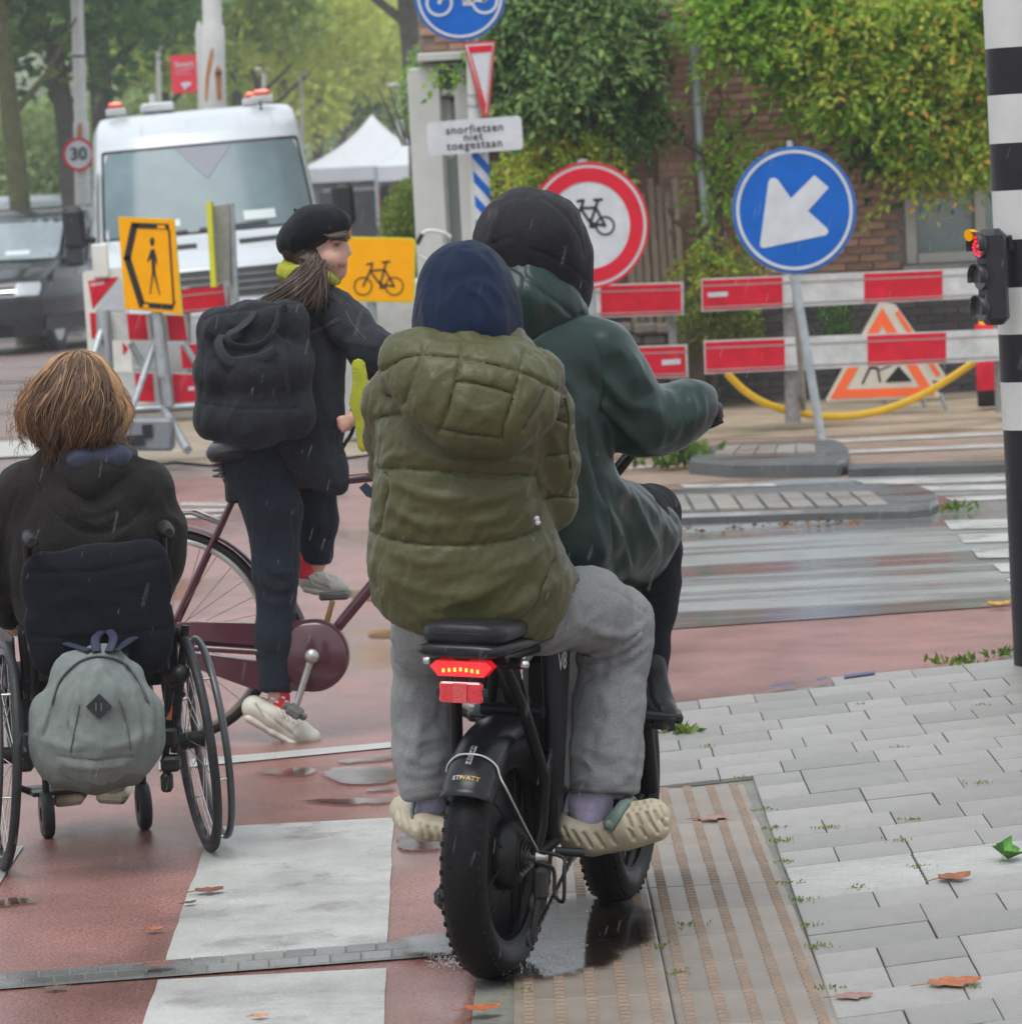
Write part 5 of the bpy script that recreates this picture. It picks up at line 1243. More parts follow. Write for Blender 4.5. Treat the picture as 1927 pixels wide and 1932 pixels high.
def tent(label, pxc, Y, half, eave, peak, depth):
    c = Vector((P(pxc, 420, Y).x, Y, 0)); t = thing('market_tent', label, 'tent', c); TM = mat('tent_white', (.50, .51, .53), .5, .05, 2)
    mb = MB(); n = 5; k = 8; vs = []
    cor = [(-half, 0), (half, 0), (half, depth), (-half, depth)]
    ring = []
    for e in range(4):
        a, b = cor[e], cor[(e + 1) % 4]
        for q in range(n): ring.append((a[0] + (b[0] - a[0]) * q / n, a[1] + (b[1] - a[1]) * q / n))
    m = len(ring)
    for i in range(k + 1):
        s_ = i / k
        for (x, y) in ring: vs.append(c + Vector((x * (1 - s_), depth / 2 + (y - depth / 2) * (1 - s_), eave + (peak - eave) * (.62 * s_ + .38 * s_ ** 3))))
    mb.add(vs, [(i * m + j, i * m + (j + 1) % m, (i + 1) * m + (j + 1) % m, (i + 1) * m + j) for i in range(k) for j in range(m)], True)
    roof = mb.build('roof', TM, t)
    mb = MB(); 
    for e in range(4):
        a, b = cor[e], cor[(e + 1) % 4]; mb.add([c + Vector((a[0], a[1], eave)), c + Vector((b[0], b[1], eave)), c + Vector((b[0] * 1.01, b[1], eave - .28)), c + Vector((a[0] * 1.01, a[1], eave - .28))], [(0, 3, 2, 1)])
    mb.build('valance', TM, roof)
    for x, y in cor: MB().tube([c + Vector((x, y, 0)), c + Vector((x, y, eave))], .03, 8).build('leg', C_GALV, t)
    mb = MB(); mb.add([c + Vector((half, .1, eave - .2)), c + Vector((half, depth, eave - .2)), c + Vector((half, depth, .1)), c + Vector((half, .1, .1))], [(0, 1, 2, 3)]); mb.add([c + Vector((-half, depth, eave - .2)), c + Vector((half, depth, eave - .2)), c + Vector((half, depth, .1)), c + Vector((-half, depth, .1))], [(0, 1, 2, 3)]); mb.build('side_wall', TM, t)
tent('white peaked market tent behind the white van', 708, 78, 1.45, 2.62, 3.66, 2.9)
tent('second white tent with plain side wall beside the hedge', 790, 74, .75, 2.55, 3.3, 2.5)
MBp = MB(); q0 = P(735, 268, 73.4); q1 = P(800, 268, 73.4)
tr = thing('trailer', 'dark covered trailer with orange straps under the tent', 'trailer', Vector((P(675, 420, 76).x, 76, 0)))
MB().box((P(672, 420, 76.5).x, 76.6, 1.45), (1.35, 1.0, 1.5), None, .06).build('cover', mat('trailer_cover', (.035, .036, .042), .5, .3, 3), tr)
MB().box((P(672, 420, 76.5).x, 76.6, .55), (1.5, .8, .2), None, .02).build('chassis', C_BLK, tr)
for x in (658, 716): MB().box((P(x, 420, 76).x, 76.06, 1.5), (.05, .02, 1.3)).build('strap', mat('strap_orange', (.5, .12, .05), .5), tr)
for x in (640, 700): MB().lathe([(.1, -.1), (.28, -.1), (.3, 0), (.28, .1), (.1, .1)], 18, (P(x, 420, 76).x, 76.2, .3), (1, 0, 0)).build('wheel', C_BLK, tr)
# ------------------------------------------------------------------ fat-tyre e-bike
BC = G(939, 1846); BF = G(1166, 1702)
ef = (BF - BC); LB = ef.length; ef.normalize(); er0 = ef.cross(Vector((0, 0, 1))).normalized()
_ln = R(3.2)
er = (er0 * cos(_ln) - Vector((0, 0, 1)) * sin(_ln)); eu = er.cross(ef).normalized()
def BK(x, r, z): return BC + ef * x + er * r + eu * z
BM = Matrix((( ef.x, er.x, eu.x, BC.x), (ef.y, er.y, eu.y, BC.y), (ef.z, er.z, eu.z, BC.z), (0, 0, 0, 1)))
BM = BM @ Matrix.Diagonal((1, -1, 1, 1)) if False else BM
TYRE = mat('tyre_rubber', (.007, .007, .0075), .40, .3, 30, bump=.25, bs=120, spec=.2)
FRB = mat('bike_black', (.006, .006, .007), .32, .25, 12, spec=.3)
SATIN = mat('satin_black_plastic', (.011, .011, .012), .30, .25, 9, bump=.08, bs=80, spec=.3)
SILV = mat('bright_steel', (.55, .54, .52), .28, .1, 20, metal=.9)
fb = thing('fat_tyre_bike', 'black fat-tyre electric bike carrying two riders, red tail light glowing', 'bicycle', BC)
def mbk(): m = MB(); m.T = BM; return m
RW = .272
def fatwheel(x, steer=0.0, spok=True):
    M = BM @ Matrix.Translation((x, 0, RW + .001)) @ Matrix.Rotation(steer, 4, 'Z')
    w = put('wheel', bpy.data.meshes.new('axle_tmp'), None, fb)
    bpy.data.objects.remove(w)
    mb = MB(); mb.T = M
    mb.lathe([(.012, -.09), (.012, .09)], 10, (0, 0, 0), (0, 1, 0)); w = mb.build('wheel', SILV, fb)
    mb = MB(); mb.T = M; pf = []
    for i in range(19):
        a = -2.35 + 4.7 * i / 18; rr = .226 + .046 * cos(a) ** 1 if abs(a) < 1.2 else .226 + .046 * cos(a); pf.append((rr if abs(a) < 2 else rr, .0505 * sin(a) * (1.0 if abs(a) < 1.57 else .96)))
    mb.lathe(pf, 72, (0, 0, 0), (0, 1, 0))
    ty = mb.build('tyre', TYRE, w)
    mb = MB(); mb.T = M
    for k in range(54):
        a = 2 * pi * k / 54
        for j, y in enumerate((-.036, -.013, .013, .036)):
            aa = a + (pi / 54 if j % 2 else 0); rr = .226 + math.sqrt(max(0, .046 ** 2 * (1 - (y / .0505) ** 2))) - .003
            c = Vector((cos(aa) * rr, y, sin(aa) * rr)); mb.box(c, (.010, .016, .0045), Matrix.Rotation(-(aa - pi / 2), 3, 'Y'))
    o = mb.build('tread', TYRE, ty) if False else mb.build('tread_blocks', TYRE, w); o['kind'] = 'stuff'
    mb = MB(); mb.T = M; mb.lathe([(.186, -.034), (.206, -.036), (.212, -.030), (.198, -.026), (.192, 0), (.198, .026), (.212, .030), (.206, .036), (.186, .034)], 64, (0, 0, 0), (0, 1, 0)); mb.build('rim', mat('rim_black', (.010, .010, .011), .35, .2), w)
    mb = MB(); mb.T = M; mb.lathe([(.02, -.06), (.05, -.055), (.075, -.04), (.08, -.02), (.08, .02), (.075, .04), (.05, .055), (.02, .06)] if x < .1 else [(.012, -.06), (.03, -.05), (.03, .05), (.012, .06)], 32, (0, 0, 0), (0, 1, 0)); mb.build('hub', mat('hub_black', (.009, .009, .010), .38, .2), w)
    hr = .078 if x < .1 else .03; sm = None
    for k in range(18):
        a = 2 * pi * k / 18 + .1; b = a + (.25 if k % 2 else -.25); y = .032 if (k // 2) % 2 else -.032
        mb = MB(); mb.T = M; mb.tube([(cos(b) * hr, y, sin(b) * hr), (cos(a) * .192, y * .3, sin(a) * .192)], .0024, 5); mb.build('spoke', FRB, w)
    mb = MB(); mb.T = M; mb.lathe([(hr, -.012), (.195, -.006), (.195, .006), (hr, .012)], 40, (0, 0, 0), (0, 1, 0)); mb.build('dark_fill_disc', mat('fill_disc_black', (.007, .007, .008), .4, .3, 14), w)  # dark disc added to darken the gaps between hub and rim
    if x > .1:
        mb = MB(); mb.T = M; mb.disc((0, -.062, 0), (0, 1, 0), .085, .003, 32); mb.build('brake_disc', SILV, w)
    return w
fatwheel(0.0); fatwheel(LB, R(-4))
# frame
def tube(name, pts, r, m=FRB, par=fb, n=12): mb = mbk(); mb.tube([Vector(p) for p in pts], r, n); return mb.build(name, m, par)
fr_ = tube('frame', [(.02, .0, .74), (.10, .0, .62), (.30, 0, .33), (.34, 0, .30)], .024)
for s_ in (-1, 1):
    tube('seat_stay', [(-.13, s_ * .052, .705), (-.06, s_ * .075, .60), (.02, s_ * .098, .44), (.015, s_ * .092, .33), (0, s_ * .082, RW)], .0135)
    tube('chain_stay', [(0, s_ * .082, RW), (.16, s_ * .075, .275), (.34, s_ * .04, .28)], .013)
    tube('side_rail', [(-.16, s_ * .055, .715), (.1, s_ * .055, .71), (.5, s_ * .04, .70), (LB - .22, s_ * .02, .72)], .013)
    tube('upright', [(.16, s_ * .058, .71), (.15, s_ * .07, .56), (.14, s_ * .075, .42), (.16, s_ * .07, .28)], .015)
    tube('cross_strut', [(.02, s_ * .098, .44), (.15, s_ * .07, .47)], .011)
tube('cross_bar', [(.10, -.07, .57), (.10, .07, .57)], .014); tube('cross_bar', [(-.14, -.1, .705), (-.14, .1, .705)], .012); tube('down_tube', [(.34, 0, .30), (.52, 0, .44), (LB - .21, 0, .69)], .032)
tube('head_tube', [(LB - .20, 0, .62), (LB - .245, 0, .78)], .027)
mb = mbk(); mb.prism([(.15, .70), (.27, .70), (.215, .33), (.18, .33)], (0, .012, 0), (0, .066, 0), (1, 0, 0), (0, 0, 1)); pn = mb.build('side_panel', mat('panel_grey', (.022, .023, .025), .35, .15), fb)
def bmap(x0, y0, z0): return lambda p: BK(x0 + p[0], y0, z0 - p[1])
text('lettering', 'V8', (0, 0), .055, 0, mat('pale_print', (.42, .43, .44), .5, 0), pn, 0, .015, 1, bmap(.205, .080, .665))
mb = mbk(); mb.box((.42, 0, .50), (.28, .085, .34), None, .02); mb.build('battery_case', SATIN, fb)
# fork, steering, bars
for s_ in (-1, 1):
    tube('fork_leg', [(LB, s_ * .075, RW), (LB - .05, s_ * .075, .43)], .024); tube('fork_stanchion', [(LB - .05, s_ * .075, .43), (LB - .14, s_ * .065, .66)], .017, SILV if False else FRB)
tube('fork_crown', [(LB - .14, -.08, .66), (LB - .14, .08, .66)], .022)
tube('stem', [(LB - .20, .0, .66), (LB - .27, .015, .90), (LB - .285, .02, 1.0)], [.022, .02, .019])
bp = [BK(LB - .285, .02, 1.0)]
hbar = [P(1030, 790, 9.15), P(1090, 800, 9.12), BK(LB - .285, .02, 1.0), P(1240, 800, 9.12), P(1318, 790, 9.08), P(1346, 786, 9.06)]
mb = MB(); mb.tube(smooth_poly(hbar, 5), .0145, 10); mb.build('handlebar', FRB, fb)
mb = MB(); mb.tube([P(1322, 790, 9.08), P(1352, 784, 9.055)], .021, 12); mb.build('grip', C_BLK, fb)
mb = MB(); mb.tube([P(1318, 806, 9.03), P(1345, 800, 9.02), P(1363, 793, 9.02)], [.012, .008, .006], 8); mb.build('brake_lever', C_BLK, fb)
mb = MB(); mb.box(P(1128, 806, 9.1), (.05, .04, .06), None, .012); mb.tube([P(1126, 800, 9.1), P(1138, 850, 9.12), P(1160, 905, 9.15)], .006, 6); mb.build('display_unit', C_BLK, fb)
mb = MB(); mb.box(P(1135, 795, 9.08), (.012, .02, .045), None, .004); mb.build('display_glass', GLS, fb)
# saddle
def rr_loft(name, secs, m, par, n=20):
    """secs: (x, z centre, half width, half height)"""
    mb = mbk(); vs = []
    for (x, z, hw_, hh) in secs:
        for k in range(n):
            a = 2 * pi * k / n; ca, sa = cos(a), sin(a); p = 3.2
            vs.append(Vector((x, hw_ * math.copysign(abs(ca) ** (2 / p), ca), z + hh * math.copysign(abs(sa) ** (2 / p), sa))))
    m_ = len(secs); fs = [(i * n + k, i * n + (k + 1) % n, (i + 1) * n + (k + 1) % n, (i + 1) * n + k) for i in range(m_ - 1) for k in range(n)]
    mb.add(vs, fs, True); b = 0; mb.f += [list(range(n))[::-1], list(range((m_ - 1) * n, m_ * n))]; mb.m += [0, 0]; mb.sm += [False, False]; return mb.build(name, m, par)
SAD = mat('saddle_vinyl', (.014, .0145, .016), .36, .25, 30, bump=.12, bs=90, spec=.35)
rr_loft('seat', [(-.262, .775, .02, .010), (-.258, .775, .062, .020), (-.245, .775, .083, .026), (-.2, .774, .091, .027), (0, .772, .094, .027), (.2, .772, .094, .027), (.45, .775, .08, .026), (.5, .775, .05, .018)], SAD, fb)
rr_loft('seat_base', [(-.275, .742, .02, .006), (-.272, .742, .075, .012), (-.258, .742, .093, .0155), (0, .74, .103, .016), (.5, .74, .09, .016), (.52, .74, .06, .01)], mat('seat_base_black', (.009, .009, .010), .3, .2), fb)
mb = mbk(); mb.tube([(-.2605, -.05, .778), (-.2625, 0, .780), (-.2605, .05, .778)], .0012, 6); mb.build('seat_stitching', C_BLK, fb)
# tail light and reflector
TLr = mat('tail_light_red', (.45, .008, .012), .2, .1, 40, coat=1, emit=(1, .015, .02), estr=.4)
mb = mbk(); mb.prism([(-.068, .004), (-.055, .016), (.055, .016), (.068, .004), (.05, -.016), (-.05, -.016)], (.035, 0, 0), (-.262, .005, .705), (0, 1, 0), (0, 0, 1)); tl = mb.build('tail_light', TLr, fb)
mb = mbk()
for k in range(7): mb.box((-.2635, .005 + (k - 3) * .0125, .7045 - abs(k - 3) * .0012), (.004, .0048, .0075))
o = mb.build('light_diode', mat('diode_glow', (1, .2, .05), .3, 0, emit=(1, .22, .03), estr=2.2), tl); o['kind'] = 'stuff'
mb = mbk(); mb.box((-.253, .003, .655), (.012, .094, .044), None, .004); rf = mb.build('reflector', mat('reflector_red', (.42, .012, .02), .18, .35, 160, coat=1, emit=(1, .01, .02), estr=.06), fb)  # reflector is no lamp, a faint red glow is put into its material
mb = mbk(); mb.box((-.262, .003, .655), (.002, .030, .040)); mb.build('reflector_cell', mat('reflector_cell', (.50, .05, .055), .15, .5, 300, coat=1), rf)
mb = mbk(); mb.box((-.25, .003, .655), (.008, .112, .018), None, .002); mb.box((-.24, 0, .69), (.02, .03, .08), None, .004); mb.build('reflector_bracket', C_BLK, fb)
for s_ in (-1, 1): mb = mbk(); mb.lathe([(.001, .012), (.007, .012), (.009, .004), (.009, 0)], 12, (-.15, s_ * .104, .705), (-.3, s_, 0)); mb.build('bolt', SILV, fb)
# rear mudguard, curved across and along
mb = mbk(); vs = []; nx, ny = 30, 10
for i in range(nx + 1):
    a = pi - R(33) - (pi - R(33) - R(40)) * i / nx
    for j in range(ny + 1):
        v = -1 + 2 * j / ny; rr = .298 - .022 * v * v - .016 * v ** 6 + (.008 if i == 0 else 0); vs.append((cos(a) * rr, .058 * v * (1.06 if i == 0 else 1), RW + sin(a) * rr))
m_ = ny + 1; mb.add(vs, [(i * m_ + j, i * m_ + j + 1, (i + 1) * m_ + j + 1, (i + 1) * m_ + j) for i in range(nx) for j in range(ny)], True)
mgm = mb.mesh('mudguard'); mg = put('mudguard', mgm, mat('mudguard_black', (.011, .0115, .013), .26, .25, 14, bump=.05, bs=200, spec=.45), fb); sol = mg.modifiers.new('thick', 'SOLIDIFY'); sol.thickness = .003; sol.offset = 0
def mgp(a, v, off=.003): rr = .298 - .022 * v * v - .016 * v ** 6 + off; return (cos(R(a)) * rr, .058 * v, RW + sin(R(a)) * rr)
def mgmap(p): x, y, z = mgp(138.5 + p[1] * -190 + 0, p[0] / .058, .0035); return BK(x, y, z)
text('lettering', 'STI', (-.0165, 0), .0145, 0, mat('pale_print', None), mg, 0, .02, 1.1, lambda p: mgmap((p[0], -p[1])), 1.0); text('lettering', 'WATT', (.0105, 0), .0145, 0, mat('gold_print', (.45, .28, .03), .4, 0), mg, 0, .02, 1.1, lambda p: mgmap((p[0], -p[1])))
wire = [mgp(130, -1.02, .004), mgp(128, -.9, .006), mgp(127, -.5, .006), mgp(127, 0, .006), mgp(127, .5, .006), mgp(128, .9, .006), mgp(131, 1.04, .004), (-.16, .074, .435), (-.08, .086, .35), (.0, .096, RW)]
mb = mbk(); mb.tube([Vector(p) for p in smooth_poly(wire, 5)], .0026, 8); mb.build('mudguard_stay', SILV, fb)
mb = mbk(); mb.tube([mgp(122, 0, .003), mgp(132, 0, .003)], .0065, 8, flat=.4); mb.build('stay_clip', SILV, fb)
for a in (124, 130): mb = mbk(); c = Vector(mgp(a, 0, .006)); mb.lathe([(.001, .004), (.0045, .003), (.005, 0)], 10, c, (cos(R(a)), 0, sin(R(a)))); mb.build('screw', mat('dark_steel', (.15, .15, .15), .3, 0, metal=.9), fb)
# drivetrain on the right
mb = mbk()
for k, r_ in enumerate((.026, .032, .038, .045, .052)): mb.lathe([(.02, -.001), (r_, -.001), (r_, .001), (.02, .001)], 26, (0, .076 - k * .006, RW), (0, 1, 0), smooth=False)
mb.build('cassette', mat('cassette_dark', (.06, .058, .055), .4, .3, 40, metal=.7), fb)
mb = mbk(); mb.lathe([(.001, .022), (.012, .020), (.014, .004), (.018, 0)], 14, (0, .09, RW), (0, 1, 0)); mb.build('axle_nut', SILV, fb)
mb = mbk(); mb.box((-.01, .10, .215), (.03, .03, .07), None, .008); mb.tube([(-.01, .095, .19), (-.03, .085, .10), (-.02, .082, .085)], .008, 8); mb.disc((-.01, .085, .17), (0, 1, 0), .024, .008, 16); mb.disc((-.03, .082, .10), (0, 1, 0), .022, .008, 16); mb.build('derailleur', mat('derailleur_black', (.03, .03, .03), .4, .2), fb)
mb = mbk(); mb.tube([Vector(p) for p in smooth_poly([(-.01, .09, .285), (-.015, .15, .275), (-.03, .158, .25), (-.03, .158, .195), (-.02, .15, .18), (.0, .128, .19), (-.0, .126, .24), (-.01, .115, .255), (-.01, .085, .262)], 4)], .0042, 8); mb.build('derailleur_guard', C_BLK, fb)
mb = mbk(); ch = [(-.03, .080, .082)] + [(.36 * t - .03 * (1 - t), .080 - .02 * t, .082 + .135 * t) for t in (.33, .66, 1)]
for i in range(34):
    t = i / 33; p = (-.03 + .39 * t, .080 - .02 * t, .084 + .13 * t); mb.box(p, (.009, .006, .008), Matrix.Rotation(R(-18), 3, 'Y') @ Matrix.Rotation(R(90) * (i % 2), 3, 'X'))
o = mb.build('chain', mat('chain_steel', (.12, .11, .10), .35, .4, 60, metal=.8), fb); o['kind'] = 'stuff'
mb = mbk(); mb.lathe([(.02, -.002), (.085, -.002), (.085, .002), (.02, .002)], 36, (.36, .055, .28), (0, 1, 0), smooth=False); mb.build('chainring', mat('cassette_dark', None), fb)
for s_, zz, yy in ((-1, .105, -.17), (1, .30, .15)):
    mb = mbk(); mb.tube([(.36, s_ * .07, .28), (.35, yy if s_ < 0 else .085, zz)], [.012, .009], 8); mb.build('crank', FRB, fb)
mb = mbk(); mb.box((.36, -.235, .10), (.10, .05, .055), None, .016); mb.build('pedal', C_BLK, fb)
mb = mbk(); mb.box((.36, .15, .335), (.095, .09, .024), None, .01); mb.build('pedal', C_BLK, fb)
for s_ in (-1, 1): mb = mbk(); mb.tube([(.12, s_ * .09, .262), (.14, s_ * .15, .258)], .010, 8); mb.build('foot_peg', C_BLK, fb)
# water thrown up by the rear tyre
WT = mat('splash_water', (.80, .82, .84), .12, 0, trans=.55, spec=.6, alpha=.5)
r = np.random.default_rng(77); mb = MB()
def drop(c, s): 
    v = [c + Vector(d) * s for d in ((1, 0, 0), (-1, 0, 0), (0, 1, 0), (0, -1, 0), (0, 0, 1.5), (0, 0, -1.5))]; mb.add(v, [(0, 2, 4), (2, 1, 4), (1, 3, 4), (3, 0, 4), (2, 0, 5), (1, 2, 5), (3, 1, 5), (0, 3, 5)], True)
for (px, py, sx, hz, n_, lean_) in ((898, 1842, 12, .050, 420, -.25), (925, 1848, 16, .022, 300, 0), (990, 1842, 18, .026, 260, .5), (1035, 1826, 20, .018, 110, .8), (860, 1830, 30, .008, 200, -.5), (1080, 1800, 40, .006, 40, .3)):
    for i in range(int(n_ * 1.7)):
        hgt = r.exponential(hz); c = G(px + r.normal(0, sx), py + r.normal(0, 7)) + Vector((lean_ * hgt, r.uniform(-.03, .05), min(hgt, .16) + .012)); drop(c, r.uniform(.0005, .0017) * (1.2 - min(hgt, .1) * 4))
tag(mb.build('splash', WT), kind='stuff')
# ------------------------------------------------------------------ cloth
OLIVE = mat('olive_nylon', (.060, .060, .021), .42, .16, 120, bump=.16, bs=110, sheen=0.033, spec=.28)
NAVY = mat('navy_jersey', (.006, .013, .034), .85, .18, 40, bump=.25, bs=420, sheen=0.077, spec=.2)
BLACKJ = mat('black_jersey', (.008, .008, .010), .75, .0, 260, col2=(.022, .022, .025), bump=.15, bs=300, sheen=0.055, spec=.25)
GREEN = mat('green_rubber', (.014, .031, .026), .36, .18, 5, bump=.06, bs=60, spec=.5)
GREY = mat('grey_denim', (.155, .16, .16), .85, .0, 240, col2=(.255, .26, .262), bump=.4, bs=420, sheen=0.044, spec=.2)
LILAC = mat('lilac_sock', (.40, .36, .50), .8, .08, 50, bump=.3, bs=300)
CLOG = mat('beige_clog', (.40, .345, .245), .5, .06, 10)
STRAP = mat('sage_strap', (.11, .155, .135), .5, .1, 20)
SKIN = mat('skin', (.52, .30, .22), .5, .06, 20, sss=.08)
DARKP = mat('black_trousers', (.012, .013, .016), .8, .25, 40, bump=.3, bs=300, sheen=0.044, spec=.2)

YP = 8.42
pa = thing('person', 'passenger in olive puffer jacket with navy hood up and grey jeans', 'person', G(880, 1800))
# body under the clothes, one surface
b = Sdf(YP)
b.chain([(882, 540, .02, 74), (884, 600, .02, 60), (886, 680, .02, 52)], .03, 1.1)
b.chain([(886, 680, .02, 60), (885, 800, .0, 120), (880, 1000, .0, 110), (880, 1110, .03, 125)], .05, .8)
b.chain([(780, 760, .05, 45), (755, 860, .12, 38), (800, 930, .30, 30), (880, 930, .42, 26)], .03); b.chain([(1000, 760, .05, 45), (1035, 900, .10, 40), (1015, 950, .28, 30), (930, 950, .42, 26)], .03)
b.chain([(960, 1150, .08, 70), (1150, 1150, .34, 58), (1130, 1350, .33, 46), (1105, 1500, .30, 34), (1112, 1560, .28, 36)], .03); b.chain([(820, 1160, .08, 66), (800, 1200, .30, 56), (800, 1380, .33, 45), (812, 1490, .32, 34), (805, 1545, .30, 34)], .03)
b.pr = [(p[0], p[1], p[2] * .74, p[3] * .74) + p[4:] for p in b.pr]; skin_obj('body', b.mesh(.010), SKIN, pa)
# navy hood
h = Sdf(YP)
h.chain([(874, 538, .03, 84), (880, 575, .02, 92), (883, 625, .0, 95), (886, 672, .0, 92)], .03, 1.15)
V, Q = h.mesh(.0055)
V = groove(V, Q, [[(872, 440), (878, 490), (880, 530), (884, 560)], [(884, 560), (890, 620), (888, 660)]], 3, .0035)
V = ridges(V, Q, [([(884, 545), (905, 560), (925, 590)], 7, .005), ([(880, 535), (860, 550), (835, 585)], 8, .003), ([(888, 530), (920, 540), (950, 575)], 6, .003), ([(800, 560), (805, 600), (812, 650)], 8, .004), ([(955, 590), (950, 640), (955, 660)], 7, .004), ([(850, 490), (835, 540), (830, 600)], 9, .003), ([(900, 585), (905, 620), (900, 655)], 7, .003)])
V = crumple(V, Q, .0045, (15, 15, 5), 3, (.15, 0, 1), 3); skin_obj('hood', (V, Q), NAVY, pa)
# puffer jacket
j = Sdf(YP)
j.chain([(880, 690, .0, 100), (888, 740, .0, 140), (872, 840, .0, 140), (864, 930, .0, 142), (868, 1030, .02, 156), (886, 1100, .04, 167), (905, 1118, .06, 164)], .05, .82)
j.chain([(770, 725, .03, 55), (742, 760, .04, 50), (738, 820, .08, 42), (742, 880, .16, 36), (790, 930, .34, 34)], .035)
j.chain([(985, 730, .02, 55), (1018, 780, .02, 56), (1036, 870, .04, 48), (1040, 945, .08, 42), (1000, 965, .28, 38)], .03)
j.chain([(1020, 1100, .14, 62), (1045, 1125, .20, 62)], .05); j.chain([(780, 1110, .10, 66), (820, 1150, .12, 62)], .05)
def jcut(F_, lo, hh, n):
    X = lo[0] + np.arange(n[0]) * hh; Y = lo[1] + np.arange(n[1]) * hh; Zz = lo[2] + np.arange(n[2]) * hh
    u = proj(np.stack(np.meshgrid(X, Y, Zz, indexing='ij'), -1).reshape(-1, 3)); lim = np.interp(u[:, 0], [690, 740, 790, 850, 960, 1030, 1060, 1090], [1120, 1168, 1192, 1200, 1206, 1204, 1160, 1085])
    return np.maximum(F_, ((u[:, 1] - lim) / SX(YP)).reshape(F_.shape).astype(np.float32))
V, Q = j.mesh(.0058, 1, jcut)
JL = [[(718, 884), (790, 886), (870, 893), (950, 899), (1012, 896)], [(700, 1003), (740, 1018), (800, 1028), (870, 1029), (950, 1022), (1012, 1002)], [(722, 890), (735, 905), (728, 960), (718, 1000)], [(1008, 890), (1016, 930), (1012, 980)],
      [(712, 790), (760, 782), (800, 800)], [(1030, 860), (1060, 855), (1080, 850)], [(960, 1190), (1000, 1150), (1030, 1085), (1040, 1060)], [(1012, 800), (1040, 790), (1075, 800)], [(1020, 940), (1045, 935), (1080, 940)]]
V = groove(V, Q, JL, 3.6, .007, .0065, 24)
RD = [([(735, 905), (790, 930), (850, 940), (890, 935)], 11, .007), ([(990, 910), (950, 935), (900, 945), (860, 960)], 11, .007), ([(980, 930), (940, 975), (880, 985)], 10, .006), ([(740, 960), (800, 985), (860, 990)], 12, .006), ([(1000, 955), (960, 1000), (910, 1010)], 10, .006), ([(735, 930), (760, 970), (820, 1005)], 9, .004),
      ([(705, 1060), (760, 1100), (830, 1120), (900, 1115)], 16, .006), ([(1010, 1040), (960, 1090), (880, 1130), (800, 1150)], 16, .007), ([(720, 1090), (790, 1150), (850, 1175)], 13, .005), ([(1060, 1080), (1000, 1130), (930, 1165)], 14, .007), ([(1020, 1030), (980, 1060), (930, 1080)], 11, .005), ([(730, 1040), (800, 1060), (860, 1060)], 12, .004),
      ([(1005, 880), (980, 870), (940, 872)], 8, .006), ([(1015, 900), (1030, 920), (1050, 925)], 8, .007), ([(722, 880), (740, 862), (775, 858)], 8, .006), ([(1025, 800), (1050, 840), (1055, 900)], 12, .006), ([(1070, 830), (1075, 880), (1068, 930)], 8, .005), ([(715, 740), (725, 790), (720, 840)], 10, .006), ([(770, 840), (830, 870), (900, 878)], 12, .005)]
V = ridges(V, Q, RD)
V = crumple(V, Q, .0035, (15, 15, 5), 21, (1, 0, .35), 3); V = crumple(V, Q, .0034, (34, 34, 12), 5, (.6, 0, 1), 3)
V = lap(V, Q, .12); skin_obj('jacket', (V, Q), OLIVE, pa)
# jacket hood lying on the back
k = Sdf(YP - .042)
k.chain([(760, 668, -.03, 32), (800, 660, -.05, 30), (880, 662, -.07, 28), (960, 676, -.05, 30), (1020, 700, -.02, 32)], .03)
k.chain([(770, 690, -.06, 48), (815, 722, -.09, 62), (880, 735, -.11, 70), (950, 740, -.10, 68), (1005, 735, -.06, 52)], .045)
k.chain([(830, 770, -.11, 48), (880, 790, -.13, 54), (940, 796, -.12, 52), (990, 775, -.09, 46)], .05)
k.chain([(1005, 722, -.01, 44), (1036, 748, .025, 34)], .04); k.chain([(780, 700, -.04, 44), (748, 716, .01, 32)], .04)
k.ball((882, 640, .04, 84), .03, 1.0, True)
V, Q = k.mesh(.0052)
KL = [[(722, 700), (770, 674), (830, 672), (900, 682), (980, 702), (1035, 728), (1068, 745)], [(872, 655), (862, 705), (846, 770), (828, 812)], [(985, 665), (970, 740), (950, 800), (948, 830)], [(862, 720), (910, 726), (968, 744)], [(800, 660), (775, 720), (765, 760)],
      [(828, 808), (880, 818), (948, 826)], [(1030, 735), (1010, 770), (985, 810)]]
V = groove(V, Q, KL, 3.4, .007, .006, 20)
V = ridges(V, Q, [([(870, 760), (900, 775), (940, 770)], 9, .004), ([(930, 690), (925, 720), (890, 712)], 9, .003), ([(845, 690), (820, 715), (800, 750)], 9, .004), ([(1000, 735), (985, 765), (975, 790)], 9, .004), ([(900, 800), (915, 785), (935, 795)], 7, .004)])
V = crumple(V, Q, .0035, (18, 18, 8), 33, (0, 0, 1), 3); V = crumple(V, Q, .0022, (40, 40, 14), 35, (.5, 0, 1), 3); V = lap(V, Q, .1); skin_obj('jacket_hood', (V, Q), OLIVE, pa)
mb = MB(); mb.tube([P(x, y, YP - .06) for x, y in smooth_poly([(1066, 750), (1074, 790), (1072, 830), (1076, 868)], 4)], .004, 8); mb.build('drawstring', OLIVE, pa)
mb = MB(); mb.tube([P(1076, 862, YP - .06), P(1076, 886, YP - .06)], .0035, 8); mb.build('drawstring_tip', C_BLK, pa)
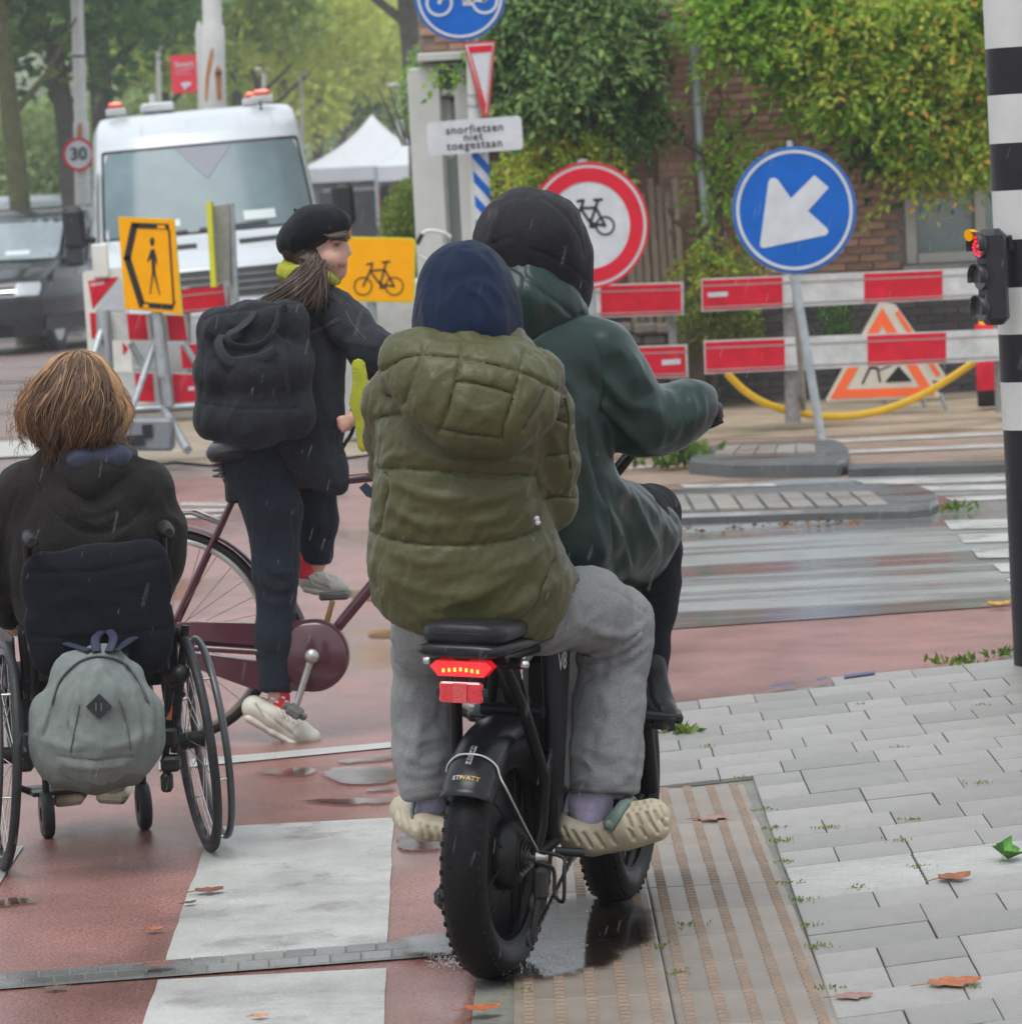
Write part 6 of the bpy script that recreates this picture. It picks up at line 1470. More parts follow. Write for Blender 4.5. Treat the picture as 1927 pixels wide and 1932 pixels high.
# small trimmings at the left and right waist
NV = mat('navy_webbing', (.014, .020, .045), .7, .2, 60, bump=.3, bs=300)
mb = MB(); mb.tube([P(724, 800, YP + .02), P(716, 880, YP), P(722, 950, YP - .01), P(718, 1000, YP + .02)], [.012, .014, .014, .01], 8, flat=.5); mb.build('bag_strap', NV, pa)
mb = MB(); mb.prism([(677, 920), (690, 910), (708, 926), (725, 938), (722, 952), (700, 940), (690, 936)], (0, .012, 0), (0, 0, 0), (1, 0, 0), (0, 0, 1)); mb.v = [tuple(P(v[0], v[2], YP + v[1])) for v in mb.v]; mb.build('bag_strap', NV, pa)
mb = MB(); mb.prism([(700, 950), (722, 944), (726, 962), (718, 985), (708, 975)], (0, .014, 0), (0, 0, 0), (1, 0, 0), (0, 0, 1)); mb.v = [tuple(P(v[0], v[2], YP + v[1] - .005)) for v in mb.v]; mb.build('bag_strap', NV, pa)
mb = MB()
for q in ((1012, 978), (1014, 986), (730, 922)): mb.lathe([(.0001, .006), (.0055, .003), (.0055, -.003), (.0001, -.006)], 8, P(q[0], q[1], YP - .10 if q[0] > 900 else YP - .04), (0, 0, 1))
mb.build('cord_knot', mat('cord_white', (.6, .58, .58), .7, 0), pa)
# jeans
t = Sdf(YP)
t.chain([(930, 1160, .08, 70), (1020, 1150, .16, 74), (1110, 1150, .27, 70), (1163, 1172, .36, 62)], .045)
t.chain([(1163, 1176, .36, 62), (1160, 1230, .35, 62), (1150, 1330, .31, 62), (1143, 1420, .28, 62), (1140, 1478, .26, 64)], .035)
t.chain([(860, 1160, .08, 80), (812, 1190, .22, 66), (800, 1230, .30, 58)], .045); t.chain([(800, 1230, .30, 56), (800, 1330, .30, 56), (806, 1420, .28, 58), (808, 1480, .26, 56)], .035)
def hemcut(F_, lo, hh, n):
    X = lo[0] + np.arange(n[0]) * hh; Y = lo[1] + np.arange(n[1]) * hh; Zz = lo[2] + np.arange(n[2]) * hh
    g = np.stack(np.meshgrid(X, Y, Zz, indexing='ij'), -1).reshape(-1, 3); u = proj(g); 
    lim = np.where(u[:, 0] > 960, 1492 + (u[:, 0] - 1075) * .02, 1506 + (u[:, 0] - 790) * -.16); d = (u[:, 1] - lim) / SX(YP)
    return np.maximum(F_, d.reshape(F_.shape).astype(np.float32))
V, Q = t.mesh(.0062, 1, hemcut)
V = groove(V, Q, [[(1222, 1190), (1222, 1300), (1206, 1400), (1192, 1490)], [(1085, 1095), (1160, 1118), (1205, 1150)], [(1076, 1482), (1140, 1486), (1206, 1482)], [(768, 1496), (800, 1492), (840, 1486)], [(1085, 1233), (1130, 1236), (1175, 1226)]], 3, .003)
V = ridges(V, Q, [([(1095, 1240), (1150, 1228), (1210, 1190)], 8, .016), ([(1105, 1262), (1165, 1248), (1218, 1215)], 7, .013), ([(1120, 1190), (1170, 1195), (1215, 1175)], 7, .009), ([(1130, 1290), (1180, 1270), (1215, 1240)], 9, .006), ([(1080, 1170), (1130, 1190), (1180, 1190)], 12, .005), ([(1130, 1300), (1150, 1350), (1130, 1420)], 12, .007), ([(1185, 1290), (1180, 1360), (1165, 1430)], 12, .006),
      ([(1085, 1420), (1110, 1440), (1130, 1470)], 10, .007), ([(1090, 1400), (1130, 1420), (1180, 1425)], 12, .005), ([(1170, 1440), (1185, 1460), (1200, 1465)], 9, .005), ([(760, 1240), (800, 1260), (840, 1250)], 12, .008), ([(760, 1300), (790, 1330), (830, 1330)], 14, .006), ([(755, 1380), (790, 1400), (840, 1385)], 12, .008), ([(760, 1420), (800, 1440), (840, 1430)], 10, .007), ([(765, 1460), (800, 1462), (835, 1450)], 8, .006), ([(785, 1340), (790, 1400), (780, 1450)], 10, .005)])
V = crumple(V, Q, .0055, (15, 15, 5), 41, (.2, 0, 1), 3); V = crumple(V, Q, .003, (30, 30, 11), 42, (1, 0, .4), 2); skin_obj('jeans', (V, Q), GREY, pa)
for nm, pts in (('sock', [(1116, 1470, .28, 39), (1113, 1515, .27, 39), (1112, 1542, .26, 33)]), ('sock', [(815, 1470, .28, 34), (811, 1515, .28, 32), (808, 1540, .28, 32)])):
    s = Sdf(YP); s.chain(pts, .02, 1.0); V, Q = s.mesh(.005); V = crumple(V, Q, .0025, (22, 22, 9), 9, (.4, 0, .2)); skin_obj(nm, (V, Q), LILAC, pa)
# clogs: sole line, open heel, holed toe box, slanted side slots
c = Sdf(YP)
c.chain([(1084, 1566, .26, 40), (1110, 1576, .25, 36), (1150, 1572, .23, 33), (1190, 1556, .21, 40), (1228, 1544, .20, 39)], .02, 1.05)
c.chain([(1072, 1562, .26, 30), (1120, 1588, .25, 24), (1180, 1580, .23, 22), (1238, 1562, .20, 26)], .012, 1.7)
c.chain([(1098, 1522, .26, 37), (1128, 1533, .25, 34), (1148, 1522, .24, 28)], .008, 1.05, True)
V, Q = c.mesh(.003)
slots = [[(1064 + i * 21.5, 1566 + 14 * sin(i * .45)), (1058 + i * 21.5 + 18, 1584 + 8 * sin(i * .45))] for i in range(9)]
slots = [[(1062, 1562), (1070, 1582)], [(1080, 1568), (1092, 1592)], [(1100, 1572), (1114, 1598)], [(1122, 1574), (1137, 1598)], [(1146, 1570), (1160, 1592)], [(1182, 1538), (1190, 1560)], [(1200, 1536), (1209, 1558)], [(1218, 1533), (1227, 1553)], [(1235, 1530), (1243, 1548)], [(1250, 1526), (1257, 1542)], [(1186, 1566), (1196, 1584)], [(1208, 1562), (1218, 1580)], [(1230, 1556), (1240, 1572)], [(1250, 1548), (1258, 1560)]]
V = groove(V, Q, slots, 2.6, .011)
V = groove(V, Q, [[(x, y), (x + 1.5, y + 1)] for x, y in ((1196, 1516), (1210, 1512), (1224, 1510), (1238, 1511), (1203, 1526), (1218, 1522), (1232, 1520), (1246, 1521), (1212, 1504 + 8), (1190, 1528))], 2.6, .005)
clg = skin_obj('clog', (V, Q), CLOG, pa)
mb = MB()
for p in slots[5:10]: mb.tube([P(*p[0], YP + .1575), P(*p[1], YP + .1575)], .003, 6)
mb = MB(); mb.tube([P(x, y, YP + d) for x, y, d in ((1186, 1505, .27), (1176, 1516, .185), (1160, 1540, .172), (1146, 1560, .182))], [.013, .014, .015, .017], 8, flat=.4); mb.build('heel_strap', STRAP, pa)
mb = MB(); mb.lathe([(.0001, .006), (.009, .005), (.012, .0)], 16, P(1148, 1557, YP + .172), (0, -1, 0)); mb.build('strap_rivet', STRAP, pa)
c = Sdf(YP)
c.chain([(810, 1556, .26, 34), (800, 1546, .32, 40), (775, 1532, .40, 36), (762, 1528, .44, 30)], .02, 1.0); c.chain([(842, 1566, .20, 24), (800, 1560, .22, 26), (768, 1545, .34, 26)], .012, 1.3)
c.chain([(812, 1505, .25, 34), (808, 1520, .28, 28)], .008, 1, True)
V, Q = c.mesh(.0042); sl2 = [[(750, 1528), (752, 1552)], [(762, 1532), (766, 1558)], [(776, 1540), (782, 1562)], [(792, 1554), (800, 1578)], [(808, 1560), (816, 1582)], [(824, 1562), (831, 1582)]]
V = groove(V, Q, sl2, 3.0, .006); skin_obj('clog', (V, Q), CLOG, pa)
mb = MB(); mb.tube([P(x, y, YP + .235) for x, y in ((783, 1510), (777, 1530), (779, 1552))], [.008, .009, .010], 8, flat=.5); mb.build('heel_strap', STRAP, pa)

# ------------------------------------------------------------------ front rider
YR = 8.86
ri = thing('person', 'front rider in dark green raincoat with black hood, arm stretched to the handlebar', 'person', G(1150, 1720))
b = Sdf(YR)
b.chain([(1008, 460, .0, 74), (1030, 520, .04, 60), (1010, 610, .0, 50)], .03, 1.1); b.chain([(1010, 640, .0, 70), (1020, 800, .02, 110), (1040, 1000, .0, 110)], .05, .8)
b.chain([(1110, 660, .02, 45), (1205, 790, .06, 40), (1270, 775, .14, 30), (1335, 772, .20, 22)], .03); b.chain([(930, 680, .05, 45), (860, 800, .1, 40), (950, 800, .3, 26), (1030, 792, .30, 20)], .03)
b.chain([(1080, 1020, .1, 80), (1220, 1010, .40, 58), (1230, 1180, .37, 34), (1228, 1320, .36, 28)], .03); b.chain([(960, 1030, .1, 80), (930, 1080, .35, 56), (930, 1250, .35, 44), (935, 1340, .34, 36)], .03)
b.pr = [(p[0], p[1], p[2] * .70, p[3] * .70) + p[4:] for p in b.pr]; skin_obj('body', b.mesh(.010), SKIN, ri)
h = Sdf(YR)
h.chain([(985, 440, .02, 78), (1010, 452, .02, 86), (1040, 500, .03, 70), (1058, 540, .05, 50), (1070, 570, .06, 32)], .04, 1.2); h.chain([(960, 470, .0, 60), (1000, 560, .0, 60)], .05, 1.1)
h.ball((1112, 560, .12, 34), .02, 1.2, True)
V, Q = h.mesh(.0055); V = groove(V, Q, [[(1022, 372), (1060, 400), (1090, 450), (1098, 480)], [(995, 468), (1040, 485), (1085, 512), (1110, 535)], [(905, 470), (940, 455), (960, 448)]], 3, .003)
V = ridges(V, Q, [([(940, 385), (930, 430), (915, 470)], 9, .004), ([(970, 375), (975, 420), (990, 450)], 10, .003), ([(1000, 480), (1030, 530), (1060, 570)], 9, .004), ([(1060, 420), (1075, 460), (1080, 500)], 10, .004)]); V = crumple(V, Q, .0055, (12, 12, 5), 51, (.4, 0, 1), 3)
skin_obj('hood', (V, Q), BLACKJ, ri)
mb = MB(); r = np.random.default_rng(8)
for i in range(46):
    x = 1082 + r.normal(0, 5); y = 565 + r.normal(0, 6); p = [P(x, y, YR + .02), P(x + 6 + r.normal(0, 3), y + 18, YR), P(x + 12 + r.normal(0, 6), y + 34 + r.normal(0, 6), YR - .01)]; mb.tube(p, [.002, .0016, .0005], 4)
mb.build('hair', mat('hair_black', (.010, .009, .009), .4, .2), ri)
j = Sdf(YR)
j.chain([(975, 650, .02, 88), (1010, 690, .0, 112), (1022, 800, .0, 112), (1030, 900, .02, 112), (1050, 1000, .04, 112), (1085, 1050, .1, 84)], .05, .85)
j.chain([(1085, 648, .0, 52), (1130, 668, .0, 58), (1160, 725, .02, 62), (1195, 785, .05, 62), (1215, 800, .07, 54), (1262, 788, .10, 54), (1300, 768, .14, 44), (1322, 758, .17, 34)], .04)
j.chain([(930, 690, .03, 60), (880, 760, .06, 56), (880, 850, .1, 50)], .04)
j.chain([(1100, 930, .06, 66), (1150, 990, .16, 78), (1200, 1010, .28, 72)], .05, 1.0); j.chain([(1130, 1040, .14, 66), (1190, 1045, .26, 60)], .05); j.chain([(1180, 960, .24, 46), (1246, 1000, .33, 42)], .045)
j.raw(P(1340, 764, YR + .17), P(1350, 764, YR + .17), .026, .026, .01, 1, True)
V, Q = j.mesh(.0062)
V = groove(V, Q, [[(1104, 790), (1112, 860), (1125, 920), (1150, 985), (1160, 1080)], [(1115, 640), (1135, 700), (1130, 780)], [(1152, 965), (1180, 1000), (1190, 1060)], [(1205, 918), (1250, 955), (1280, 990)]], 4, .005)
V = ridges(V, Q, [([(1150, 640), (1185, 690), (1200, 740)], 14, .010), ([(1180, 660), (1215, 720), (1232, 745)], 12, .008), ([(1130, 700), (1180, 760), (1230, 770)], 14, .010), ([(1120, 750), (1170, 800), (1220, 845)], 12, .009), ([(1225, 760), (1245, 800), (1240, 845)], 11, .011), ([(1262, 745), (1275, 790), (1262, 830)], 10, .010), ([(1295, 740), (1305, 775), (1300, 810)], 9, .008), ([(1320, 735), (1326, 770), (1322, 795)], 7, .006),
      ([(1150, 905), (1200, 960), (1240, 1050)], 13, .010), ([(1175, 915), (1230, 970), (1270, 1030)], 12, .009), ([(1130, 940), (1165, 1010), (1190, 1090)], 12, .010), ([(1105, 900), (1120, 980), (1140, 1070)], 12, .008), ([(1080, 800), (1090, 880), (1085, 960)], 14, .007), ([(1040, 690), (1080, 740), (1100, 820)], 16, .007), ([(1225, 945), (1260, 990), (1275, 1020)], 8, .006)])
V = crumple(V, Q, .0045, (10, 10, 4), 61, (.5, 0, -1), 3); V = crumple(V, Q, .001, (24, 24, 9), 63, (1, 0, .6), 2); V = lap(V, Q, .3); skin_obj('raincoat', (V, Q), GREEN, ri)
k = Sdf(YR)
k.chain([(935, 470, .02, 24), (965, 486, -.02, 28), (1005, 518, -.04, 36), (1045, 560, -.03, 36), (1082, 588, .0, 26)], .03); k.chain([(940, 530, -.02, 60), (985, 570, -.05, 64), (1040, 600, -.03, 44)], .045); k.chain([(930, 610, .0, 66), (980, 620, -.03, 60), (1020, 618, -.02, 46)], .05)
V, Q = k.mesh(.0058); V = groove(V, Q, [[(985, 490), (988, 540), (978, 600), (970, 640)], [(925, 486), (970, 505), (1020, 550), (1085, 600)], [(1095, 592), (1050, 625), (1000, 645), (960, 655)]], 4, .0045); V = ridges(V, Q, [([(1000, 540), (1010, 580), (995, 620)], 12, .006), ([(950, 520), (960, 570), (950, 620)], 12, .005), ([(1030, 570), (1050, 590), (1040, 615)], 9, .005)])
V = crumple(V, Q, .004, (12, 12, 5), 71, (.5, 0, -1), 3); V = lap(V, Q, .12); skin_obj('raincoat_hood', (V, Q), GREEN, ri)
# water streaks on the coat tail
mb = MB(); r = np.random.default_rng(12)
for i in range(40):
    x, y = 1175 + r.uniform(0, 90), 930 + r.uniform(0, 110); 
    if x > 1165 + (y - 905) * 1.2 or y > 1100: continue
t = Sdf(YR)
t.chain([(1130, 1010, .12, 74), (1190, 985, .28, 66), (1228, 968, .40, 52)], .045); t.chain([(1228, 968, .40, 52), (1240, 1040, .40, 42), (1238, 1100, .39, 42), (1236, 1150, .38, 36), (1228, 1230, .37, 30), (1232, 1300, .36, 30)], .03)
t.chain([(960, 1030, .1, 84), (930, 1080, .35, 58), (930, 1250, .35, 46), (935, 1330, .34, 40)], .03)
V, Q = t.mesh(.007); V = ridges(V, Q, [([(1205, 1110), (1240, 1120), (1275, 1100)], 7, .008), ([(1210, 1130), (1245, 1138), (1270, 1122)], 6, .008), ([(1215, 1150), (1240, 1156), (1262, 1145)], 6, .006), ([(1220, 1050), (1250, 1070), (1275, 1060)], 9, .006)]); V = crumple(V, Q, .003, (16, 16, 7), 81); skin_obj('trousers', (V, Q), DARKP, ri)
for nm, pts, so in (('boot', [(1228, 1250, .36, 30), (1234, 1310, .36, 30), (1244, 1338, .34, 28), (1252, 1346, .32, 26)], [(1238, 1356, .34, 18), (1262, 1358, .31, 18)]), ('boot', [(932, 1300, .34, 30), (930, 1330, .32, 30), (915, 1345, .30, 24)], [(925, 1358, .32, 18), (905, 1358, .30, 16)])):
    s = Sdf(YR); s.chain(pts, .02, 1.3); V, Q = s.mesh(.005); V = crumple(V, Q, .002, (20, 20, 10), 4); bt = skin_obj(nm, (V, Q), mat('boot_leather', (.012, .012, .013), .35, .3, 20, bump=.2, bs=80), ri)
    mb = MB(); p0, p1 = so; a, c_ = P(p0[0], p0[1], YR + p0[2]), P(p1[0], p1[1], YR + p1[2])
    for q in range(6): mb.box(a.lerp(c_, q / 5 * 1.25 - .12) + Vector((0, 0, -.004)), (.016, .10, .030), Matrix.Rotation(R(8), 3, 'Y'), .003)
    mb.box((a + c_) / 2 + Vector((0, 0, .010)), ((c_ - a).length + .05, .105, .022), Matrix.Rotation(R(8), 3, 'Y'), .006); mb.build('sole', C_BLK, bt)
# gloved hand closed round the grip: palm, four fingers, thumb
g = Sdf(YR + .2)
g.chain([(1318, 770, -.02, 24), (1332, 776, -.02, 25), (1340, 780, -.02, 22)], .015, 1.0)
for i, dx in enumerate((0, 8, 16, 23)):
    L_ = (26, 29, 28, 22)[i]; g.chain([(1328 + dx * .9, 766 + i, -.01, 8.5), (1334 + dx * .9, 764 + i, .05, 8), (1336 + dx * .9, 782 + i, .075, 7.5), (1333 + dx * .9, 782 + L_ * .6, .05, 7)], .004)
g.chain([(1326, 782, -.03, 9), (1338, 796, -.04, 8.5), (1350, 797, -.02, 7.5)], .006)
V, Q = g.mesh(.004); skin_obj('glove', (V, Q), mat('glove_black', (.012, .012, .013), .5, .3, 40, bump=.3, bs=200), ri)
# ------------------------------------------------------------------ burgundy town bicycle
YW_ = F * CAMH / (1403 - 427)
WB0 = G(332, 1402); WBM = Matrix.Translation(WB0) @ Matrix.Rotation(R(-5), 4, 'Z')
tb = thing('town_bicycle', 'burgundy town bicycle with a closed chain case under the woman in the beret', 'bicycle', WB0)
BURG = mat('burgundy_paint', (.060, .012, .020), .28, .2, 6, coat=.5); DKS = mat('dull_steel', (.20, .19, .18), .35, .3, 20, metal=.8)
def mbt(): m = MB(); m.T = WBM; return m
def ttube(name, pts, r, m=BURG, par=tb, n=10): q = mbt(); q.tube([Vector(p) for p in pts], r, n); return q.build(name, m, par)
WR = .345
def townwheel(x):
    q = mbt(); q.tube([(x, -.05, WR), (x, .05, WR)], .016, 10); w = q.build('wheel', DKS, tb)
    q = mbt(); q.lathe([(.317, -.014), (.330, -.019), (.342, -.012), (.345, 0), (.342, .012), (.330, .019), (.317, .014)], 72, (x, 0, WR), (0, 1, 0)); q.build('tyre', mat('town_tyre', (.012, .012, .012), .5, .2, 40), w)
    q = mbt(); q.lathe([(.300, -.010), (.318, -.015), (.320, 0), (.318, .015), (.300, .010), (.300, -.010)], 72, (x, 0, WR), (0, 1, 0)); q.build('rim', mat('pale_rim', (.36, .34, .31), .35, .2, 20, metal=.5), w)
    for k in range(32):
        a = 2 * pi * k / 32; b = a + (.5 if k % 2 else -.5); q = mbt(); q.tube([(x + cos(b) * .02, .03 if (k // 2) % 2 else -.03, WR + sin(b) * .02), (x + cos(a) * .302, 0, WR + sin(a) * .302)], .0011, 4); q.build('spoke', DKS, w)
    return w
WBL = 1.10
townwheel(0); townwheel(WBL)
def guard(x, a0, a1):
    q = mbt(); vs = []; n = 26
    for i in range(n + 1):
        a = R(a0 + (a1 - a0) * i / n)
        for v in (-1, -.5, 0, .5, 1): rr = .362 - .010 * v * v; vs.append((x + cos(a) * rr, .030 * v, WR + sin(a) * rr))
    q.add(vs, [(i * 5 + k, i * 5 + k + 1, i * 5 + 6 + k, i * 5 + 5 + k) for i in range(n) for k in range(4)], True); q.build('mudguard', BURG, tb)
guard(0, 20, 175); guard(WBL, 10, 165)
BBx, BBz = .468, .272
ttube('seat_tube', [(BBx, 0, BBz), (.245, 0, .80)], .0155); ttube('seat_post', [(.245, 0, .80), (.20, 0, .90)], .013, DKS)
ttube('down_tube', [(BBx, 0, BBz), (.90, 0, .74)], .0185); ttube('top_tube', [(.24, 0, .80), (.885, 0, .835)], .0155); ttube('head_tube', [(.90, 0, .70), (.868, 0, .89)], .019)
for s_ in (-1, 1):
    ttube('seat_stay', [(.238, s_ * .022, .79), (0, s_ * .062, WR)], .0085); ttube('chain_stay', [(0, s_ * .062, WR), (BBx, s_ * .04, BBz)], .010)
    ttube('fork_blade', [(.905, s_ * .05, .69), (1.02, s_ * .055, .50), (WBL, s_ * .055, WR)], .011)
    ttube('carrier_rail', [(-.30, s_ * .05, .735), (.10, s_ * .05, .74), (.19, s_ * .03, .70)], .006, DKS); ttube('carrier_stay', [(-.22, s_ * .055, .735), (0, s_ * .068, WR + .01)], .005, DKS)
for x in (-.28, -.15, -.02): ttube('carrier_rung', [(x, -.05, .737), (x, .05, .737)], .005, DKS)
# chain case
q = mbt(); vs = []
def casepts(off=0):
    o = []
    for k in range(26): a = R(100 - 200 * k / 25); o.append((BBx + (.116 + off) * cos(a), BBz + (.116 + off) * sin(a)))
    o += [(BBx - .2, BBz - .098 - off), (.06, WR - .085), (.04, WR - .04), (.30, BBz - .012), (.30, BBz + .038), (.03, WR + .0), (.03, WR + .048), (.1, WR + .050 + off), (BBx - .15, BBz + .108 + off)]
    return o
def dedupe(p): return [a for i, a in enumerate(p) if i == 0 or abs(a[0] - p[i - 1][0]) + abs(a[1] - p[i - 1][1]) > 1e-5]
q.prism(dedupe(casepts())[::-1], (0, .03, 0), (0, -.085, 0), (1, 0, 0), (0, 0, 1)); q.build('chain_case', BURG, tb)
q = mbt(); q.lathe([(.0001, .01), (.1, .008), (.107, .0)], 40, (BBx, -.085, BBz), (0, -1, 0)); q.build('case_cover', BURG, tb)
q = mbt(); q.tube([(.08, -.09, WR - .03), (.30, -.09, BBz + .02)], .011, 8); q.build('lower_stay', BURG, tb)
ca = Vector((-.055, 0, -.16))
q = mbt(); q.tube([(BBx, -.10, BBz), (BBx - .057, -.115, BBz - .155)], [.0135, .010], 8); q.lathe([(.0001, .018), (.022, .015), (.024, 0)], 16, (BBx, -.10, BBz), (0, -1, 0)); q.build('crank', mat('crank_alloy', (.36, .35, .32), .35, .2, 20, metal=.7), tb)
q = mbt(); q.box((BBx - .055, -.165, BBz - .165), (.05, .09, .028), Matrix.Rotation(R(35), 3, 'Y'), .006); q.box((BBx - .055, -.165, BBz - .165), (.085, .03, .02), Matrix.Rotation(R(35), 3, 'Y'), .005); q.build('pedal', mat('pedal_grey', (.09, .085, .08), .5, .3, 30), tb)
q = mbt(); q.tube([(BBx, .06, BBz), (BBx + .05, .09, BBz + .155)], [.012, .009], 8); q.build('crank', mat('crank_brass', (.30, .18, .06), .35, .2, 20, metal=.7), tb)
q = mbt(); q.box((BBx + .052, .14, BBz + .168), (.095, .09, .026), None, .007); q.build('pedal', mat('pedal_grey', None), tb)
# saddle with springs
q = mbt(); vs = []; secs = [(.06, .03, .012), (.075, .075, .03), (.12, .10, .036), (.18, .095, .034), (.24, .06, .03), (.31, .028, .025), (.335, .012, .012)]
n = 16
for x, w, h_ in secs:
    for k in range(n): a = 2 * pi * k / n; vs.append((x + .095, w * cos(a), .925 + h_ * sin(a) - (x - .06) * .04))
q.add(vs, [(i * n + k, i * n + (k + 1) % n, (i + 1) * n + (k + 1) % n, (i + 1) * n + k) for i in range(len(secs) - 1) for k in range(n)] + [tuple(range(n))[::-1]], True); q.build('saddle', mat('saddle_black', (.022, .024, .028), .4, .2, 20), tb)
for s_ in (-1, 1):
    q = mbt(); q.tube([(.195 + .018 * cos(t * .9), s_ * .05 + .018 * sin(t * .9), .845 + t * .0026) for t in range(22)], .0035, 6); q.build('saddle_spring', DKS, tb)
q = mbt(); q.box((.235, -.02, .80), (.05, .05, .075), None, .012); q.build('rear_light', C_BLK, tb)
hbp = [(.80, -.27, 1.0), (.84, -.25, 1.03), (.90, -.12, 1.04), (.885, 0, 1.02), (.90, .12, 1.04), (.84, .25, 1.03), (.80, .27, 1.0)]
ttube('stem', [(.868, 0, .88), (.86, 0, 1.0), (.885, 0, 1.02)], .012, DKS)
hbp = [P(640, 800, YW_ - .22), P(662, 795, YW_ - .2), P(668, 770, YW_ - .12), P(690, 755, YW_), P(720, 745, YW_ + .1)]
mb = MB(); mb.tube(smooth_poly([tuple(p) for p in hbp], 5), .011, 8); mb.build('handlebar', DKS, tb)
mb = MB(); mb.tube([P(634, 802, YW_ - .23), P(656, 797, YW_ - .2)], .016, 10); mb.build('grip', C_BLK, tb)
mb = MB(); mb.tube(smooth_poly([tuple(P(x, y, YW_ - .2)) for x, y in ((668, 790), (664, 815), (650, 838), (640, 856))], 4), .007, 6); mb.build('brake_lever', C_BLK, tb)

# ------------------------------------------------------------------ the woman
DEN = mat('black_denim', (.010, .012, .016), .85, .0, 230, col2=(.038, .043, .052), bump=.3, bs=500, sheen=0.066, spec=.2)
DENB = mat('dark_blue_denim', (.007, .010, .015), .85, .0, 230, col2=(.024, .031, .043), bump=.3, bs=500, sheen=0.055, spec=.2)
wo = thing('person', 'woman in black beret and yellow-green scarf looking right, one foot on the ground', 'person', G(530, 1408))
YO = YW_ - .02
b = Sdf(YO)
b.chain([(598, 464, .02, 46), (610, 488, .0, 38), (628, 505, -.005, 23), (638, 515, -.01, 12.5)], .02, .95)
b.chain([(622, 448, -.01, 32), (635, 464, -.008, 23)], .012, .9); b.ball((643, 512, -.012, 9), .01); b.chain([(640, 486, -.02, 15), (642, 500, -.02, 13)], .012)
b.chain([(650, 458, -.012, 6), (655, 468, -.014, 6), (659, 476.5, -.015, 5), (653, 482, -.018, 4.5)], .005)
b.chain([(645, 495, -.018, 7.5), (650, 496, -.014, 5.5)], .004); b.chain([(644, 503, -.018, 7), (648.5, 504, -.014, 5.5)], .004)
b.ball((624, 488, -.05, 19), .025); b.chain([(622, 456, -.06, 5), (646, 453, -.045, 5)], .008)
b.chain([(630, 463, -.082, 4.5), (642, 463, -.068, 4.5)], .008, 1, True)
b.chain([(571, 470, -.06, 8), (573, 482, -.06, 6)], .008)
b.chain([(596, 510, .02, 32), (585, 560, .03, 38)], .02)
b.chain([(585, 580, .03, 50), (540, 700, .03, 80), (500, 850, .03, 75)], .04)
b.chain([(630, 580, -.06, 24), (752, 686, -.06, 20), (716, 742, -.08, 14), (672, 786, -.18, 12), (650, 800, -.22, 14)], .02)
for i in range(4): b.chain([(652 + i * 2, 788 + i * 7, -.20, 5), (646 + i * 2, 787 + i * 7, -.235, 4.2), (638 + i * 3, 790 + i * 7, -.235, 3.8), (637 + i * 3, 794 + i * 7, -.215, 3.4)], .002)   # fingers round the grip
b.chain([(645, 792, -.21, 5), (654, 788, -.23, 4.5)], .004)
b.chain([(640, 590, .12, 24), (700, 680, .22, 20), (720, 745, .14, 14)], .02)
b.chain([(500, 880, -.05, 50), (515, 1060, -.08, 40), (518, 1220, -.10, 30), (525, 1315, -.10, 22), (530, 1350, -.10, 22)], .03); b.chain([(540, 880, .08, 48), (600, 960, .1, 38), (598, 1050, .10, 24), (590, 1090, .10, 22)], .03)
b.pr = [(p[0], p[1], p[2] * .72, p[3] * .72) + p[4:] if max(p[2], p[3]) * SX(YO) > 18 and 592 < proj(np.array([p[0]]))[0][1] or (max(p[2], p[3]) * SX(YO) > 21 and proj(np.array([p[1]]))[0][1] > 560) else p for p in b.pr]
V, Q = b.mesh(.0065)
V = groove(V, Q, [[(646, 499), (657, 498)]], 1.4, .0016); body = skin_obj('body', (V, Q), mat('skin_face', (.50, .29, .215), .55, .14, 45, sss=.08), wo)
def dab(name, pts, w, d, m, par=wo, n=8): mb = MB(); mb.tube([P(x, y, YO + d) for x, y in pts], w, n); return mb.build(name, m, par)
HB = mat('hair_brown', (.045, .025, .016), .45, .35, 30, stretch=(1, 1, .1))
HB = mat('hair_brown', (.020, .013, .010), .5, .35, 30)
def face(name, pts, w, m, off=.0015): mb = MB(); mb.tube(on_skin(V, pts, off, 4), w, 6, flat=.5); return mb.build(name, m, wo)
for k in range(5): face('eyebrow', [(621, 454.5 + k * .5), (632, 451 + k * .5), (645, 452.5 + k * .4)], .0011, HB)
mb = MB(); ep = on_skin(V, [(629, 462.5), (641, 462.5)], .001, 2); mb.tube([ep[0], ep[0].lerp(ep[2], .5) - Vector((0, .002, 0)), ep[2]], [.001, .0042, .001], 8, flat=.6); mb.build('eye', mat('eye_white', (.26, .23, .21), .25, 0), wo)
mb = MB(); mb.tube([ep[0].lerp(ep[2], .4) - Vector((0, .0045, 0)), ep[0].lerp(ep[2], .75) - Vector((0, .0045, 0))], .0034, 8, flat=.6); mb.build('iris', mat('iris_dark', (.018, .012, .009), .2, 0), wo)
face('eyelash', [(628, 461.5), (635, 459), (643, 461)], .0012, C_BLK, .003); face('eyelash', [(630, 465), (636, 466), (641, 464.5)], .0006, HB, .003)
face('lips', [(639, 498.5), (647, 496.8), (653, 498.5)], .0024, mat('lips_pink', (.34, .12, .11), .45, 0), .0005); face('lips', [(641, 502.2), (647, 503.6), (652, 502)], .0027, mat('lips_pink', None), .0005); face('lips', [(638, 500.2), (646, 500), (653, 500.3)], .0007, mat('lip_line', (.12, .04, .04), .5, 0), .0022)
face('cheek_flush', [(612, 490), (622, 492)], .0001, mat('skin_face', None), -.001)
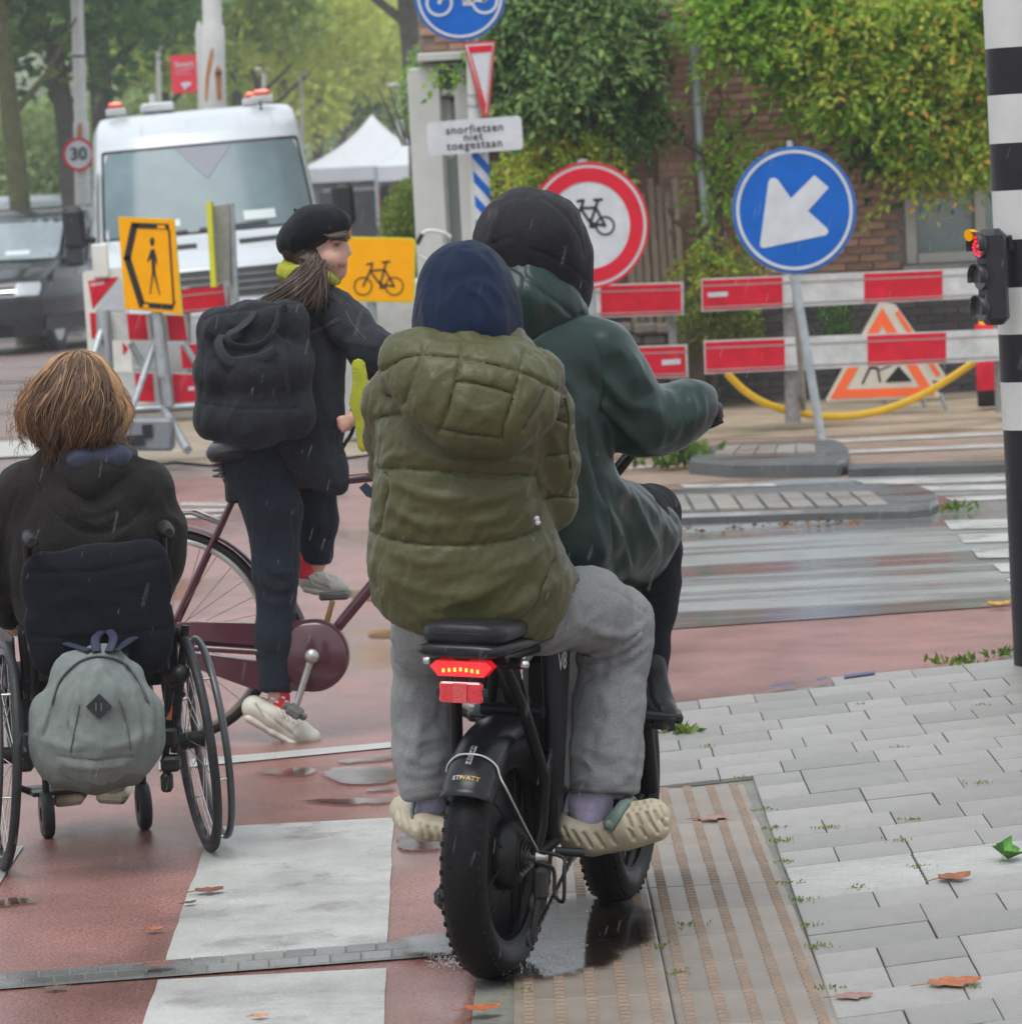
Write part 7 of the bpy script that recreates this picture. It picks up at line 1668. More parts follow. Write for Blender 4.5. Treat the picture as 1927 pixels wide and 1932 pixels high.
def locks(name, roots, m, parent, Yb, seed, r0=.006, seg=8):
    r = np.random.default_rng(seed); mb = MB()
    for (path, k, sp, dd) in roots:
        sp0 = np.array(smooth_poly(path, 4))
        for i in range(k):
            off = r.normal(0, 1, 2) * sp; ph = r.uniform(0, 6); am = r.uniform(.3, 2.2); d0 = Yb + dd + r.normal(0, .012); pts = []
            n_ = len(sp0); fan = r.normal(0, 1, 2) * sp * 1.1
            for j, p in enumerate(sp0): t = j / (n_ - 1); pts.append(P(p[0] + off[0] + fan[0] * t + am * sin(ph + t * 6), p[1] + off[1] + fan[1] * t * .7, d0 - .01 * sin(t * 3)))
            q = [r0 * r.uniform(.6, 1.2) * (1 - .75 * (j / (n_ - 1)) ** 2) for j in range(n_)]; mb.tube(pts, q, 4, cap=False)
    o = mb.build(name, m, parent); o['kind'] = 'stuff'; return o
HS = mat('hair_brown_strands', (.055, .036, .027), .6, .4, 4, col2=(.14, .098, .075))
ba = Sdf(YO); ba.chain([(585, 505, -.07, 20), (575, 535, -.11, 26), (545, 560, -.12, 22), (520, 575, -.12, 14)], .02, .6); ba.chain([(590, 540, -.11, 20), (590, 565, -.10, 14)], .02, .6); ba.chain([(556, 474, -.03, 22), (585, 492, -.045, 22), (600, 502, -.05, 12)], .02); V2, Q2 = ba.mesh(.006); V2 = crumple(V2, Q2, .006, (16, 16, 5), 5, (-.7, 0, -1)); hr_ = skin_obj('hair', (V2, Q2), mat('hair_inner_brown', (.030, .019, .014), .7, .3, 20), wo)
locks('hair_lock', [([(604, 440), (625, 446), (648, 444), (656, 449)], 40, 2.2, -.060), ([(620, 440), (640, 446), (653, 452)], 24, 2.0, -.045), ([(575, 484), (588, 494), (606, 500)], 60, 4, -.075), ([(598, 500), (580, 525), (545, 555), (490, 588)], 170, 8, -.135), ([(596, 505), (582, 535), (560, 565), (535, 592)], 150, 9, -.13), ([(598, 510), (602, 540), (592, 578)], 110, 7, -.125)], HS, hr_, YO, 3, .0026)
# beret
bt = Sdf(YO); bt.chain([(562, 448, -.01, 36), (590, 428, -.01, 38), (622, 420, -.005, 30), (642, 420, .0, 20)], .03, 1.4); bt.chain([(546, 460, -.01, 24), (556, 472, -.015, 17)], .02, 1.3); bt.chain([(556, 396, .0, 4), (562, 402, 0, 4)], .006)
V, Q = bt.mesh(.006); V = ridges(V, Q, [([(600, 410), (590, 435), (600, 450)], 10, -.006), ([(560, 430), (550, 460), (560, 485)], 8, .004)]); V = crumple(V, Q, .003, (16, 16, 10), 6); skin_obj('beret', (V, Q), mat('black_wool', (.010, .012, .015), .95, .3, 60, bump=.4, bs=300, sheen=0.088, spec=.1), wo)
# scarf
SCF = mat('scarf_chartreuse', (.30, .32, .014), .85, .15, 20, bump=.35, bs=120, sheen=0.066)
sc = Sdf(YO); sc.chain([(548, 496, .0, 14), (542, 512, -.02, 18), (556, 516, -.06, 16), (572, 514, -.09, 12)], .01); sc.chain([(572, 512, -.09, 10), (596, 514, -.10, 12), (616, 524, -.08, 10), (630, 530, -.03, 9)], .01); sc.chain([(545, 505, .06, 16), (600, 515, .1, 16), (635, 528, .04, 10)], .01)
V, Q = sc.mesh(.005); V = crumple(V, Q, .004, (30, 30, 12), 7, (1, 0, .2)); skin_obj('scarf', (V, Q), SCF, wo)
sc = Sdf(YO - .26); sc.chain([(676, 690, .0, 15), (682, 760, .0, 17), (688, 838, .0, 16)], .01, .22); V, Q = sc.mesh(.005)
V = ridges(V, Q, [([(676, 690), (680, 770), (684, 850)], 3, .006), ([(688, 700), (692, 780), (698, 850)], 3, .006)]); skin_obj('scarf_end', (V, Q), SCF, wo)
# denim jacket
j = Sdf(YO)
j.chain([(590, 560, .02, 44), (560, 640, .02, 90), (535, 740, .02, 96), (520, 815, .02, 86)], .05, .75)
j.chain([(626, 576, -.05, 36), (660, 614, -.08, 38), (702, 658, -.13, 36), (738, 676, -.12, 33), (762, 690, -.06, 32)], .03); j.chain([(632, 590, .12, 36), (700, 670, .2, 36), (740, 720, .16, 30)], .03)
j.chain([(570, 800, -.04, 66), (590, 860, -.06, 50), (618, 890, -.07, 30), (640, 918, -.08, 12)], .04, .7); j.chain([(470, 815, .0, 56), (520, 846, -.02, 36), (590, 884, -.05, 24)], .03, .8)
j.chain([(600, 700, -.03, 42), (610, 800, -.05, 36)], .04)
V, Q = j.mesh(.0065)
V = groove(V, Q, [[(598, 545), (630, 550), (660, 575), (680, 610)], [(560, 640), (600, 620), (640, 596)], [(632, 690), (628, 780), (640, 870)], [(470, 850), (540, 880), (640, 925)], [(655, 690), (700, 700), (740, 705)]], 2.8, .0035)
V = ridges(V, Q, [([(640, 640), (690, 650), (730, 655)], 9, .006), ([(620, 660), (610, 740), (625, 820)], 9, .006), ([(650, 600), (680, 640), (690, 690)], 9, .006), ([(600, 780), (610, 850), (640, 910)], 9, .005), ([(560, 830), (590, 860), (620, 880)], 8, .005)])
V = crumple(V, Q, .0055, (15, 15, 6), 13, (.3, 0, 1), 3); jk = skin_obj('jacket', (V, Q), DEN, wo)
STI = mat('denim_stitch', (.16, .11, .075), .8, 0)
for l in ([(588, 549), (625, 555), (648, 570)], [(588, 553), (624, 559), (646, 575)], [(585, 628), (615, 612), (640, 598)], [(585, 632), (615, 616), (641, 602)], [(652, 585), (664, 610), (690, 640)]):
    mb = MB(); q = on_skin(V, l, .0012, 7)
    mb.tube(q, .0009, 4)
    mb.build('stitching', STI, jk)['kind'] = 'stuff'
for x, y in ((474, 848), (490, 850)):
    mb = MB(); mb.lathe([(.0001, .006), (.007, .004), (.008, 0)], 12, on_skin(V, [(x, y), (x + 1, y)], .001, 1)[0], (0, -1, 0)); mb.build('jacket_button', SILV, jk)
# trousers
t = Sdf(YO)
t.chain([(470, 850, .0, 60), (490, 890, -.03, 60), (515, 960, -.07, 50), (520, 1080, -.09, 40), (519, 1200, -.10, 34), (518, 1290, -.10, 34)], .04, 1.0); t.chain([(520, 880, .08, 56), (585, 930, .11, 44), (598, 980, .11, 34), (596, 1046, .11, 32)], .04)
t.chain([(445, 845, .02, 40), (470, 880, .0, 46)], .04)
def wcut(F_, lo, hh, n):
    X = lo[0] + np.arange(n[0]) * hh; Y = lo[1] + np.arange(n[1]) * hh; Zz = lo[2] + np.arange(n[2]) * hh
    u = proj(np.stack(np.meshgrid(X, Y, Zz, indexing='ij'), -1).reshape(-1, 3)); lim = np.where(u[:, 0] > 562, 1064.0, 1305.0); return np.maximum(F_, ((u[:, 1] - lim) / SX(YO)).reshape(F_.shape).astype(np.float32))
V, Q = t.mesh(.0065, 1, wcut); V = groove(V, Q, [[(548, 930), (556, 1050), (552, 1180), (548, 1300)]], 2.4, .003)
V = ridges(V, Q, [([(485, 1050), (520, 1080), (555, 1075)], 9, .006), ([(484, 1085), (515, 1110), (552, 1105)], 8, .006), ([(490, 1130), (520, 1140), (548, 1130)], 8, .004), ([(480, 930), (510, 960), (550, 960)], 10, .005), ([(500, 900), (540, 930), (560, 970)], 9, .005), ([(575, 960), (600, 990), (620, 1000)], 8, .005), ([(580, 1020), (600, 1030), (620, 1020)], 7, .004)])
V = crumple(V, Q, .005, (15, 15, 5), 17, (.1, 0, 1), 3); skin_obj('trousers', (V, Q), DENB, wo)
RS = mat('red_sock', (.62, .03, .04), .8, .3, 40)
for pts, d in (([(527, 1290), (527, 1318), (528, 1345)], -.10), ([(580, 1050), (580, 1075), (582, 1092)], .10)):
    s = Sdf(YO + d); s.chain([(x, y, 0, 19) for x, y in pts], .01); V, Q = s.mesh(.006); skin_obj('sock', (V, Q), RS, wo)
mb = MB()
for x, y in ((514, 1318), (522, 1324), (534, 1316), (541, 1324)): mb.box(P(x, y, YO - .134), (.012, .004, .006), Matrix.Rotation(.4, 3, 'Y'))
mb.build('sock_pattern', C_WHITE, wo)
SHO = mat('sneaker_cream', (.48, .455, .39), .55, .08, 20, bump=.15, bs=80); SOL = mat('sneaker_sole', (.50, .47, .40), .6, .1, 20)
def sneaker(ank, heel, ball, toe, d, r, tongue):
    s = Sdf(YO + d); s.chain([(*heel, 0, r * .92), (*ank, 0, r * 1.0)], .015); s.chain([(*ank, 0, r * .95), (*ball, -.01, r * .86), (*toe, -.015, r * .66)], .02); s.ball((tongue[0], tongue[1] - r * 1.5, .0, r * .72), .01, 1, True)
    V, Q = s.mesh(.0055); dx, dy = toe[0] - heel[0], toe[1] - heel[1]
    ls = [[(ank[0] + dx * t - 4, ank[1] + dy * t - r * .8), (ank[0] + dx * t + 5, ank[1] + dy * t - r * .2)] for t in (.12, .2, .28, .36)]
    V = groove(V, Q, [[(heel[0] - 5, heel[1] - 8), (ank[0], ank[1] + r * .2), (ball[0] - 10, ball[1] + 2)], [(ank[0] + dx * .3, ank[1] + dy * .3 + r * .6), (ball[0], ball[1] - r * .4), (ball[0] + 4, ball[1] - r * .8)]], 2.2, .003); V = ridges(V, Q, [(l, 2.6, .004) for l in ls]); o = skin_obj('shoe', (V, Q), SHO, wo); GP = mat('sneaker_grey', (.33, .34, .34), .6, .1)
    for l_, w_ in (([(heel[0] + 2, heel[1] - 10), (heel[0] + dx * .16, heel[1] + dy * .16 + r * .25)], .0045), ([(ank[0] + dx * .02, ank[1] + dy * .02 + r * .1), (ball[0] - dx * .12, ball[1] - dy * .12 + r * .25)], .003), ([(ball[0] - dx * .2, ball[1] - dy * .2 - r * .1), (ball[0] - dx * .02, ball[1] - dy * .02 + r * .4)], .003)): mb = MB(); mb.tube(on_skin(V, l_, .0005, 5), w_, 6, flat=.4); mb.build('shoe_panel', GP, o)
    for l_ in ls: mb = MB(); mb.tube(on_skin(V, l_, .001, 4), .0024, 5); mb.build('shoelace', mat('lace_white', (.7, .69, .64), .6, 0), o)
    s = Sdf(YO + d); k = r * .36; nx_, ny_ = -dy / math.hypot(dx, dy), dx / math.hypot(dx, dy); off = r * .72
    s.chain([(heel[0] + nx_ * off, heel[1] + ny_ * off, 0, k * 1.15), (ank[0] + dx * .1 + nx_ * (off + 5), ank[1] + dy * .1 + ny_ * (off + 5), 0, k), (ball[0] + nx_ * off, ball[1] + ny_ * off, -.01, k), (toe[0] + nx_ * off * .8, toe[1] + ny_ * off * .8, -.015, k * .8)], .01, 2.3); V, Q = s.mesh(.006); skin_obj('sole', (V, Q), SOL, o)
sneaker((516, 1352), (480, 1336), (562, 1382), (588, 1392), -.10, 27, (520, 1330)); sneaker((592, 1094), (580, 1096), (628, 1104), (645, 1108), .10, 20, (582, 1075))
# laces, hand already on the grip

# ------------------------------------------------------------------ black tote rucksack on her back
rk = thing('rucksack', 'black canvas tote rucksack with two loop handles on the woman\'s back', 'backpack', P(470, 830, YO - .2))
CAN = mat('black_canvas', (.008, .009, .012), .8, .0, 230, col2=(.027, .030, .036), bump=.35, bs=260, sheen=0.066, spec=.2)
k = Sdf(YO - .24)
k.chain([(412, 622, .0, 36), (470, 606, -.01, 34), (540, 606, .03, 34)], .03, 1.3); k.chain([(410, 700, -.01, 42), (480, 700, -.03, 52), (545, 690, .03, 46)], .05, 1.3); k.chain([(408, 790, -.01, 38), (480, 788, -.03, 46), (550, 780, .03, 42)], .05, 1.3); k.chain([(412, 622, .0, 34), (408, 790, -.01, 36)], .03); k.chain([(545, 600, .03, 32), (552, 785, .03, 38)], .03); k.chain([(470, 640, -.02, 40), (475, 790, -.03, 44)], .05)
V, Q = k.mesh(.0065); V = groove(V, Q, [[(385, 600), (440, 588), (510, 578), (575, 574)], [(372, 760), (460, 772), (560, 770)], [(388, 640), (384, 720), (378, 800)]], 3, .004)
V = ridges(V, Q, [([(390, 620), (420, 640), (470, 640)], 8, .007), ([(500, 600), (520, 640), (560, 660)], 8, .006), ([(395, 650), (400, 700), (392, 760)], 8, .005), ([(460, 690), (490, 730), (480, 770)], 12, .005), ([(540, 640), (530, 700), (545, 760)], 9, .006), ([(420, 600), (440, 612), (480, 606)], 6, .005), ([(540, 720), (520, 760), (500, 800)], 9, .004)])
V = crumple(V, Q, .007, (13, 13, 6), 23, (.3, 0, 1), 3); skin_obj('bag', (V, Q), CAN, rk)
def strap(name, pts, w, d, par, m=CAN, fl=.25):
    mb = MB(); mb.tube([P(x, y, d + (z if len(q_) > 2 else 0)) for q_ in smooth_poly([(p[0], p[1], (p[2] if len(p) > 2 else 0)) for p in pts], 5) for x, y, z in [q_]], w, 8, flat=fl); return mb.build(name, m, par)
CSTR = mat('canvas_strap', (.024, .028, .033), .85, .2, 40, bump=.3, bs=260)
strap('handle', [(478, 588, 0), (466, 606, -.03), (446, 622, -.05), (430, 632, -.055), (436, 650, -.06), (470, 656, -.065), (500, 645, -.06), (520, 615, -.04), (526, 590, 0), (540, 578, .02)], .018, YO - .315, rk, CSTR, .18)
strap('handle', [(420, 632, -.01), (412, 644, -.03), (418, 668, -.05), (440, 684, -.06), (490, 676, -.06), (520, 660, -.05)], .018, YO - .325, rk, CSTR, .18)
strap('shoulder_strap', [(560, 590, .05), (600, 560, .08), (620, 580, .1)], .02, YO - .2, rk)
# ------------------------------------------------------------------ wheelchair
WL, WRc = G(5, 1641), G(396, 1606)
acr = (WRc - WL); track = acr.length; acr.normalize(); wf = Vector((0, 0, 1)).cross(acr).normalized()
mid = (WL + WRc) / 2; YC_ = mid.y
WM = Matrix(((acr.x, wf.x, 0, mid.x), (acr.y, wf.y, 0, mid.y), (0, 0, 1, 0), (0, 0, 0, 1)))   # x right, y forward, z up
wc = thing('wheelchair', 'black manual wheelchair seen from behind with a grey backpack on its handles', 'wheelchair', mid)
CHB = mat('chair_black', (.012, .012, .013), .4, .25, 12); CHT = mat('chair_tyre', (.020, .021, .023), .5, .3, 30, bump=.2, bs=120)
def mbw(): m = MB(); m.T = WM; return m
def wtube(name, pts, r, m=CHB, par=wc, n=10): q = mbw(); q.tube([Vector(p) for p in pts], r, n); return q.build(name, m, par)
R_ = .300
for s_ in (-1, 1):
    M = WM @ Matrix.Translation((s_ * track / 2, 0, 0)) @ Matrix.Rotation(-s_ * R(4.5), 4, 'Y') @ Matrix.Translation((0, 0, R_))
    q = MB(); q.T = M; q.tube([(-.04, 0, 0), (.04, 0, 0)], .022, 14); w = q.build('wheel', CHB, wc)
    q = MB(); q.T = M; q.lathe([(.276, -.010), (.285, -.0125), (.296, -.009), (.300, 0), (.296, .009), (.285, .0125), (.276, .010)], 72, (0, 0, 0), (1, 0, 0)); q.build('tyre', CHT, w)
    q = MB(); q.T = M; q.lathe([(.262, -.008), (.278, -.011), (.278, .011), (.262, .008), (.262, -.008)], 64, (0, 0, 0), (1, 0, 0)); q.build('rim', CHB, w)
    q = MB(); q.T = M; q.tube([(s_ * .042, cos(2 * pi * k / 64) * .262, sin(2 * pi * k / 64) * .262) for k in range(64)], .010, 8, closed=True); q.build('push_rim', mat('push_rim_grey', (.045, .047, .05), .35, .15), w)
    for k in range(24):
        a = 2 * pi * k / 24; b = a + (.35 if k % 2 else -.35); q = MB(); q.T = M; q.tube([(.024 if (k // 2) % 2 else -.024, cos(b) * .022, sin(b) * .022), (0, cos(a) * .264, sin(a) * .264)], .0014, 4); q.build('spoke', SILV, w)
    for k in range(6):
        a = 2 * pi * k / 6 + .3; q = MB(); q.T = M; q.tube([(0, cos(a) * .266, sin(a) * .266), (s_ * .040, cos(a) * .262, sin(a) * .262)], .004, 5); q.build('rim_clip', SILV, w)
    # side frame
    x = s_ * .195
    wtube('side_frame', [(x, -.02, .30), (x, .10, .46), (x, .38, .47), (x * .95, .46, .42)], .013); wtube('lower_tube', [(x, -.05, .30), (x, .30, .26), (x, .42, .42)], .012); wtube('axle_plate', [(x, 0, .30), (x, .02, .44)], .016)
    # back canes and push handles
    hx = s_ * .172 + .008
    wtube('back_cane', [(hx, -.02, .44), (hx, -.06, .66), (hx * 1.02, -.09, .855), (hx * 1.02, -.12, .872)], .0125)
    wtube('push_handle', [(hx * 1.02, -.095, .863), (hx * 1.02, -.13, .876), (hx * 1.02, -.19, .868), (hx * 1.02, -.205, .866)], [.015, .019, .0185, .011], C_BLK)
    # side guard, brake, armrest
    q = mbw(); q.box((s_ * .212, .12, .53), (.006, .30, .16), None, .003); q.build('side_guard', mat('guard_carbon', (.014, .014, .016), .45, .2), wc)
    wtube('brake_lever', [(s_ * .215, .28, .47), (s_ * .24, .22, .53)], .006, SILV)
    # anti-tip and castor wheels
    cx, cy = (.172 if s_ > 0 else -.095), .46
    wtube('castor_fork', [(cx, cy - .03, .25), (cx, cy, .17), (cx, cy + .02, .07)], .010)
    q = mbw(); q.lathe([(.02, -.016), (.06, -.016), (.066, -.010), (.066, .010), (.06, .016), (.02, .016)], 24, (cx, cy + .02, .066), (1, 0, 0)); q.build('castor', CHT, wc)
wtube('cross_tube', [(-.19, .02, .30), (.19, .02, .30)], .014); wtube('rear_bar', [(-.19, -.06, .62), (.19, -.06, .62)], .009); wtube('axle_tube', [(-track / 2, 0, R_), (track / 2, 0, R_)], .018)
wtube('footrest', [(-.165, .46, .42), (-.17, .52, .22), (-.16, .56, .135), (-.12, .57, .115), (.10, .57, .115), (.14, .56, .135), (.155, .52, .22), (.165, .46, .42)], .011)
q = mbw(); q.box((-.01, .57, .118), (.24, .15, .012), None, .004); q.build('foot_plate', CHB, wc)
q = mbw(); q.box((0, .20, .475), (.38, .40, .05), None, .015); q.build('seat_cushion', mat('cushion_black', (.010, .010, .012), .85, .2, 30), wc)
# backrest cloth, slightly slung
NVB = mat('backrest_navy', (.006, .007, .011), .8, .3, 20, bump=.25, bs=220, sheen=0.066, spec=.2)
k = Sdf(YC_ - .16)
k.chain([(82, 1070, -.01, 18), (180, 1074, .02, 18), (276, 1044, .01, 18)], .03, .4); k.chain([(92, 1105, -.01, 34), (180, 1110, .03, 40), (276, 1085, .01, 34)], .04, .3); k.chain([(98, 1175, -.01, 36), (180, 1180, .04, 46), (278, 1165, .01, 36)], .04, .3); k.chain([(102, 1240, .0, 34), (190, 1245, .04, 40), (280, 1230, .02, 34)], .04, .3)
V, Q = k.mesh(.0075); V = groove(V, Q, [[(60, 1080), (180, 1078), (310, 1052)], [(60, 1200), (180, 1205), (320, 1185)]], 4, .004); V = crumple(V, Q, .005, (12, 12, 6), 91, (1, 0, 0), 3); skin_obj('backrest', (V, Q), NVB, wc)
wtube('push_bar', [(-.15, -.10, .545), (-.10, -.10, .545)], .010, DKS); wtube('bar_sticker', [(-.118, -.101, .5455), (-.082, -.101, .5455)], .0108, mat('sticker_white', (.62, .62, .60), .4, 0))
wtube('warning_sticker', [(-.104, -.1015, .5455), (-.088, -.1015, .5455)], .0112, C_YEL)
k = Sdf(YC_ - .1); k.chain([(326, 1278, 0, 17), (340, 1272, -.02, 19)], .01); V, Q = k.mesh(.006); skin_obj('brake_knob', (V, Q), CHB, wc)
wtube('brake_arm', [(.19, -.02, .44), (.215, -.08, .43)], .008); wtube('orange_tag', [(.185, -.06, .40), (.175, -.07, .365)], .008, mat('tag_orange', (.45, .12, .03), .5, 0))
for (pts, r0) in (([(350, 1180), (345, 1240), (335, 1330), (330, 1420)], .012), ([(300, 1180), (318, 1300), (312, 1430)], .010), ([(40, 1180), (52, 1300), (58, 1400), (60, 1440)], .012)):
    mb = MB(); mb.tube([P(x, y, YC_ - .02) for x, y in pts], r0, 8); mb.build('frame_tube', CHB, wc)
for (x, y, w_, h_) in ((318, 1390, .045, .05), (322, 1440, .05, .04), (60, 1400, .04, .06), (45, 1440, .05, .04), (315, 1475, .03, .05)): MB().box(P(x, y, YC_ - .04), (w_, .06, h_), None, .008).build('bracket', CHB, wc)

# ------------------------------------------------------------------ person in the wheelchair
wp = thing('person', 'person with wavy shoulder-length brown hair and dark coat seated in the wheelchair', 'person', P(180, 1200, YC_))
YS_ = YC_ + .06
b = Sdf(YS_); b.chain([(135, 740, .03, 62), (135, 800, .03, 50), (150, 880, .03, 44)], .03); b.chain([(160, 920, .03, 80), (165, 1100, .02, 90), (170, 1220, .05, 95)], .05, .8)
b.chain([(40, 940, .02, 36), (-20, 1080, .05, 32), (30, 1180, .3, 26)], .03); b.chain([(280, 930, .02, 36), (312, 1060, .05, 32), (290, 1160, .3, 26)], .03)
b.chain([(120, 1220, .1, 55), (110, 1215, .5, 50), (125, 1400, .56, 36), (125, 1500, .56, 26)], .03); b.chain([(220, 1220, .1, 55), (225, 1205, .5, 50), (215, 1390, .56, 36), (212, 1490, .56, 26)], .03)
b.pr = [(p[0], p[1], p[2] * .85, p[3] * .85) + p[4:] for p in b.pr]; skin_obj('body', b.mesh(.010), SKIN, wp)
COAT = mat('dark_brown_coat', (.008, .007, .0065), .85, .0, 230, col2=(.026, .023, .021), bump=.35, bs=260, sheen=0.077, spec=.15)
c = Sdf(YS_)
c.chain([(150, 890, .03, 60), (160, 930, .03, 100), (160, 1010, .03, 140), (165, 1120, .06, 140)], .05, .62)
c.chain([(90, 905, .02, 40), (40, 930, .02, 44), (-5, 1000, .03, 42), (-25, 1080, .05, 40), (20, 1150, .2, 36)], .04); c.chain([(230, 900, .02, 40), (280, 925, .02, 44), (303, 1000, .03, 40), (303, 1060, .05, 38), (285, 1130, .22, 34)], .04)
V, Q = c.mesh(.0068)
V = groove(V, Q, [[(75, 880), (85, 940), (130, 990), (180, 1005), (240, 990), (285, 940), (300, 900)], [(270, 920), (290, 980), (292, 1080)], [(35, 930), (10, 1000), (0, 1090)]], 4, .005)
V = ridges(V, Q, [([(110, 930), (170, 970), (240, 935)], 14, .008), ([(120, 960), (180, 990), (235, 965)], 10, .006), ([(60, 1010), (110, 1060), (180, 1070)], 14, .006), ([(280, 1000), (230, 1050), (160, 1080)], 14, .006), ([(300, 930), (315, 990), (318, 1050)], 10, .006)]); V = crumple(V, Q, .0065, (11, 11, 5), 95, (.4, 0, 1), 3); skin_obj('coat', (V, Q), COAT, wp)
c = Sdf(YS_); c.chain([(95, 884, .02, 14), (130, 884, -.06, 14), (180, 886, -.07, 14), (225, 880, -.03, 14), (245, 882, .03, 13)], .02); c.chain([(90, 900, .0, 26), (165, 912, -.05, 30), (240, 896, .0, 28)], .04)
V, Q = c.mesh(.006); V = crumple(V, Q, .004, (16, 16, 8), 97, (1, 0, 0)); skin_obj('collar', (V, Q), COAT, wp)
c = Sdf(YS_); c.chain([(98, 864, .02, 17), (150, 868, -.07, 18), (220, 862, -.04, 19), (242, 858, .03, 17)], .02); V, Q = c.mesh(.006); V = crumple(V, Q, .003, (20, 20, 8), 98, (1, 0, 0)); skin_obj('hoodie_collar', (V, Q), mat('hoodie_navy', (.025, .030, .055), .85, .2, 40, sheen=0.066), wp)
t = Sdf(YS_); t.chain([(120, 1225, .1, 58), (110, 1215, .5, 52), (125, 1390, .56, 40), (128, 1480, .56, 32)], .03); t.chain([(220, 1225, .1, 58), (225, 1205, .5, 52), (215, 1385, .56, 40), (212, 1475, .56, 32)], .03); V, Q = t.mesh(.009); skin_obj('trousers', (V, Q), DARKP, wp)
# hair: an inner mass and wavy locks over it
HR = mat('hair_warm_brown', (.045, .024, .014), .5, .5, 3, col2=(.15, .078, .040), stretch=(3, 3, 2), spec=.4)
hm_ = Sdf(YS_); hm_.chain([(138, 735, .03, 58), (132, 775, .04, 62), (135, 812, .03, 60), (140, 835, .02, 42)], .04, 1.05); V, Q = hm_.mesh(.008); V = crumple(V, Q, .012, (20, 20, 4), 99, (0, 0, 1)); hair = skin_obj('hair', (V, Q), mat('hair_inner', (.055, .026, .013), .6, .4, 30), wp)
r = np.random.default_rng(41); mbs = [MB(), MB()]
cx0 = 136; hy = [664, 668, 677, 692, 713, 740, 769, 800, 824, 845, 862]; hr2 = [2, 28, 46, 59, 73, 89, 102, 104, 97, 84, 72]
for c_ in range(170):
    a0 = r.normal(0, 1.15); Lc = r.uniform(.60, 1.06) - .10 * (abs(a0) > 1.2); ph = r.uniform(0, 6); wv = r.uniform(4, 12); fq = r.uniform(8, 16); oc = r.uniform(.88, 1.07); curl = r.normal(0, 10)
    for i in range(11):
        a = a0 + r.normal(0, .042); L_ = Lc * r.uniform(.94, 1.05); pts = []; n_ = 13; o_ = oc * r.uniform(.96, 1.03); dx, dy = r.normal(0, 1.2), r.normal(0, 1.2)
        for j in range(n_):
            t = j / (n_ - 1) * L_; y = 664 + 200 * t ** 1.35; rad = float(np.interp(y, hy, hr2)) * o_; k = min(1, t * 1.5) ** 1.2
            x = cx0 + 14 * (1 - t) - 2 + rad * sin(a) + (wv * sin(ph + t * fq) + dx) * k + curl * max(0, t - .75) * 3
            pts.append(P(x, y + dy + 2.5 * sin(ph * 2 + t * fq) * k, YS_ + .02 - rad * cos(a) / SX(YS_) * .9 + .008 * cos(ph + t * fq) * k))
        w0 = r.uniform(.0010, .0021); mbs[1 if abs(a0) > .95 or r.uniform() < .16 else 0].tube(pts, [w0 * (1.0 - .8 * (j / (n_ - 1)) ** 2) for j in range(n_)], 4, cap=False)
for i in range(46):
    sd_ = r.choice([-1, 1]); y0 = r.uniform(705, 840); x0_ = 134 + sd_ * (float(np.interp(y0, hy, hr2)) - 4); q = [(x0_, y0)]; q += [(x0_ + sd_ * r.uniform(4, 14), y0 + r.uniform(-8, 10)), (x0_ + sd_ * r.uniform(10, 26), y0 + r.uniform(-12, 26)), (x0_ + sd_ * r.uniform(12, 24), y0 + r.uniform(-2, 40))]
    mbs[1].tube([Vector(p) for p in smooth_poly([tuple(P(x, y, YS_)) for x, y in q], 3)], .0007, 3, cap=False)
for mb_, m_ in ((mbs[0], HR), (mbs[1], mat('hair_backlit_brown', (.20, .10, .045), .5, .5, 3, col2=(.44, .26, .13), stretch=(3, 3, 2), spec=.4))): mb_.build('hair_lock', m_, hair)['kind'] = 'stuff'  # lighter strands, mostly at the sides: backlight put into the hair colour
SH2 = mat('tan_shoe', (.42, .33, .24), .6, .1, 20); SO2 = mat('beige_sole', (.52, .43, .31), .6, .1, 20)
for x0s, y0s, tl in ((130, 1490, 2), (212, 1486, -6)):
    s = Sdf(YC_ + .50); s.chain([(x0s, y0s - 8, .02, 26), (x0s + tl, y0s, .14, 26)], .02, 1.0); V, Q = s.mesh(.006); o = skin_obj('shoe', (V, Q), mat('grey_shoe', (.36, .33, .30), .7, .1), wp)
    p = P(x0s, y0s + 16, YC_ + .53); MB().box(p + Vector((0, .06, 0)), (.085, .20, .036), Matrix.Rotation(R(-3 if tl > 0 else 6), 3, 'Y'), .012).build('sole', SO2, o)

# ------------------------------------------------------------------ grey backpack hung on the wheelchair
bp_ = thing('backpack', 'grey canvas backpack with dark diamond patch hanging on the wheelchair', 'backpack', P(185, 1485, YC_ - .28))
GBP = mat('grey_canvas', (.135, .155, .145), .85, .12, 30, col2=(.175, .195, .182), bump=.35, bs=320, sheen=0.044, spec=.2); GBD = mat('grey_canvas_dark', (.085, .088, .078), .85, .12, 30, bump=.35, bs=320)
YB_ = YC_ - .27
k = Sdf(YB_)
k.chain([(140, 1272, .02, 40), (195, 1258, .02, 38), (236, 1278, .03, 36)], .02, .9); k.chain([(106, 1345, .0, 46), (185, 1330, -.02, 66), (264, 1345, .0, 44)], .05, .9); k.chain([(104, 1405, -.01, 46), (182, 1410, -.03, 62), (262, 1400, -.01, 44)], .05, .9); k.chain([(104, 1440, .0, 34), (180, 1446, -.01, 42), (252, 1436, .0, 32)], .03, 1.1)
V, Q = k.mesh(.0058)
V = groove(V, Q, [[(115, 1250), (100, 1330), (85, 1390)], [(235, 1252), (262, 1300), (290, 1350)], [(112, 1426), (180, 1434), (250, 1426)], [(170, 1232), (140, 1300), (130, 1380)]], 3.2, .004)
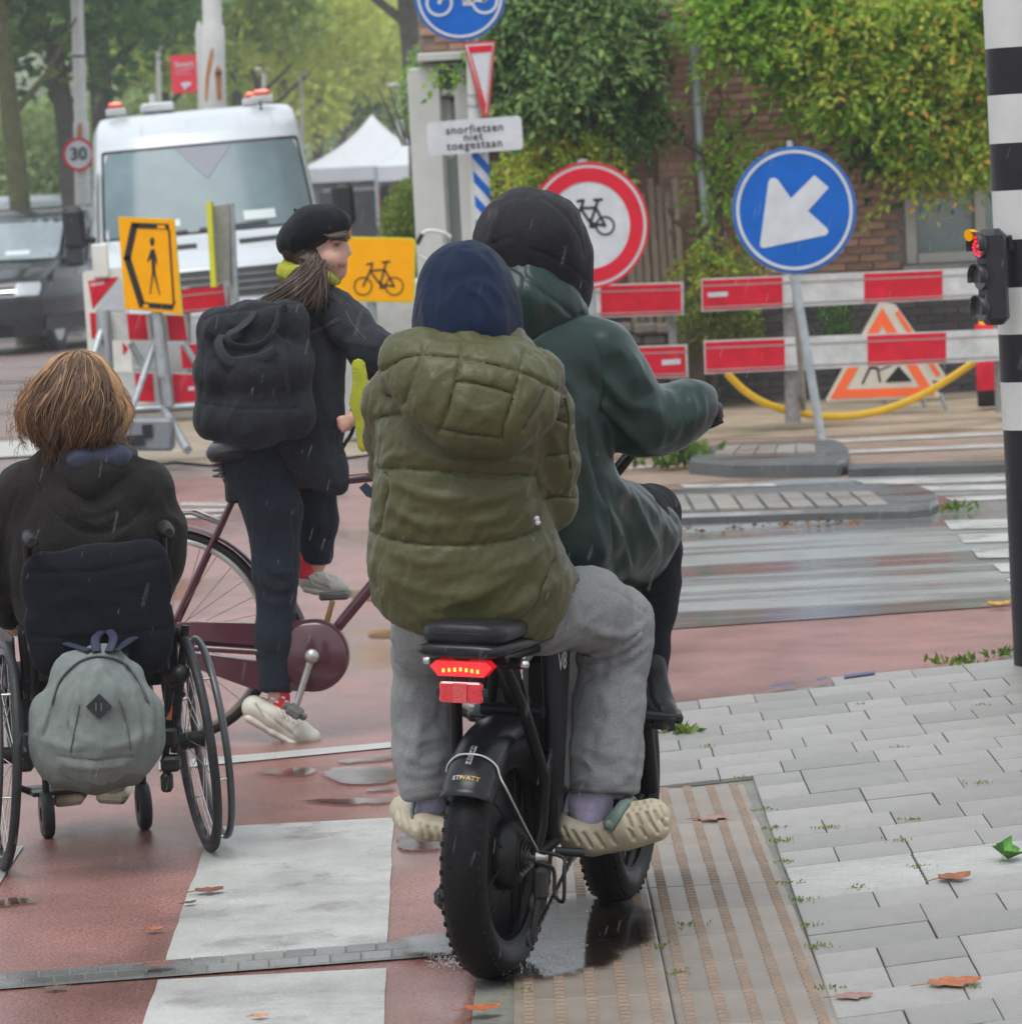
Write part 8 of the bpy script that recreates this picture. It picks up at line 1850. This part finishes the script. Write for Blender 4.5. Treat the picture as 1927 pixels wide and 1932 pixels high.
V = ridges(V, Q, [([(165, 1240), (150, 1290), (150, 1340)], 9, .009), ([(180, 1250), (205, 1290), (215, 1330)], 9, .007), ([(110, 1300), (90, 1350), (75, 1390)], 9, .008), ([(270, 1300), (285, 1350), (280, 1400)], 8, .009), ([(255, 1330), (262, 1380), (250, 1420)], 9, .007), ([(90, 1395), (130, 1410), (170, 1405)], 9, .006), ([(190, 1410), (230, 1405), (270, 1385)], 9, .006), ([(120, 1440), (180, 1448), (240, 1440)], 6, .006), ([(130, 1350), (150, 1390), (175, 1400)], 10, .005)])
V = crumple(V, Q, .0065, (13, 13, 5), 111, (.2, 0, 1), 3); bag = skin_obj('bag', (V, Q), GBP, bp_); VB_ = V
k = Sdf(YB_ - .006); k.chain([(116, 1462, .0, 27), (180, 1466, -.015, 28), (248, 1456, .0, 25)], .03, 1.5); V, Q = k.mesh(.006); V = crumple(V, Q, .003, (16, 16, 8), 112); skin_obj('bag_bottom', (V, Q), GBD, bp_)
k = Sdf(YB_ - .03); k.chain([(125, 1436, .03, 20), (180, 1442, -.02, 24), (245, 1432, .03, 18)], .03, 1.0); V, Q = k.mesh(.006); V = crumple(V, Q, .004, (18, 18, 8), 113, (1, 0, 0)); skin_obj('front_pocket', (V, Q), GBP, bp_)
dp = [(186, 1310), (210, 1333), (187, 1357), (162, 1333)]
pc_ = [on_skin(VB_, [p, (p[0] + .5, p[1])], .004, 1)[0] for p in dp + [(186, 1333)]]; yy_ = min(p.y for p in pc_) + .012
o = plate('diamond_patch', dp, yy_ - .012, .03, mat('patch_dark', (.022, .023, .027), .7, .2, 40), bp_)
for x in (181, 191): Print(yy_ - .0145).stroke([(x, 1327), (x, 1341)], 2.2).build('slot', mat('slot_grey', (.12, .12, .12), .7, 0), o)
for l in ([(98, 1330), (112, 1285), (150, 1248), (190, 1238), (232, 1250), (262, 1285), (280, 1325)],): mb = MB(); mb.tube(on_skin(VB_, l, .002, 6), .0035, 6); mb.build('zip', mat('zip_dark', (.05, .055, .055), .5, 0), bp_)
for l in ([(150, 1330), (140, 1380), (132, 1420)], [(226, 1320), (240, 1370), (246, 1415)]): mb = MB(); mb.tube(on_skin(VB_, l, .0005, 6), .002, 6); mb.build('seam', GBD, bp_)
for pts, w in (([(170, 1228, -.02), (120, 1212, .1), (70, 1188, .16), (52, 1170, .2)], .014), ([(215, 1228, -.02), (250, 1205, .1), (290, 1180, .16), (318, 1150, .2)], .014), ([(182, 1230, -.03), (180, 1205, .02), (192, 1192, .1)], .012), ([(205, 1230, -.03), (214, 1205, .02), (206, 1190, .1)], .012)):
    strap('shoulder_strap', pts, w, YB_, bp_, NV, .3)
# ------------------------------------------------------------------ leaves, weeds, rain
def fallen(label, px, py, L_, col, ang, z=.0195, curl=.22):
    c = G(px, py, z); r = np.random.default_rng(int(px * 7 + py)); mb = MB(); n = 9; vs = []
    for i in range(n):
        t = i / (n - 1); w = L_ * .36 * (sin(pi * min(1, t * 1.05)) ** .7) * (1 + .35 * sin(t * 17)) + .0005
        for v in (-1, 0, 1): vs.append(Vector(((t - .5) * L_, v * w, .002 + curl * L_ * (abs(v) * .5 + (t - .5) ** 2 * 1.2) * (1 if v >= 0 else .55))))
    rot = Matrix.Rotation(R(ang), 3, 'Z'); mb.add([rot @ v + c for v in vs], [(i * 3 + k, i * 3 + k + 1, i * 3 + k + 4, i * 3 + k + 3) for i in range(n - 1) for k in (0, 1)], True)
    mb.tube([rot @ Vector((-.5 * L_, 0, .003 + curl * L_ * .3)) + c, rot @ Vector((-.8 * L_, .05 * L_, .004)) + c], .0012, 4)
    return tag(mb.build('fallen_leaf', mat('leaf_' + '%d' % (col[0] * 1000), col, .6, .4, 40)), label, 'leaf')
LFO, LFB, LFG, LFD = (.30, .085, .025), (.15, .055, .03), (.06, .19, .02), (.09, .05, .03)
fallen('curled rust-brown leaf on the white ribbed slab', 1800, 1660, .085, (.22, .065, .02), 20); fallen('long orange leaf on the pavers near the bottom right corner', 1800, 1857, .115, LFO, 12, .0195, .10)
fallen('bright green leaf standing at the right edge on the ribbed slab', 1902, 1622, .09, LFG, 70, .022, .7); fallen('small orange leaf on the red path left of the zebra stripe', 291, 1757, .042, LFO, -5, .006, .3)
fallen('orange leaf at the corner where gutter pavers meet red path', 910, 1906, .075, LFO, 8, .02, .15); fallen('brown twiggy leaf at the top of the white zebra stripe', 395, 1684, .07, LFB, 10, .008, .2); fallen('dark leaf scrap by the left edge of the zebra stripe', 358, 1706, .035, LFD, 30, .008)
fallen('brown leaf strip on the drain gutter', 297, 1822, .07, LFB, 14, .02, .1); fallen('dark scrap low on the red path', 106, 1866, .05, LFD, 4, .006, .1); fallen('reddish leaf scrap on the bottom right pavers', 1610, 1882, .08, (.24, .12, .10), 8, .0195, .08)
fallen('brown scrap on the tactile strip beside the front wheel', 1345, 1545, .085, (.24, .12, .06), 6, .02, .1); fallen('yellow leaf on the grey lane near the striped pole', 1885, 1144, .09, (.45, .22, .02), 0, .012, .3); fallen('tiny orange leaf lying on the zebra stripe', 490, 1920, .035, (.4, .15, .05), 0, .008, .2)
def tuft(C, n, h, spread, r):
    k = r.normal(0, spread, (n, 2)); P0 = np.stack([C.x + k[:, 0], C.y + k[:, 1], np.full(n, .008)], 1); D = r.normal(0, .7, (n, 3)); D[:, 2] = np.abs(D[:, 2]) + .4; return leaves(P0, D, h, .45, r, .5)
WEED = leafmat('weed_leaf', [(0, (.05, .11, .02)), (.6, (.11, .20, .03)), (1, (.22, .26, .05))]); r = np.random.default_rng(55)
for lab, px, py, n, h, sp in (('bright green weed beside the front wheel on the pavers', 1275, 1392, 46, .05, .022), ('low weed on the pavement edge left of the striped pole', 1808, 1256, 46, .035, .05), ('weed at the foot of the striped pole', 1900, 1240, 36, .035, .04),
                             ('bushy weed at the left end of the far traffic island', 1276, 886, 220, .09, .11), ('weeds at the right tip of the near traffic island', 1768, 965, 80, .05, .09)):
    c = G(px, py); w = thing('weed', lab, 'plant', c); V, Q = tuft(c, n, h, sp, r)
    if sp > .1: V[:, 2] += np.repeat(r.uniform(0, .14, n), 4) * np.exp(-np.repeat(0 * np.ones(n), 4))
    leafobj('foliage', (V, Q), WEED, w)
Vs = []; 
for px, py, n in ((1490, 1680, 26), (1470, 1600, 30), (1462, 1575, 20), (1440, 1540, 16), (1478, 1640, 18), (1510, 1712, 26), (1700, 1600, 14), (1735, 1650, 16), (1620, 1690, 20), (1530, 1760, 20), (1545, 1800, 26), (1400, 1482, 10), (1840, 1490, 12), (1620, 1340, 10), (1720, 1560, 16), (1560, 1575, 26), (1300, 1760, 14), (1250, 1800, 16), (1275, 1850, 18), (985, 1882, 14), (1570, 1880, 14), (1820, 1880, 12), (1340, 1420, 8), (1700, 1420, 9), (1850, 1340, 9)):
    Vs.append(tuft(G(px, py), int(n * 1.5), .010, .016, r)[0])
V = np.concatenate(Vs); V[:, 2] += .008; tag(leafobj('moss', (V, np.arange(len(V)).reshape(-1, 4)), leafmat('moss_green', [(0, (.10, .16, .02)), (1, (.28, .31, .06))])), kind='stuff')
# litter of leaf crumbs along the island kerb
n = 70; px = r.uniform(1240, 1640, n); py = 1002 - (px - 1240) * .045 + r.normal(0, 4, n); C = np.array([tuple(G(a, b, .012)) for a, b in zip(px, py)]); D = r.normal(0, 1, (n, 3)); D[:, 2] = .1
tag(leafobj('leaf_litter', leaves(C, D, .034, .6, r), leafmat('litter_brown', [(0, (.08, .05, .03)), (.7, (.22, .10, .04)), (1, (.40, .16, .04))])), kind='stuff')
# a bicycle parked in front of the door, mostly hidden by the riders
pb = thing('parked_bicycle', 'parked bicycle with pale handlebar in front of the sage door', 'bicycle', P(850, 770, 27.8)); YK = 27.8
mb = MB()
mb.tube([P(x, y, YK) for x, y in smooth_poly([(789, 456), (800, 438), (818, 435), (838, 440), (850, 448)], 4)], .012, 8); mb.build('handlebar', mat('pale_bar', (.6, .6, .6), .3, 0), pb)
MB().tube([P(786, 461, YK), P(796, 441, YK)], .017, 8).build('grip', C_BLK, pb); MB().tube([P(838, 440, YK), P(846, 520, YK), P(850, 600, YK)], .017, 8).build('stem', C_GALV, pb); MB().tube([P(790, 482, YK), P(810, 494, YK), P(840, 500, YK)], .01, 6).build('front_carrier', mat('pale_bar', None), pb)
for px_ in (862, 1080):
    c = P(px_, 690, YK); c.z = .34; MB().tube([c + Vector((cos(2 * pi * k / 40) * .33, 0, sin(2 * pi * k / 40) * .33)) for k in range(40)], .02, 6, closed=True).build('tyre', C_BLK, pb)
MB().tube([P(850, 600, YK), P(960, 700, YK), P(1010, 600, YK), P(850, 570, YK)], .016, 8).build('frame', C_GALV, pb); MB().box(P(1020, 560, YK), (.24, .14, .07), None, .02).build('saddle', C_BLK, pb)
# falling rain: thin slanted drops between the camera and the crossing
n = 800; Y = r.uniform(5, 15, n); px = r.uniform(-20, 1950, n); py = r.uniform(-20, 1900, n); C = np.array([tuple(P(a, b, c)) for a, b, c in zip(px, py, Y)]); C = C[C[:, 2] > .1]; n = len(C)
L_ = r.uniform(.008, .03, n)[:, None]; w = r.uniform(.0003, .0005, n)[:, None]; d = np.array([-.28, 0, -1.0]) + r.normal(0, .05, (n, 3)); A = C; B = C + d * L_; ux = np.array([1, 0, 0]) * w; uy = np.array([-.5, .87, 0]) * w; uz = np.array([-.5, -.87, 0]) * w
V = np.stack([A + ux, A + uy, A + uz, B + ux, B + uy, B + uz], 1).reshape(-1, 3); b0 = (np.arange(n) * 6)[:, None]; Q = np.concatenate([b0 + np.array([[0, 1, 4, 3]]), b0 + np.array([[1, 2, 5, 4]]), b0 + np.array([[2, 0, 3, 5]])])
tag(put('rain', fastmesh('rain', V, Q, True), mat('rain_water', (.8, .83, .86), .1, 0, trans=.6, alpha=.28)), kind='stuff')
# ------------------------------------------------------------------ rainy air
hz = MB().box((0, 210, 13.4), (190, 440, 29.0)).mesh('haze')
hm = bpy.data.materials.new('haze_air'); hm.use_nodes = True; hn = hm.node_tree; hn.nodes.clear()
ho_ = hn.nodes.new('ShaderNodeOutputMaterial'); hv = hn.nodes.new('ShaderNodeVolumePrincipled'); hv.inputs['Color'].default_value = (.93, .96, 1.0, 1); hv.inputs['Density'].default_value = 0.0008; hv.inputs['Anisotropy'].default_value = .2
hn.links.new(hv.outputs[0], ho_.inputs['Volume'])
h_ = put('haze', hz, hm); h_['kind'] = 'stuff'
